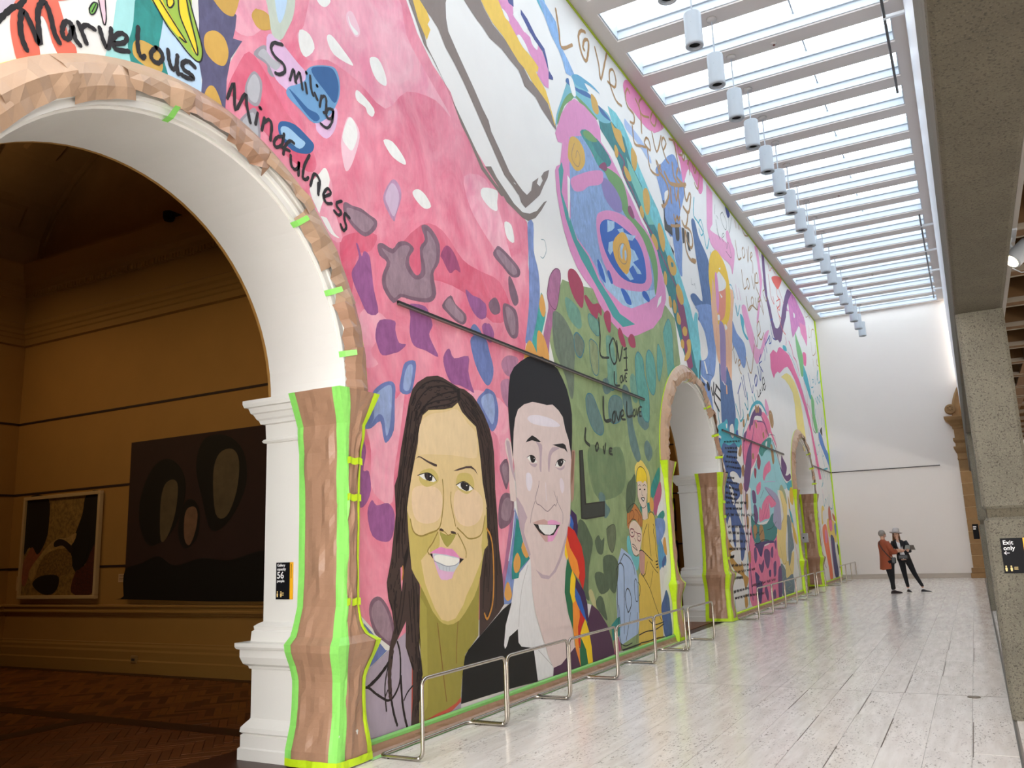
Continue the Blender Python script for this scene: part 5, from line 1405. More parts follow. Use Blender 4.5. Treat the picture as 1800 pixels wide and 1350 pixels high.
p 5 teal 2093,483 12,-8 42,-72 21,-32 -65,-30 -10,-23 -38,-2 0,27
s 6 wht 1.2 2084,499 -20,-71 -24,-61
f 6 orb 2067,362 24,25 18,-22 -11,-27 -25,-4
f 6 orb 2116,400 24,25 6,-26 16,-20 -22,-7
f 6 orb 2009,281 22,31 19,-30 -4,-16 -23,-4
f 5 fac2 2060,706 -18,-14 5,-28 13,-30 -2,-52 4,-47 5,-5 27,0 2,23 -11,59 0,67
f 6 shd 2049,690 10,8 10,-8 11,-47 14,-50 -3,-5 -22,35
p 5 br2 2490,706 27,4 3,-19 -12,-32 -14,-88 -6,-22 -18,-14 0,67
p 6 br3 2497,703 15,1 -14,-73 -21,-42 0,41
p 7 bk2 2084,657 -9,55 -6,48 -2,43 8,51 11,38 25,27 44,26 45,21 34,10 70,10 48,-6 61,-15 35,-27 29,-30 22,-42 9,-39 -5,-57 -16,-93 -70,-24 -287,-19
#painted_man_face
p 8 fac2 2086,657 4,35 5,36 12,39 20,29 39,20 56,15 45,2 53,1 42,7 42,-13 30,-18 15,-40 22,-31 12,-40 1,-22 -11,-47 -5,-28 -3,-54 -14,-67 -27,-56 -49,-64 -44,-37 -51,-19 -47,6 -34,22 -33,34 -40,53 -17,40 -7,65 -3,35 -4,48
f 9 skw 2184,777 23,11 56,7 82,-1 49,-8 14,-9 -47,-8 -83,-5 -57,0 -27,5
f 9 skw 2162,609 16,6 16,-6 6,-20 -13,-25 -16,-1 -11,19
f 9 skw2 2390,606 16,4 14,-16 -3,-21 -16,-10 -12,19
p 9 shd 2097,541 10,-4 29,-23 23,-29 -17,-19 -7,-24 36,-62 -11,-6 -32,47 -19,40
p 9 shd 2199,337 42,-16 45,-6 36,17 39,34 57,70 38,58 -3,-21 -29,-48 -49,-64 -44,-37 -51,-19 -47,6
f 9 shd 2233,711 22,-2 20,-6 -6,-34 -8,-47 -10,10 4,41 -6,25
f 9 shd 2348,704 49,1 -38,-13 -26,-18 -16,-48 -8,10 7,42
f 9 shd 2181,646 19,-4 36,3 -13,-11 -24,2
f 9 shd 2360,643 37,-2 32,13 -4,-11 -29,-8
p 10 blk 2166,702 13,11 31,15 24,-4 33,-10 -11,-3 -48,2 -33,-8
p 10 blk 2348,712 76,11 19,-3 15,-24 -23,10 -31,1
p 10 eyw 2171,659 23,8 24,-1 10,-10 8,-7 -20,-4 -27,4
f 11 blk 2191,665 16,3 16,-4 2,-8 -11,-9 -17,1
f 12 wht 2215,660 5,1 -2,-3 -3,-1
p 10 eyw 2360,645 17,18 36,9 24,-5 -20,-14 -20,-7
f 11 blk 2381,665 31,7 11,-8 -13,-13 -16,-4 -13,6
f 12 wht 2405,664 5,0 -1,-3 -5,-1
s 12 blk 0.7 2171,659 23,8 24,-1
s 12 blk 0.9 2361,647 18,17 34,8 26,-5
s 10 lns 1 2243,594 -4,-16 -21,-30 -2,-10 7,-12 23,-5 41,-16 24,6 31,15 10,-5
s 10 lns 0.8 2363,553 1,-16 -10,-13
s 10 lns 0.8 2212,533 -25,-35 -11,-29
s 10 lns 0.8 2343,568 18,-28 33,-33 6,-13 -5,-26
s 10 skw 1 2287,591 1,-54
p 10 lpb 2190,470 44,8 34,3 22,-6 -1,-11 -67,1
p 10 lpk 2290,475 24,5 29,-2 41,-9 -37,-5 -58,0
p 10 lpb 2198,466 60,-32 28,-1 -2,-19 -17,1 -26,17
p 10 lpk 2286,433 35,1 54,32 -25,-29 -31,-21 -35,-2
p 11 blk 2194,468 28,-3 153,0 -17,-10 -32,-21 -23,-1 -45,1 -27,9
p 12 wht 2226,465 121,-1 -2,-9 -18,-13 -24,-7 -34,1 -21,9 -16,9
#painted_man_clothes
p 6 fac2 2168,375 0,-84 20,-73 39,-75 40,-64 21,-26 54,3 102,36 -8,50 -36,67 -10,52 21,90 24,74 -152,-91
p 8 bk3 2047,256 -49,-15 -100,-45 -78,-36 -17,-14 -12,-35 -5,-42 -6,-29 109,-1 149,-3 153,-5 -20,87 -4,7 -84,64 -14,39
p 9 shw 2168,369 -66,-36 -9,-15 -25,-2 -11,-34 -11,-30 -35,-52 -13,-50 5,-10 10,6 15,22 50,15 1,-35 16,-13 72,-12 18,-91 98,0 5,20 -30,32 -39,68 -39,67 -9,56 -1,64
s 10 gr2 0.7 2151,351 -39,-57 -17,-49 -12,-56
s 10 gr2 0.7 2195,114 45,-28 40,-25
p 8 prp 2283,31 5,22 54,3 103,38 40,-67 -105,2
p 8 prp 2546,155 42,55 57,-25 66,-52 32,-46 20,-54 -116,-3 -78,-1 -52,74
p 7 prp2 2465,515 39,-18 7,-36 -10,-37 -31,23 -18,32
p 8 ryl 2452,501 15,-13 12,-18 -8,-21 -28,18
p 9 rd3 2434,461 48,-14 49,-50 19,-51 -2,-45 -23,-42 -28,40 -17,45 -38,45 -19,38
p 9 or3 2423,432 19,-38 50,-42 13,-38 -11,-20 -49,33 -22,41 -14,35
p 9 ye3 2407,410 16,-42 -8,-11 -15,16
p 9 gr3 2417,361 33,-38 -23,-64 12,-36 1,-81 -32,49 -21,70 13,60
p 9 ye3 2451,325 23,-30 -13,-38 3,-29 -20,-6 -19,37 10,43
p 9 prp2 2475,302 61,-50 18,-37 3,-65 -15,14 -34,50 -45,51
p 10 ryl 2466,272 35,-31 27,-47 14,-34 -27,20 -39,38 -16,25
p 9 or3 2442,223 22,9 26,-30 1,-22 -18,-29 -2,-43 9,-79 -31,56 -12,61
p 9 rd3 2494,202 37,-32 -29,-22 -14,-29 -5,-40 -14,30 -4,43 15,33
p 9 ye3 2531,170 25,-40 15,-50 4,-54 -43,4 -8,46 -29,34 -6,20
p 9 gr3 2496,112 31,-36 11,-45 -62,-1 3,52
p 8 wh2 2554,215 34,-6 -29,-46
#painted_blue_figures
f 2 slb 3620,2143 96,68 124,93 102,51 53,-12 68,-35 56,-10 -25,-98 -59,-84 -58,-81 3,-144 -37,-135 -11,-59 -45,2 -49,55 -17,82 -93,44 -14,87 -47,92
f 3 wh2 3819,1864 -4,-94 22,18 -59,11 -16,41
f 3 wh2 3813,2108 -49,-65 -28,-51 0,75
f 3 slb2 4183,2077 67,23 63,-79 136,-62 31,-50 -26,-105 31,-108 14,-106 -323,-72 3,49 -118,43 8,29 84,21 122,-9 -14,102 -44,143 -18,89
f 3 slb 4134,1592 346,83 -25,-129 21,-110 -24,-81 -53,-83 -80,-46 -39,-46 -17,30 -74,6 -57,16 13,69 47,12 85,33 27,49 -39,88 -78,34 1,51
p 4 wh2 4204,1311 26,5 36,-59 -24,-11
s 5 slb2 1.6 4235,1245 93,12 24,-7
f 3 wh2 4143,1515 56,1 64,-41 41,-80 -27,-49 -98,-36 -23,28 -1,64 -20,39
f 3 cyn 3972,1553 43,-11 43,-57 36,47 30,23 35,-4 -11,-43 5,-70 11,-48 -20,-82 -47,-138 -16,5 -15,77 -11,88 -56,97
f 3 slb 4106,1224 102,-30 73,-10 30,-71 21,-105 13,-88 -9,-71 -23,33 -26,107 -42,72 -57,84
f 4 wh2 4152,1130 34,8 -7,-43 -25,-3
f 2 slb2 4521,1356 24,-14 -7,-66 92,-28 54,117 88,-52 7,-70 27,-103 -25,-159 -19,-98 -74,-82 -102,49 -93,66 -21,108 20,150
f 3 slb2 4477,951 114,-86 6,-70 -49,-14 -60,33 -35,62
f 2 slb 4924,1689 87,-57 178,-28 28,-68 -47,-78 -62,-28 -75,29 -96,58 -59,13 3,67
#painted_yellow_haired_figure
f 4 pea 4509,1772 495,128 -80,-211 -84,-224 -64,-163 -44,28 -62,41 -149,-15 -45,80 -21,110
f 5 yhr 4457,1870 67,112 128,72 111,-1 93,-29 58,-61 20,-101 -39,-115 -114,-108 -236,-52 -60,32 -28,134
f 6 pea 4506,1805 43,25 21,-237 -124,-28
f 6 wh2 4589,1847 85,80 75,4 95,-23 -43,-52 -193,-64
f 6 hpk 4587,1880 55,22 2,-147 -54,-99 -21,47
f 6 pco 4637,1887 85,37 89,-38 -4,-91 -64,-117 -141,-59 3,126
p 7 wh2 4658,1798 71,-9 -29,-14
p 7 wh2 4693,1950 44,23 -6,-19
p 5 yhr 4550,1723 23,-18 -13,-66 -23,-5
p 5 yhr 4814,1809 86,22 -50,-100 -82,-109 -22,3 60,112
p 5 pco 4659,1750 81,20 -42,-131 -78,-14
p 5 hpk 4581,1731 47,12 -43,-90 -18,-4
p 5 hpk 4734,1752 58,15 -97,-137
f 6 wh2 4575,1643 47,12 -1,-28 -48,-12
f 6 wh2 4723,1624 45,-2 10,-14 -51,-17
f 6 prl2 4598,1600 35,22 58,-5 27,-54 -26,-125 -59,-182 -56,7 -46,11 48,221
s 6 wh2 0.8 4589,1536 -41,-163 -11,-101 94,-22
s 6 pco 1.6 4564,1609 -45,-80 4,-76
s 6 pco 1.6 4758,1591 19,-81 -26,-101
p 5 pea 4631,1252 22,-1 -1,-50 -31,-4
#painted_pink_drips
p 2 pkf 4574,2434 130,-7 -66,-219 -121,-95 -9,51
f 3 pkf 4508,2164 90,-11 232,33 106,5 170,16 49,-23 -116,-173 -39,47 -212,-5 -195,3 -60,36
f 3 pkf 4957,2256 66,36 65,-53 72,-38 -97,-37 -78,13
f 2 pk4 4145,2405 136,49 174,1 40,-58 -40,-63 -62,-23 -53,47 -79,22 -63,-6 -84,-97 -31,-6 3,52
f 2 pk4 3647,2399 47,56 63,0 -12,-53 -61,-37 -58,-28
f 2 pk4 3939,2436 54,19 134,0 -53,-41 102,-9 -35,-55 -44,-95 -27,17 -12,78 -49,46
f 2 pk4 4256,2455 41,-4 154,4 54,-7 -19,-69 -50,-51 -61,-8 -17,21 -100,45
f 2 pk4 3236,2387 45,54 78,14 114,0 142,0 168,0 13,-23 -123,-70 -132,-44 -173,0 -90,6
f 2 skf 3226,2224 35,2 182,-9 110,-40 -6,-32 -149,31 -162,5
f 2 pkf 5802,2430 101,14 39,-144 16,-81 -68,-103 -206,-269 -39,18 191,237 25,119 -19,130
f 2 pkf 5210,1841 115,38 79,-68 95,-88 16,-69 161,5 177,138 180,71 -82,-73 -211,-150 -209,-117 -96,34 -95,83 -71,85
s 2 pkf 3 5096,1962 26,-92
s 2 pkf 3 5172,1957 34,-71
s 2 cyn2 4.5 4278,2242 -40,-111 79,-18 100,-32 45,-78 76,90
s 2 cyn2 3.5 4327,2110 54,38 40,-53 -56,-44 -36,27
s 3 cyn2 3.5 4624,2079 58,32 49,-40
s 2 cyn2 3 4925,1916 57,8 43,-32 2,-35 -72,-11 -11,47
s 2 cyn2 4 5044,1825 30,-71 89,89
s 2 cyn2 3 4531,2004 1,-20
s 2 cyn2 4 5058,1814 35,-44 68,69
f 2 cyn2 5149,1781 70,1 25,-30 -23,-63 98,-28 -15,-16 -62,5 -73,41
#painted_purple_and_coral_swirl
p 3 prs 6028,2447 91,3 -16,-186 -1,-123 74,-69 52,-93 64,-38 73,8 86,32 87,62 148,151 159,134 143,95 211,21 -190,-107 -129,-97 -83,-102 -146,-107 -161,-150 -74,-34 -65,12 -110,-28 -42,26 -66,90 -59,101 -59,100 -2,172
f 4 cor 6358,2357 197,60 202,38 -3,-29 -152,-97 -70,-24 -110,8 -77,16
s 4 cor 4 6502,2303 0,-61 83,-10 -27,-56 -110,-51 38,-40 82,-11
s 4 cor 2.5 6233,2442 56,-56 107,54 103,-20
s 4 cor 3.5 6213,2335 18,-49 -2,-95 37,-38 74,-18 -16,56
s 4 cor 2.5 6599,2322 95,-51 58,-36
s 4 cor 3.5 6447,2185 172,55 -81,-106 -110,10
s 4 cor 4 6489,2092 30,-60 65,-47 115,-12
p 2 mgp 6936,2384 128,59 270,-6 193,-42 202,-45 57,-37 -27,-113 -93,-26 -178,18 -112,-4 -101,-55 -142,-70 -110,-49 -36,57 1,98 -17,60 -127,-29 0,64
p 3 pk4 7439,2236 346,41 18,-103 -79,-101 -95,37 -168,35
f 3 wh2 6888,2287 80,0 7,-50 -70,-10
f 3 wh2 7172,2263 70,3 3,-26 -63,-21
f 3 wh2 7383,2135 96,41 15,-38 -96,-40
#painted_pink_arc_and_rainbow
p 3 hp2 5988,1680 130,58 136,3 78,50 67,22 178,7 183,-3 108,-36 103,-51 140,-54 132,-76 96,-84 98,-86 39,-61 79,-123 100,-157 112,-205 -128,-7 -90,171 -96,220 -213,202 -157,94 -160,76 -168,47 -117,14 -135,-32 -209,-76 -84,-3 -96,-33 -64,-43 -48,25 -34,38 13,58
p 3 yl4 6324,1569 153,48 100,23 157,7 146,-26 133,-61 69,-60 43,-108 34,-185 -3,-125 -147,-12 -35,58 -124,19 -50,85 -17,88 18,93 -44,98 -134,40 -140,20
s 3 skb 2.5 6739,1838 200,-44 154,-88 142,-120 103,-135
f 3 tlm 6535,1854 126,12 13,-34 -142,-15
s 3 hp2 6 6823,1942 103,-49 40,-50 121,-23 82,-102
s 3 hp2 4 6685,1945 17,-27 -34,-38
s 3 hp2 3 7363,1683 95,-91 -80,-136
s 3 hp2 3 7427,1508 73,-37
f 4 gr4 7164,2089 81,-43 142,-65 63,-83 -85,-148 -119,-19 -21,87 -75,117
p 4 tlm 7425,1853 147,-69 90,-109 32,-78 -95,-26 -82,56 -169,94
f 4 gr4 7669,1621 138,-36 -31,-114 63,-95 -3,-69 -127,-6 -86,118
f 3 hp2 7452,1966 182,20 -68,-115 -133,-3
s 3 prl2 3 7252,1995 22,-89 -49,-88
#painted_lower_far_strokes
s 3 hp2 4 7398,1504 13,-62 63,-63 -7,-94 17,-56 64,-64 15,-87 -50,-78 35,-56
s 3 hp2 3 7518,1508 46,-65 47,-36
s 3 hp2 2.5 7464,1279 -8,-122 60,-71
s 3 hp2 2 7548,944 27,-67 16,-86
s 3 hp2 2 7741,797 54,-86
f 3 ryl2 7898,1317 138,-23 138,-87 171,-53 0,-42 0,-118 -76,57 -215,96 -175,83
s 3 prl2 2 7361,1581 -13,-354
f 4 blk 7993,1345 101,36 11,-43 -28,-40 -97,28
s 4 blk 4 7615,1413 -26,-98 124,-29
s 4 blk 4 7716,1377 -5,-37
s 4 blk 3 7900,1348 -72,-111
s 4 blk 4 8057,1296 75,-93
#lettering_love_far
s 4 tlm 3 7627,1207 34,-115 77,36
s 4 tlm 3 7771,1178 87,20 -27,-69
s 4 tlm 3 7940,1150 46,-45 66,11
s 4 tlm 3 7946,1102 93,-91
s 4 tlm 3 7725,996 125,-93 -93,-82
s 4 tlm 3 7920,979 45,-76
s 4 tlm 6 7940,980 258,28
s 4 tlm 3 8180,982 -59,-83
s 4 tlm 4 8256,974 89,-88
s 4 tlm 4 7843,1519 -38,-59
s 4 tlm 3 7917,1461 4,-80
s 4 tlm 4 8158,1477 -29,-73
s 4 tlm 4 8306,1487 2,-115
s 5 tlm 4 7701,1805 18,-101 134,20
s 5 tlm 3 7833,1791 21,-32 65,39 -86,-7
s 5 tlm 3 7967,1841 39,-73 109,104
s 5 tlm 5 8132,1831 117,114 -86,-65 45,-66 137,44
s 5 tlm 4 7815,1663 37,26
s 5 tlm 5 7917,1628 99,-43 4,72 150,-37 3,73 172,-39 0,-74
s 4 gbr 3 7790,2421 53,-45 121,35
s 4 gbr 4 8022,2439 46,-27
s 4 gbr 2.5 7951,2320 -51,-119 98,27 8,82
s 4 gbr 3 8060,2226 76,90 144,23 25,-100
s 4 gbr 3 8005,2172 9,-122 209,61 54,85
s 4 gbr 3 8012,2013 -3,-72
s 4 gbr 4 8280,2062 -62,-63 109,-3
s 4 tlm 4 7834,858 -98,-41
s 4 tlm 4 7738,751 25,-101 119,69 38,-51
s 4 tlm 4 7993,738 31,-97
s 4 tlm 4 8112,765 -46,-100 134,-28 139,81
s 4 tlm 3 8345,878 0,-127
#painted_far_figures
f 3 ylh 7622,646 112,-4 -13,-87 -182,-66 21,99
f 3 wh2 7639,604 166,3 -61,-88 -140,-1
f 4 orc 7547,468 182,29 55,-57 32,-159 32,-159 -14,-85 -151,-6 -24,99 -86,142 -60,112
f 5 pk4 7642,440 94,0 -13,-86 -103,-13
s 6 wh2 2 7667,341 -13,-85
f 3 rbr 7968,632 113,18 33,-166 -140,-52 -52,66
f 4 hp2 7938,521 158,8 -4,-75 -113,-14
f 2 ylh 7855,542 483,-41 -74,-168 -227,47 -188,16
f 3 nav3 7953,403 181,-31 9,-127 63,-196 -220,-12 -64,119 1,137
s 4 hp2 4 7965,351 -17,-160 -11,-151
f 3 rbr 8198,599 147,-35 0,-40 -134,22
f 3 slb 8219,485 126,24 0,-70 -89,-46
f 4 blk 8279,317 66,-17 0,-69 -55,-5
s 4 rd3 4 8345,162 0,-92
s 3 wh2 3 8016,248 61,-90
s 2 gr5 3 7403,551 38,-207
s 2 mve 4 7411,831 -6,-211 38,-207 -6,-207 86,-71
#lettering_love_brown
s 6 gbr 5 2545,2351 18,-70 17,-67 103,67
s 6 gbr 5.5 2823,2415 -44,-19 -29,-45 23,-55 40,-13 27,43 13,65 -42,-18 -20,-42 14,-5
s 6 gbr 5 2919,2401 34,-59 14,-61 65,122 25,52
s 6 gbr 4.5 3045,2311 79,13 24,46 -28,33 -45,-30 -1,-61 58,-45 68,6
s 6 gbr 4.5 3317,2392 -26,9 -34,-45 19,-47 80,-4 -8,-46 -48,-15
s 6 gbr 5 3392,2401 60,-37 -2,-108
s 6 gbr 4.5 3493,2455 -53,-53 30,-44 106,35
s 6 gbr 4.5 3640,2455 -45,-68 62,-2 33,61 -50,9
s 6 gbr 4.5 3757,2453 17,-23
s 6 gbr 4.5 3325,2235 14,-78 98,29 62,19
s 6 gbr 4.5 3510,2260 -28,-41 79,-2 -11,46 -40,-3
s 6 gbr 4.5 3604,2331 56,-80 91,122
s 6 gbr 4.5 3769,2304 58,64 -42,13 -33,-53 54,-54 44,-5
s 6 gbr 5 3883,2416 77,25
s 6 gbr 4.5 3962,2450 62,-142
s 6 gbr 4.5 3519,2206 21,-92 128,21 -29,63 79,-28
s 6 gbr 5 3980,2444 34,-108 30,-45
s 6 gbr 5 4033,2455 7,-56 55,17
s 6 gbr 5 4123,2448 -20,-43 30,-4 18,31 -28,16
s 6 gbr 4.5 4194,2454 27,-41 8,-56
s 6 gbr 4.5 4197,2403 45,50
s 6 gbr 4.5 4297,2451 33,-47 46,47
s 6 gbr 4.5 4435,2453 -55,-118 -48,-7 -19,14
s 6 gbr 8 3761,2185 68,-24 48,6 127,42 126,54
s 6 gbr 7 3701,2198 -26,-41 78,-10 48,-28 -1,-47 -81,-78 -37,-11
s 6 gbr 7 3907,2294 13,-66 62,-28 -5,-63 10,-61
s 6 gbr 7 4006,2302 -34,-60 143,2
s 6 gbr 7 3842,2134 1,-78
s 6 gbr 6 3916,2169 12,-72 46,68
s 6 gbr 6 4094,2247 5,-65 28,-13 58,61 27,0 -18,-47 -36,-60 -38,-23 -70,8
s 6 gbr 6 4133,2111 -25,-58 -44,-51 -31,-4 -26,17
s 6 gbr 6 3867,1999 13,-27 48,42 5,-21 36,29
s 6 gbr 6 4053,1999 85,8 36,-24 1,-40 -41,-36 -57,22 -29,49 -13,-95 60,-46 96,6
s 6 gbr 8 4138,1844 68,13
s 6 gbr 6 3803,1922 59,17 95,34
s 4 gbr 3.5 5241,2433 15,-42
s 4 gbr 3.5 5431,2449 74,-30 110,30
s 4 gbr 5 5351,2455 -7,-45
s 4 gbr 4.5 5199,2285 23,-75 26,-39 84,35
s 4 gbr 4 5421,2307 -44,-35 25,-45 58,44 -18,37
s 4 gbr 4 5535,2326 -2,-93 61,132
s 4 gbr 4 5619,2285 76,51 -31,7 -45,-58 62,-14 -19,-77
s 4 gbr 4 5310,2117 18,-119 85,32
s 4 gbr 4 5473,2104 -45,-33 38,-43 49,45 -42,31
s 4 gbr 4 5602,2155 48,-79 62,126
s 4 gbr 4 5708,2135 108,34 -23,61 -65,-46 -7,-73 59,-29 98,-53 18,-74
s 4 gbr 4 5373,1953 31,-86 104,46
s 4 gbr 3.5 5564,2000 -48,-38 45,-26 41,47 -38,17
s 4 gbr 4 5659,2014 38,-78 52,100
s 4 gbr 4 5750,2009 84,31 -14,25 -49,-35 40,-45
s 4 gbr 3.5 5988,2233 24,-63 -67,-40 80,-48 74,53
s 4 gbr 4 5957,2454 15,-53
s 4 gbr 4 4865,1495 35,31
s 4 gbr 3.5 4888,1491 17,-67 46,37
s 4 gbr 3.5 4984,1417 64,37 -30,11 -43,-29 34,-44 29,-11
s 4 gbr 4.5 5201,1515 112,-85 172,219
s 4 gbr 4 5508,1709 56,-58 55,85
s 4 gbr 4 5619,1736 104,55 -13,69 -86,-62 37,-58 82,-2 92,67
s 4 gbr 4 5831,2000 66,-49
s 4 gbr 4 5396,1863 74,45 88,26 121,0
#lettering_in_love_story_blue
s 5 rlb 4 5000,1320 -103,-80
s 5 rlb 3 4922,1244 1,-89 -4,-57
s 5 rlb 4 5030,1358 61,-111
s 5 rlb 4 5080,1379 48,-127 12,-15
s 5 rlb 4 5226,1416 64,-115 50,55
s 5 rlb 5 5451,1444 -58,-49 26,-32 62,59 -30,22
s 5 rlb 5 5527,1511 44,-88 60,97
s 5 rlb 4 5673,1620 -93,-77 105,-42
s 5 rlb 3 5578,1538 96,36
s 5 rlb 3 5786,1689 26,-38 -33,-54
s 5 rlb 4 5841,1767 44,-97
s 5 rlb 4 5842,1719 203,110
s 5 rlb 4 6036,1807 -45,-48 80,25 20,45
s 5 rlb 4 6110,1924 32,-85 95,-1
s 5 rlb 4 6126,1958 83,29 -4,-63
f 5 rlb 4774,1003 43,13 0,-24 -45,-16
#lettering_love_black
s 6 blk 6 4139,1300 -35,-104 82,-12
f 6 blk 4226,1194 24,16 32,-22 -6,-19 -34,-9
s 6 blk 5 4308,1188 27,-39 36,74
s 6 blk 5 4410,1218 88,-24
s 6 blk 5 4423,1216 -58,-56
s 6 blk 5 4367,1168 115,-25
s 6 blk 6 4353,1118 81,-40
s 6 blk 5 4365,1160 -12,-42
s 6 blk 3 5438,1339 22,-41 70,28
s 6 blk 3 5534,1358 24,-14 -36,-15 12,29
s 6 blk 3 5595,1385 21,-24 29,46
s 6 blk 4 5643,1402 64,28 -28,33 -45,-35 39,-54 59,41
p 6 chl 3697,2015 25,10 -7,-90 30,-26 76,13 -2,-50 -119,-5 -3,43 6,51
f 6 chl 3875,1952 23,17 42,-5 -6,-68 -30,-23 -33,3
p 6 chl 3987,1973 47,10 -15,-82 -29,-14
p 6 chl 4080,1981 43,8 -11,-66 10,-38 -37,-5 -25,43
s 5 blk 0.8 4092,1729 -4,-31 27,4
s 5 blk 0.8 4127,1711 7,-10 19,17 13,-27
s 5 grl 1.2 4742,2366 -29,-70
s 5 grl 1.2 4753,2302 34,-9
s 5 grl 1.5 4918,2381 -66,-44 38,-45 75,-12 34,63 -81,38
s 5 grl 1.5 5078,2414 -29,-129 103,140
s 5 grl 1.5 4729,2266 27,-76 41,-29 -60,52
s 5 grl 1.5 4859,2195 49,30 -24,7 -40,-41 34,-18
s 5 grl 1.5 4936,2191 14,-39 46,58 53,-87 -134,4
f 4 dbl 4995,2453 87,2 27,-30 -68,-38
#painted_cyan_and_portrait_corner
s 3 cyn2 5 4409,1093 0,-46 16,-41
f 3 cyn2 4376,986 49,20 96,23 53,21 25,-17 13,-54 69,-30 46,41 44,79 55,15 26,-22 -39,-63 72,-35 -16,-43 -87,-7 -75,18 -120,-27 -119,5 -55,-35 -20,28 40,35 -55,10
f 4 wh2 4556,1021 24,2 -8,-24 -18,2
f 4 wh2 4641,1018 70,20 16,-48 -45,-36 -54,26
s 3 cyn2 5 4821,1167 63,-64 24,-27 83,36 -2,43
s 3 cyn2 5 5146,1281 -2,-53 -21,-57 -62,32
s 3 cyn2 6 5347,1301 24,-38
s 3 cyn2 5 5276,1273 28,-28
s 3 cyn2 9 5148,1139 102,66 137,46 129,12 96,-25 54,-27
s 3 cyn2 4 5109,1134 -78,-61 -73,-51 -31,-37
f 4 prs 5327,1202 112,28 80,-9 -1,-28 -40,-19 -170,-20 -84,-64 -42,-9 -54,-41 -5,34 84,72
f 5 gbr 5335,1221 44,10 3,-41 -44,-10
f 5 gbr 5409,1231 43,5 -16,-39 -39,-10
f 3 pk5 5511,1201 111,9 116,-40 40,-64 74,-41 66,-64 -117,54 -75,36 -56,-25 -201,-66 -98,-36 -109,-71 -185,-83 -75,-5 -99,19 -14,57 4,59 118,79 139,76 169,37 189,12
f 2 pkf 5661,1302 48,7 63,-61 -66,-47 -61,12
s 6 prs 3.5 5330,1161 131,20 129,-46 80,-69
s 6 prs 3 5357,1127 192,12 83,-57 52,-33
f 6 prs 5302,1139 -43,-59 -66,-69 -72,-85 -34,-89 -133,-155 -106,-5 48,105 130,136 143,82 99,104
f 6 prs 4949,996 85,38 -8,-22 -75,-58
s 6 prs 4 4936,961 -35,-95 -30,-126
f 5 gbr 5742,1229 79,25 55,-33 -1,-55 -63,-37 -55,34
s 6 grw 1 5785,1225 49,6 13,-48 -36,-29
f 5 gbr 5091,1137 41,9 -5,-36 -40,-9
f 5 gbr 4963,1083 42,17 -7,-44 -39,-8
f 5 gbr 4776,872 82,65 14,-32 -40,-41
f 5 gbr 4823,794 60,25 13,-37 -57,-36
f 5 gbr 4738,697 55,14 21,-35 -85,-4
f 6 gbr 5294,1120 45,-13 -12,-29 -27,6
f 6 gbr 5484,1062 37,13 8,-32 -37,-13
f 6 gbr 5584,1096 34,3 -15,-34
f 6 gbr 5130,900 41,8 -3,-31 -40,-7
f 4 ltc 5394,971 145,45 169,35 81,-22 63,-67 88,-68 78,-94 66,-71 -1056,-44 6,63 121,71 155,95
f 5 teal3 5332,943 115,55 168,44 140,13 -74,-64 -171,-43 -101,-40 -57,9
f 5 wh2 5584,1020 20,-3 -37,-36 -26,17
f 5 red2 5262,893 48,21 43,-41 -64,-58 -49,23
f 5 red2 5153,815 56,-5 -41,-55 -31,20
f 6 pk5 5567,883 59,9 8,-56 -148,-41 -80,-41 -33,21 70,67
s 6 lvs 1.5 5401,743 109,10 227,11
f 5 gbr 5697,1002 61,10 21,-56 -1,-53 -57,-24 -20,56
s 5 blk 1 5155,819 153,91 86,61
s 5 blk 1.2 5665,1056 54,20 143,9 30,-36 16,-68
s 5 blk 0.8 5743,876 40,-112
s 5 dvb 4 5775,1048 106,-74 97,-102 118,-68
f 4 prs 6047,962 42,-17 107,-44 -21,-42 -66,-29 -108,39
f 4 prs 5956,876 129,-42 101,-5 118,22 9,-35 -148,-29 -137,33
s 3 cyn2 5 5946,855 113,-73 193,-31
#painted_dark_blue_brush
f 2 nav2 4354,915 61,13 55,-56 -57,-43 -30,43
f 2 nav2 4425,822 104,47 133,-21 91,-18 70,-36 -38,-59 -74,24 -93,7 -70,-24 99,-73 -260,-11 -31,36 124,25 -35,74
f 2 nav2 4356,686 388,19 -13,-71 -124,-50 126,-113 47,-69 -74,-101 -65,-15 3,72 -17,85 -59,28 -14,-106 -43,7 -25,87 -73,11 -30,38 -32,96
f 3 wh2 4507,688 82,-25 11,-68 -39,-12 -26,55
f 3 wh2 4402,470 71,50 16,-50 -29,-54 -45,27
f 3 wh2 4575,460 82,0 -33,-90 -55,6
s 2 cyn2 4 4782,706 -31,-118 -18,-117 71,-139 -59,-123 -1,-163
s 2 cyn2 3 4430,44 5,46
f 2 mus3 4369,465 40,-70 113,-56 136,-71 27,-56 88,-27 -93,-51 -46,69 -148,34 -105,73
f 3 wh2 4432,335 158,2 43,-73 -89,8 -97,41
f 2 mus3 4641,92 52,13 15,-56 -64,-12
f 4 gbr 4740,693 54,14 5,-53 -51,-8
s 3 pk5 4 4845,709 -31,-149 -17,-181 33,-174 -38,-162
s 3 prs 7 4927,725 -76,-135 -4,-212 -17,-173 -2,-137
f 4 gbr 4869,638 56,14 -14,-72 -46,-19
f 4 gbr 4812,321 55,10 -10,-58 -40,-4
f 4 gbr 4852,525 46,-11 -20,-54 -38,0
#painted_pink_portrait
f 2 pk5 4934,472 61,-114 190,-9 248,21 187,58 19,-101 24,-160 -97,-131 -404,-9 -372,10 -9,170
f 3 ltc 5020,693 98,42 297,15 260,12 112,-50 -63,-134 -223,-57 -284,-29 -196,-1 -44,90
f 4 prs 5040,675 81,-3 2,-62 -83,-3
f 4 prs 5045,586 71,5 25,-75 -98,-37
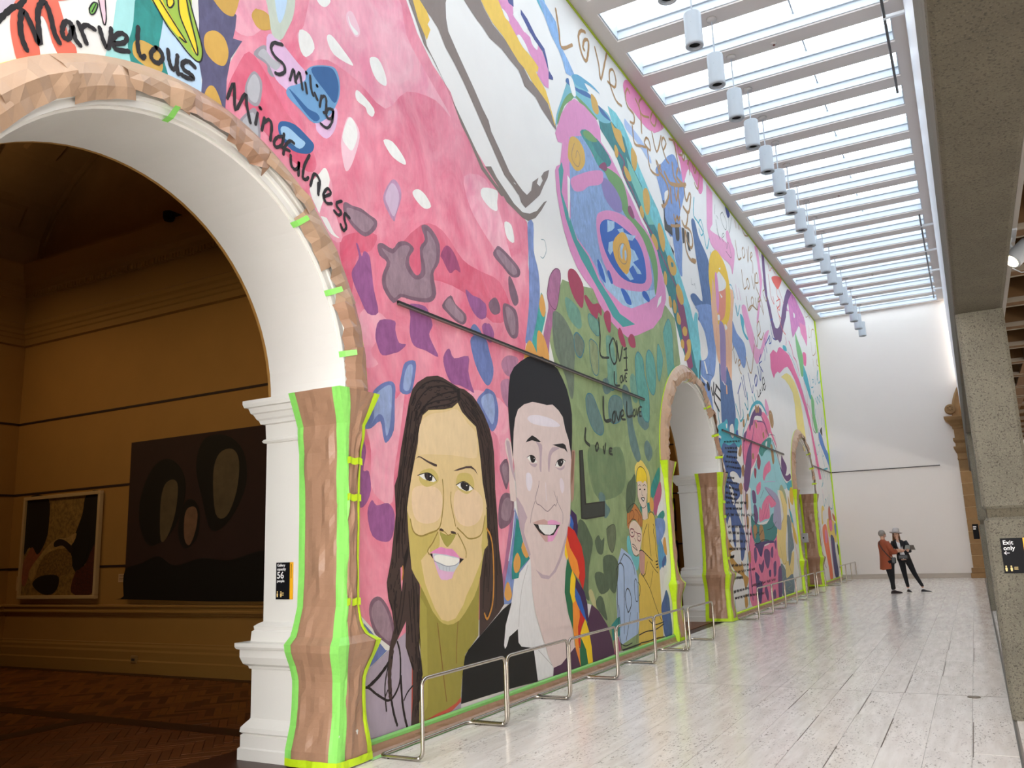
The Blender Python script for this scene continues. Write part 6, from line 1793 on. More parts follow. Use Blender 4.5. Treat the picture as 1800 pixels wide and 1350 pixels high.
f 4 pk5 5162,705 130,38 -22,-52 -100,-36
f 5 pk5 5162,498 36,88 51,-18 45,40 209,59 206,-48 -178,-32 -49,33 -10,-93 -159,-15
f 4 lvg 5400,716 246,-17 177,-56 -10,-167 -83,-28 -174,53 82,109 -161,69
f 3 tlg 4958,532 115,-47 289,2 218,68 89,-94 -135,-79 -425,-14 -150,32
f 4 gbr 4982,460 61,19 45,-25 -79,-60
f 4 gbr 5149,467 89,6 23,-82 -117,-5
f 3 dvb 5000,370 439,13 89,-14 -280,-9 -117,-71 -89,50
s 6 blk 1.5 5033,418 75,18 21,-19 98,31
s 6 blk 1.5 4976,376 105,-7 121,20 176,-5
s 6 blk 1.2 5345,448 161,13 149,41
s 6 blk 1.2 4962,545 37,-42 127,-24
s 6 blk 1 5361,694 -112,-55
s 6 blk 1 5397,709 284,-77
s 6 blk 0.8 5416,611 -162,-100
s 6 blk 0.8 5476,606 -130,-87
f 4 prs 4962,341 55,5 5,-54 -54,-34 -25,36
f 4 prs 5048,255 66,-8 69,28 -4,-43 -71,-34 -56,33
f 4 prs 5218,323 78,11 81,-20 -25,-57 -78,-41 -66,52
f 4 prs 5416,332 68,12 -29,-65 -59,9
f 4 prs 5528,369 70,12 -27,-59
f 4 prs 5453,241 85,10 -36,-76 -68,-10
f 4 dvb 4937,212 96,-28 -10,-23 74,-22 -71,-102 -72,22 -17,89
f 4 dvb 5298,203 62,3 -17,-37 -44,2
f 4 prs 5137,101 63,14 37,-51 -42,-28
f 4 prs 5324,58 107,31 7,-51 -93,0
f 4 prs 5578,197 104,9 -67,-174 -96,7
#painted_yellow_grey_portrait
f 3 ylp 5663,448 156,41 20,-248 292,62 16,-43 -97,-110 -230,-17 -16,109 -183,46
f 4 ylp 5854,707 116,19 104,-90 -81,-160 -93,-112 -33,-137 -159,32 105,217 105,71
f 4 gsg 5857,715 91,39 117,-60 1,-73 -106,83
f 3 drk 5678,233 134,-45 8,-55 230,17 -28,-124 -358,3 -29,80
f 3 drk 6026,541 110,-6 21,-109 28,-95 -96,-34 -121,-88 -26,57 59,153
s 5 blk 0.9 5851,700 66,-83 -2,-78 -96,-50
s 5 blk 0.9 5712,340 51,-110 118,24 55,110
s 5 blk 0.9 5910,239 103,-87
s 4 gsg 0.9 5716,205 83,-44 -121,-34 122,-33 -117,-27 160,-30
s 4 gsg 0.9 5848,118 129,-34 -155,-18 171,-25
s 4 gsg 0.9 6071,520 28,-58 -86,-57 72,-43 -104,-55
f 2 cyn2 6142,771 213,33 -37,-71 -160,-6
f 2 yel2 6245,745 115,-10 -57,-108 -105,27
f 2 mus 6135,682 47,-58 -6,-162 -32,88
f 2 cyn2 6128,593 95,-42 49,-133 -56,44
f 2 yel2 6199,506 113,-88 1,-74 -97,45
s 3 hp2 3 6177,426 96,-155 73,-164
s 2 gr4 4 6257,242 37,-118
#lettering_poem
s 9 char 2 4478,919 4,-6 12,7 7,-5 10,7 6,-8
s 9 char 2 4536,926 7,-8 9,9 7,-9 11,10 5,-8
s 9 char 2 4594,931 8,-9 12,13 3,-9 14,8 6,-6 11,8
s 9 char 2 4665,940 5,-8 12,8 7,-8 11,12 4,-10 12,11
s 9 char 2 4736,946 4,-7 8,9 5,-8 11,10 1,-12 10,10 4,-5
s 9 char 2 4802,955 5,-10 17,11 1,-12 6,13 -5,-10 2,7 -3,-10
s 9 char 2 4489,887 4,-9 13,11 3,-7 12,7 2,-8
s 9 char 2 4541,892 4,-8 9,10 4,-11 13,10 4,-7 10,9
s 9 char 2 4602,897 -2,-8 9,8 2,-9 8,9 5,-7 10,10 1,-10 9,12
s 9 char 2 4657,903 5,-11 11,10 6,-9 12,11 5,-9
s 9 char 2 4718,909 1,-13 14,13 1,-11 13,13 7,-9 8,9 6,-10
s 9 char 2 4545,872 2,-8 9,9 7,-7 7,6 6,-5 9,9
s 9 char 2 4596,876 -2,-10 7,10 1,-10 6,9 5,-9 5,11 0,-11 8,11
s 9 char 2 4636,878 5,-7 6,9 3,-10 9,11 2,-8 8,6 0,-9 9,12
s 9 char 2 4687,880 4,-7 7,11 2,-9 6,8 1,-10 7,9
s 9 char 2 4724,885 3,-11 7,11 -2,-11 9,12 -1,-11 9,11 1,-8
s 9 char 2 4506,844 2,-9 10,10 1,-10 10,11 4,-11 8,11 7,-8
s 9 char 2 4559,845 3,-9 12,12 1,-12 8,11 3,-9 12,11
s 9 char 2 4607,848 10,-7 12,9 6,-11 14,10 6,-7
s 9 char 2 4671,850 1,-10 10,12 0,-10 9,8 4,-8 7,11 1,-10
s 9 char 2 4720,854 3,-10 9,10 3,-10 8,9 2,-7
s 9 char 2 4466,816 6,-11 16,10 9,-7 13,7 7,-6
s 9 char 2 4535,818 6,-10 10,8 4,-7 11,10 5,-9
s 9 char 2 4589,818 4,-7 5,7 4,-6 8,8 3,-8 6,8
s 9 char 2 4634,822 3,-9 10,7 3,-6 11,8 3,-9
s 9 char 2 4680,821 6,-6 9,9 3,-11 11,10 4,-9 8,10 5,-9 10,10
s 9 char 2 4753,827 8,-11 7,10 -4,-11 1,9 -1,-8
s 9 char 2 4487,789 4,-9 10,8 5,-8 13,11 1,-9 11,10
s 9 char 2 4544,791 10,-8 15,8 9,-10 13,10 8,-8
s 9 char 2 4617,791 0,-8 8,9 2,-8 9,8 2,-10 8,11 2,-7
s 9 char 2 4663,792 5,-9 10,12 5,-12 11,10 5,-9
s 9 char 2 4721,796 0,-10 11,8 4,-6 11,7 3,-9 7,11 4,-12 13,12
s 9 char 2 4789,796 -2,-9 4,11 -5,-12 3,12 -3,-9 3,10
s 9 char 2 4403,752 0,-8 3,6 1,-7 5,8 2,-9 5,8 -2,-6
s 9 char 2 4427,753 -1,-10 4,8 2,-6 2,5 0,-6 6,7
s 9 char 2 4447,753 -2,-8 8,8 -1,-7 6,6 0,-9
s 9 char 2 4464,752 1,-9 7,11 0,-9 6,8 0,-9 4,9
s 9 char 2 4489,752 1,-6 6,8 0,-10 8,11 -2,-10 3,9
s 9 char 2 4409,727 7,-7 9,6 8,-7 11,8 5,-7
s 9 char 2 4463,727 2,-8 5,10 0,-7 6,8 0,-9 7,9 2,-10
s 9 char 2 4497,729 1,-9 6,9 2,-9 7,8 -1,-7 7,8 2,-8 4,8
s 9 char 2 4540,731 1,-9 9,8 3,-8 9,8 3,-9 14,13 1,-10
s 9 char 2 4595,731 4,-5 10,6 2,-8 10,9 3,-9 10,10
s 9 char 2 4414,701 3,-8 6,9 -1,-11 10,11 1,-9 6,8 2,-7 6,7
s 9 char 2 4460,703 3,-8 9,9 4,-9 8,9 3,-10 8,11 3,-11
s 9 char 2 4514,704 3,-10 10,9 1,-8 7,8 3,-7 8,8
s 9 char 2 4562,704 1,-9 6,9 5,-8 6,10 1,-11 8,8
s 9 char 2 4604,704 3,-6 10,7 5,-8 8,8 5,-9 10,11
s 9 char 2 4661,708 0,-10 8,10 1,-11 10,9 -1,-7 11,9 0,-9 1,8
s 9 char 2.2 4438,678 3,-11 11,14 5,-13 8,12 5,-11 7,7 5,-11
s 9 char 2.2 4502,679 2,-14 8,12 3,-11 11,13 3,-13 8,11 3,-12 7,9
s 9 char 2.2 4561,674 6,-8 10,9 6,-9 13,10 1,-9 14,7 1,-10
s 9 char 2.2 4629,673 3,-11 11,11 6,-9 11,11 2,-14 12,14
s 9 char 2.2 4687,672 4,-11 4,14 0,-14 10,14 -3,-14 8,14 -6,-11
s 9 char 2.2 4428,648 3,-12 6,10 3,-8 12,10 1,-11 7,9 4,-8 5,8
s 9 char 2.2 4487,648 -2,-12 9,12 2,-13 10,10 1,-11 10,10 3,-10
s 9 char 2.2 4536,647 -4,-11 8,11 -1,-11 8,10 -1,-10 8,11 0,-13 7,14
s 9 char 2.2 4573,644 2,-9 5,9 6,-10 7,9 2,-9 11,12 0,-11 13,10
s 9 char 2.2 4628,643 1,-11 14,14 0,-13 9,13 -2,-13 13,11 1,-10 10,8
s 9 char 2.2 4418,622 1,-10 8,12 3,-11 7,8 3,-10 9,12
s 9 char 2.2 4459,622 5,-12 8,11 5,-9 10,9 3,-9
s 9 char 2.2 4502,621 2,-9 10,11 -2,-12 9,12 -2,-12 10,11
s 9 char 2.2 4538,622 -1,-12 8,12 1,-10 6,9 0,-13 3,11 1,-10 9,12
s 9 char 2.2 4576,619 5,-11 13,11 2,-9 14,9 3,-11
s 9 char 2.2 4631,618 -1,-10 10,11 -2,-13 2,13 -1,-11 4,12 -6,-10
s 9 char 2.2 4422,594 7,-9 15,11 4,-12 18,13 10,-10 12,10 7,-11
s 9 char 2.2 4521,597 6,-8 13,11 7,-11 10,8 9,-7 9,8 7,-8
s 9 char 2.2 4610,598 4,-9 15,10 9,-8 12,9 11,-8 11,9 6,-10 15,10
s 9 char 2.2 4717,602 7,-9 12,9 6,-12 15,15 2,-14 15,14 4,-11 16,12
s 9 char 2.2 4813,602 4,-9 12,13 3,-13 17,13 0,-14 12,12 2,-9 12,12
s 9 char 2.2 4402,566 4,-12 12,9 10,-8 14,9 3,-11 13,14
s 9 char 2.2 4477,565 6,-9 10,11 3,-11 5,9 8,-10 11,13 0,-12
s 9 char 2.2 4545,568 7,-11 15,10 8,-10 18,12 6,-10
s 9 char 2.2 4620,567 8,-9 11,10 4,-9 8,9 7,-11 9,11
s 9 char 2.2 4685,571 7,-14 11,13 5,-13 11,11 7,-9 14,12 1,-10 11,10
s 9 char 2.2 4391,532 11,-12 18,11 10,-8 17,11 11,-13
s 9 char 2.2 4493,534 5,-12 13,13 8,-11 9,9 3,-11 13,11 4,-8 13,11
s 9 char 2.2 4594,533 14,-7 17,9 15,-11 16,12 12,-13 21,15
s 9 char 2.2 4722,535 10,-11 18,14 12,-14 16,12 11,-11 18,13
s 9 char 2.2 4844,537 8,-12 19,11 15,-8 16,10 18,-10 16,8
s 9 char 2.2 4976,539 12,-11 26,13 10,-15 25,15 12,-11
s 9 char 2.2 4412,469 8,-9 14,9 11,-7 11,9 8,-9
s 9 char 2.2 4489,471 6,-9 8,9 3,-9 12,7 1,-9 11,12 0,-12
s 9 char 2.2 4557,474 8,-13 15,11 5,-12 13,11 10,-10 13,11
s 9 char 2.2 4644,472 3,-12 11,11 4,-11 12,14 4,-13 13,14
s 9 char 2.2 4712,474 12,-13 19,11 8,-10 22,12 11,-9 18,8
s 9 char 2.2 4827,472 6,-9 15,13 6,-12 4,12 -7,-12 5,12 -4,-11
s 9 char 2.2 4414,442 5,-12 12,10 5,-12 13,13 7,-10 9,8 8,-11
s 9 char 2.2 4501,439 3,-10 10,11 5,-13 16,13 2,-13 13,12 5,-12 9,12
s 9 char 2.2 4589,438 4,-12 11,10 5,-11 13,9 0,-7 13,11 2,-13
s 9 char 2.2 4667,437 12,-13 19,12 8,-11 12,7 14,-9 15,9 15,-8
s 9 char 2.2 4793,435 2,-13 14,11 5,-9 13,8 6,-10 12,11 2,-13
s 9 char 2.2 4879,430 4,-9 17,10 6,-12 10,13 -3,-14 6,14
s 9 char 2.2 4409,395 2,-9 15,12 2,-12 7,9 9,-7 8,11 2,-14
s 9 char 2.2 4481,395 4,-7 12,8 10,-10 8,11 10,-12 10,12 5,-12
s 9 char 2.2 4563,393 8,-11 11,12 9,-9 14,8 8,-10 11,12
s 9 char 2.2 4646,392 4,-10 13,11 8,-11 14,11 5,-13 13,11 7,-8
s 9 char 2.2 4737,391 13,-12 22,13 11,-10 20,7 14,-10
s 9 char 2.2 4407,355 5,-9 11,12 7,-12 14,10 5,-11 12,11 5,-12
s 9 char 2.2 4488,356 1,-10 7,9 6,-10 12,9 2,-8 5,10 0,-13 16,13
s 9 char 2.2 4552,353 1,-8 8,9 5,-11 8,9 2,-8 9,11 4,-13
s 9 char 2.2 4610,355 7,-11 16,9 9,-12 16,10 7,-11 14,11
s 9 char 2.2 4698,351 7,-8 12,7 9,-8 14,11 4,-15 14,12 -3,-9
s 9 char 2.2 4414,313 -4,-7 7,9 -3,-9 7,7 -4,-10 7,13
s 9 char 2.2 4430,315 -3,-10 3,10 -4,-10 9,11 -7,-12 6,10 -3,-9 5,9
s 9 char 2.2 4438,314 2,-9 5,9 -3,-8 3,10 -1,-12 5,10 0,-8 8,11
s 9 char 2.2 4458,315 0,-8 2,8 -1,-10 6,11 -1,-11 5,10 -1,-10
s 9 char 2.2 4472,318 -2,-13 6,10 -3,-8 8,11 -1,-10 4,10 -5,-12
s 9 char 2.2 4488,318 1,-9 2,10 -3,-13 2,10 -2,-10
s 9 char 2.2 4421,270 8,-8 14,8 7,-10 15,12 10,-12
s 9 char 2.2 4496,271 5,-10 10,8 3,-10 11,12 5,-11 13,9 -2,-11 12,10
s 9 char 2.2 4577,269 3,-12 15,11 7,-11 13,10 9,-8 15,10
s 9 char 2.2 4657,265 13,-9 16,10 10,-12 20,9 13,-10
s 9 char 2.2 4754,265 8,-10 10,8 7,-9 11,9 7,-9
s 9 char 2.2 4823,264 1,-10 3,6 -4,-10 4,11 -3,-8
s 9 char 2.2 4429,235 7,-11 13,12 12,-9 12,10 8,-10 11,8 8,-10 13,11
s 9 char 2.2 4539,234 11,-9 12,9 8,-9 13,9 11,-7
s 9 char 2.2 4620,235 15,-10 28,10 12,-11 25,10 13,-11
s 9 char 2.2 4742,234 12,-7 20,6 11,-8 20,11 8,-11 19,10
s 9 char 2.2 4860,235 4,-10 16,8 4,-10 17,12 6,-11 15,12 6,-12 10,11
s 9 char 2.2 4430,208 1,-12 8,13 3,-13 8,12 2,-12
s 9 char 2.2 4465,207 3,-9 3,6 3,-10 10,12 0,-8
s 9 char 2.2 4498,206 1,-10 15,11 -3,-14 16,13 1,-11
s 9 char 2.2 4540,204 -1,-10 8,12 1,-10 6,9 -2,-12 4,11 3,-11 8,11
s 9 char 2.2 4574,202 1,-10 11,12 0,-13 7,13 3,-11 11,12 2,-13
s 9 char 2.2 4623,204 -2,-13 12,13 -5,-11 6,10 -6,-11 6,11 -7,-13
s 9 char 2.2 4428,139 0,-12 8,10 6,-10 9,13 2,-11 8,11 -1,-11
s 9 char 2.2 4480,137 7,-7 10,11 7,-13 11,12 9,-12 10,10
s 9 char 2.2 4551,139 3,-10 10,10 5,-8 6,6 7,-8 8,11
s 9 char 2.2 4606,138 6,-10 13,10 4,-7 10,7 11,-8
s 9 char 2.2 4669,142 5,-12 14,12 7,-12 16,10 11,-10 11,9
s 9 char 2.2 4753,139 -2,-11 2,12 -4,-10 4,9 -4,-9
s 9 char 2.2 4833,148 8,-13 18,12 12,-8 15,11 10,-14 18,13 10,-14 22,14
s 9 char 2.2 4971,146 10,-8 15,10 9,-11 17,14 9,-11
s 9 char 2.2 5062,149 15,-11 22,13 17,-14 21,10 17,-7 24,9
s 9 char 2.2 5213,151 9,-12 20,11 9,-13 24,14 6,-14 21,14 12,-14
s 9 char 2.2 5351,152 19,-12 26,11 20,-12 27,10 11,-9 5,12
s 9 char 2.2 4438,105 4,-9 3,9 4,-8 7,8 2,-8 9,7 -3,-8 12,9
s 9 char 2.2 4488,103 4,-8 14,8 6,-9 11,12 8,-11
s 9 char 2.2 4548,105 3,-9 15,9 0,-12 11,10 7,-11 9,12
s 9 char 2.2 4607,103 9,-7 11,9 4,-12 14,11 6,-11 11,11
s 9 char 2.2 4677,101 2,-8 7,11 2,-13 7,11 1,-8 6,9 4,-10 9,11
s 9 char 2.2 4727,104 0,-13 10,13 -3,-14 8,14 -5,-11 4,10 -6,-10
s 9 char 2.2 4763,101 2,-12 13,12 2,-13 8,13 2,-13 11,10 -1,-10
s 9 char 2.2 4822,99 7,-9 10,7 5,-8 13,9 4,-12 11,9 2,-8
s 9 char 2.2 4898,95 -2,-10 13,11 3,-11 9,11 1,-13 13,14 3,-13 7,12
s 9 char 2.2 4967,96 2,-14 13,11 0,-11 16,11 1,-9 12,7 6,-11
s 9 char 2.2 5041,93 5,-15 15,15 2,-14 7,11 11,-9 9,9 1,-11 19,11
s 9 char 2.2 5126,88 0,-12 5,11 -5,-10 5,9 -4,-7 4,9 -3,-9 1,11'''
mural = empty('mural', (0, 12, 0)); tag(mural, 'huge colourful hand-painted wall mural of faces, swirls and handwritten words around the arches', 'mural')
cur = None; parts = []
for ln in ROW.split('\n'):
    if not ln.strip(): continue
    if ln[0] == '#': cur = []; parts.append((ln[1:], cur)); continue
    cur.append(ln.split())
def unpack(tok):
    out = []; y = z = 0
    for i, t in enumerate(tok):
        a, b = t.split(','); y += int(a); z += int(b); out.append((y*.004, min(z*.004, HZ-.03)))
    return out
def paint(c):
    v = VAR.get(c, (.05, 5, None))
    return paintmat('paint_'+c, PAL[c], *v)
split = []
for name, rows in parts:
    if name == 'painted_stones':      # every painted stone is a part of its own
        for rw in rows:
            if rw[1] == '3': split.append(('painted_stone', []))
            split[-1][1].append(rw)
    elif name == 'lettering_poem': split.append((name, rows))
    elif name.startswith('lettering') or name.endswith('strands'):
        for rw in rows: split.append(('letter_stroke' if name[0] == 'l' else 'hair_strand', [rw]))
    else: split.append((name, rows))
cnt = 0
for name, rows in split:
    b = MB()
    for rw in rows:
        cnt += 1; x = .001+.0005*int(rw[1])+.00002*(cnt % 23); m = paint(rw[2])
        if rw[0] == 's':
            P = unpack(rw[4:]); wd = float(rw[3])*.005
            P = smooth(P, False, 4) if len(P) > 2 else P
            n = len(P); L, R_ = [], []
            for i in range(n):
                p, q = P[max(i-1, 0)], P[min(i+1, n-1)]; dy, dz = q[0]-p[0], q[1]-p[1]; d = sqrt(dy*dy+dz*dz) or 1
                k = wd*(.85+.3*abs(sin(i*1.3+P[0][0]*7)))
                L.append((x, P[i][0]-dz/d*k, P[i][1]+dy/d*k)); R_.append((x, P[i][0]+dz/d*k, P[i][1]-dy/d*k))
            for i in range(n-1): b.poly([L[i], L[i+1], R_[i+1], R_[i]], m)
            for c in (P[0], P[-1]): b.poly([(x+.00005, c[0]+wd*.95*cos(pi*j/4), c[1]+wd*.95*sin(pi*j/4)) for j in range(8)], m)
        else:
            P = unpack(rw[3:])
            if rw[0] == 'f': P = smooth(P, True, 3)
            b.poly([(x, y, z) for y, z in P], m)
    o = b.build(name, None, mural, off=(0, 12, 0), recalc=False)
    if name in ('lettering_poem', 'painted_woman_hair_lines'): o['kind'] = 'stuff'

# ------------------------------------------------------------------ pendant lamps hung from the beams
def pendant(y):
    e = empty('pendant_lamp', (1.785, y, HZ))
    b = MB(); b.lathe([(0, -.055), (.03, -.055), (.075, -.04), (.082, -.02), (.082, 0), (0, 0)], n=20); b.build('canopy', mat('canopy_grey', 'C3BDB8', .5), e, True)
    b = MB(); b.lathe([(.012, -.66), (.012, -.05)], n=8); b.build('rod', lampw, e)
    b = MB(); b.lathe([(.0, -.645), (.105, -.645), (.122, -.652), (.128, -.668), (.128, -1.135), (.13, -1.14), (.13, -1.172), (.122, -1.178), (.088, -1.178), (.084, -1.165), (.084, -1.06), (0, -1.06)], n=28); o = b.build('lamp_body', lampw, e, False)
    for p in o.data.polygons: p.use_smooth = True
    b = MB(); b.lathe([(.0, -1.14), (.083, -1.14), (.083, -1.062), (0, -1.062)], n=24); b.build('reflector', blackh, e)
    b = MB(); b.lathe([(0, .0), (.006, .0), (.006, .004), (0, .004)], (0, -.129, -.85), 8, axis='y'); b.build('screw', mat('screw', '9AA2AA', .4), e)
    return e
p0 = None
ORD = ['nearest', 'second', 'third', 'fourth', 'fifth', 'sixth', 'seventh', 'eighth', 'ninth', 'tenth', 'eleventh', 'twelfth', 'thirteenth', 'fourteenth', 'fifteenth', 'sixteenth', 'seventeenth', 'eighteenth', 'farthest']
for k in range(19):
    y = 9.83+1.2415*k
    if p0 is None: e = p0 = pendant(y)
    else: e = copy_tree(p0); e.location = (1.785, y, HZ)
    tag(e, ORD[k]+' white cylinder pendant lamp in the row hanging below the skylight', 'lamp', 'row of pendant lamps')
ds = None
for x, y, l in ((2.52, 13.54, 'small round ceiling detector on the beam beside the fourth pendant lamp'), (2.57, 21.0, 'small round ceiling detector on a beam half way along the skylight'), (2.6, 28.45, 'small round ceiling detector on a far skylight beam')):
    e = empty('ceiling_detector', (x, y, HZ)); tag(e, l, 'detector')
    b = MB(); b.lathe([(0, -.03), (.03, -.03), (.05, -.012), (.052, 0), (0, 0)], (x, y, HZ), 16); wpart('housing', b, mat('canopy_grey', 'C3BDB8'), e)
    b = MB(); b.lathe([(0, -.045), (.018, -.045), (.02, -.028), (0, -.028)], (x, y, HZ), 10); wpart('sensor', b, mat('sensor_red', '6A2A24', .4), e)

# hanging rods beside the bulkhead
for ya, yb, br, l in ((6.0, 16.0, (13.4, 10.2), 'dark metal rod on white brackets under the skylight, nearer one'), (23.0, 31.9, (23.9, 26.2, 28.4, 30.7), 'dark metal rod on white brackets under the skylight, farther one')):
    e = empty('hanging_rod', (4.25, ya, 9.62)); tag(e, l, 'rod')
    b = MB(); b.tube([(4.24, ya, 9.62), (4.24, yb, 9.62)], .022, 8); wpart('rod', b, mat('rod_dark', '4A4644', .35, .5), e)
    for y in br:
        b = MB(); b.box(4.25, 4.60, y-.03, y+.03, 9.60, 9.65, bev=.006); b.box(4.215, 4.265, y-.025, y+.025, 9.592, 9.655); wpart('bracket', b, lipm, e)

# ------------------------------------------------------------------ tubular steel barriers
def barrier():
    e = empty('steel_barrier', (0, 0, 0)); W, H, L = .53, .615, 1.345; R = .075; rt = .0155; z0 = rt
    cor = [(.11, 0, z0), (W, 0, z0), (W, 0, H), (W, L, H), (W, L, z0), (.11, L, z0)]
    pts = []
    n = len(cor)
    for i in range(n):
        p = Vector(cor[i]); a = (Vector(cor[i-1])-p).normalized(); c_ = (Vector(cor[(i+1) % n])-p).normalized()
        for j in range(6):
            t = j/5; p1 = p+a*R; p2 = p+c_*R
            pts.append(((p1*(1-t)+p*t)*(1-t)+(p*(1-t)+p2*t)*t))
    # upright hoop and floor runner are one bent tube in three joined parts
    hoop = pts[6:30]; k = 6
    b = MB(); b.tube(pts[8:28], rt, 10); b.build('hoop', steel, e, True)
    b = MB(); b.tube(pts[27:]+pts[:9], rt, 10); b.build('floor_runner', steel, e, True)
    b = MB()
    for x, y in ((.2, .0), (.2, L)): b.lathe([(0, 0), (.012, 0), (.012, .003), (0, .003)], (x, y, 0), 10)
    b.build('foot_pad', blackh, e)
    return e
bar0 = None
WH = ['first', 'second', 'third', 'fourth', 'fifth', 'sixth']
for grp, (y0, n, pit, where) in enumerate(((5.72, 6, 1.38, 'in the near row below the painted couple of faces'), (17.46, 6, 1.385, 'in the middle row past the second arch'), (29.30, 3, 1.37, 'in the last row by the far wall'))):
    for k in range(n):
        if bar0 is None: e = bar0 = barrier()
        else: e = copy_tree(bar0)
        e.location = (.05 if k == 5 else 0, y0+pit*k, .001)
        tag(e, '%s low bent steel tube barrier %s' % (WH[k], where), 'barrier', 'steel tube barriers along the mural')

# ------------------------------------------------------------------ signs, box, spotlight
def sign(name, label, org, ux, width, height, yel, lines, rot, n):
    "board in the plane spanned by ux and z, origin at its lower left corner, facing n"
    e = empty(name, org); tag(e, label, 'sign')
    ux = Vector(ux); n = Vector(n); O = Vector(org)
    def slab(nm, a0, a1, z0, z1, d0, d1, m):
        b = MB(); q = lambda a, z, d: O+ux*a+Vector((0, 0, z))+n*d
        b.loft([[q(a0, z0, d0), q(a1, z0, d0), q(a1, z1, d0), q(a0, z1, d0)], [q(a0, z0, d1), q(a1, z0, d1), q(a1, z1, d1), q(a0, z1, d1)]]); wpart(nm, b, m, e)
    slab('board', 0, width-yel, 0, height, 0, .006, black); slab('edge_panel', width-yel, width, 0, height, 0, .006, signy)
    for body, size, a, z in lines:
        v = ux*a+Vector((0, 0, z))+n*.0066; text('lettering', body, size, signw, e, v, rot, bold=size*.012)
    for k, a in enumerate((.03, .095)):   # two little standing figures
        s_ = height/.30; b = MB(); q = lambda p: O+ux*(a*s_*.6+p[0]*s_)+Vector((0, 0, .018*s_+p[1]*s_))+n*.0064
        b.poly([q(p) for p in ((-.006, 0), (.006, 0), (.009, .02), (.006, .032), (-.006, .032), (-.009, .02))]); b.poly([q((.0065*cos(2*pi*j/8), .042+.0065*sin(2*pi*j/8))) for j in range(8)]); wpart('figure_symbol', b, mat('sign_gold', 'E9CC86', .5), e)
    return e, slab
e, slab = sign('capacity_sign', 'black and yellow gallery capacity 56 people sign on the white pier', (-.69, 5.372, 1.255), (1, 0, 0), .185, .30, .032,
     [('Gallery', .030, .012, .268), ('capacity', .030, .012, .236), ('56', .078, .010, .170), ('people', .030, .012, .140)], (pi/2, 0, 0), (0, -1, 0))
for z in (.050, .040, .030): slab('text_line', .066, .088, z, z+.004, .006, .0066, mat('sign_gold', 'E9CC86'))
slab('text_line', .166, .171, .17, .285, .006, .0066, mat('sign_ink', '3A2A10', .5))
e, slab = sign('exit_sign', 'black Exit only sign with arrow on the hammered concrete column', (4.692, 8.682, 1.232), (1, 0, 0), .20, .302, .028,
     [('Exit', .052, .016, .248), ('only', .052, .016, .200)], (pi/2, 0, 0), (0, -1, 0))
b = MB(); O = Vector((4.692, 8.682-.0066, 1.232))
for pts in (((.02, .172), (.06, .172), (.06, .177), (.02, .177)), ((.016, .1745), (.034, .1915), (.038, .189), (.022, .1745)), ((.016, .1745), (.022, .1745), (.038, .160), (.034, .1575))): b.poly([O+Vector((p[0], 0, p[1])) for p in pts])
wpart('arrow', b, signw, e, recalc=False)
for z in (.050, .040, .030): slab('text_line', .078, .108, z, z+.004, .006, .0066, mat('sign_gold', 'E9CC86'))
e = empty('control_box', (-.42, 28.9, 1.55)); tag(e, 'square grey control box on the reveal of the farthest arch', 'box')
b = MB(); b.box(-.56, -.28, 28.83, 28.93, 1.40, 1.70, bev=.015); wpart('housing', b, mat('box_grey', 'BFC3C6', .4), e)
b = MB(); b.lathe([(0, -.012), (.025, -.012), (.025, 0), (0, 0)], (-.42, 28.83, 1.55), 12, axis='y'); wpart('button', b, blackh, e)
# track spotlight under the coffers
e = empty('track_spotlight', (5.2, 9.6, 4.4)); tag(e, 'white cylindrical track spotlight, lit, under the coffered ceiling at the right edge', 'spotlight')
b = MB(); b.box(5.12, 5.20, 8.8, 9.2, 4.36, 4.42, bev=.01); wpart('adapter', b, lampw, e)
b = MB(); b.tube([(5.16, 9.05, 4.38), (5.13, 9.05, 4.30), (5.18, 9.05, 4.21)], .018, 8); wpart('yoke', b, lampw, e)
ax = Vector((-.62, -.35, -.62)).normalized(); c0 = Vector((5.21, 9.05, 4.20)); 
b = MB(); b.tube([c0-ax*.13, c0-ax*.12, c0+ax*.11, c0+ax*.125], [.06, .085, .085, .08], 20); wpart('lamp_head', b, lampw, e, True)
b = MB(); b.tube([c0+ax*.126, c0+ax*.130], [.068, .068], 18); wpart('lens', b, mat('lit_lens', (1, .86, .62), emit=2.2), e)
b = MB(); b.tube([(5.13, 9.05, 4.06), (5.20, 9.1, 4.02), (5.30, 9.1, 4.02), (5.36, 9.05, 4.06)], .006, 6); wpart('cable', b, lampw, e)
b = MB(); b.box(5.06, 5.10, -5, 16, 4.355, 4.405); b.box(5.16, 5.20, -5, 16, 4.375, 4.425); tag(b.build('lighting_track', mat('track_grey', 'A7A39C', .4)), 'pair of pale lighting track rails running along the coffered ceiling', 'track')

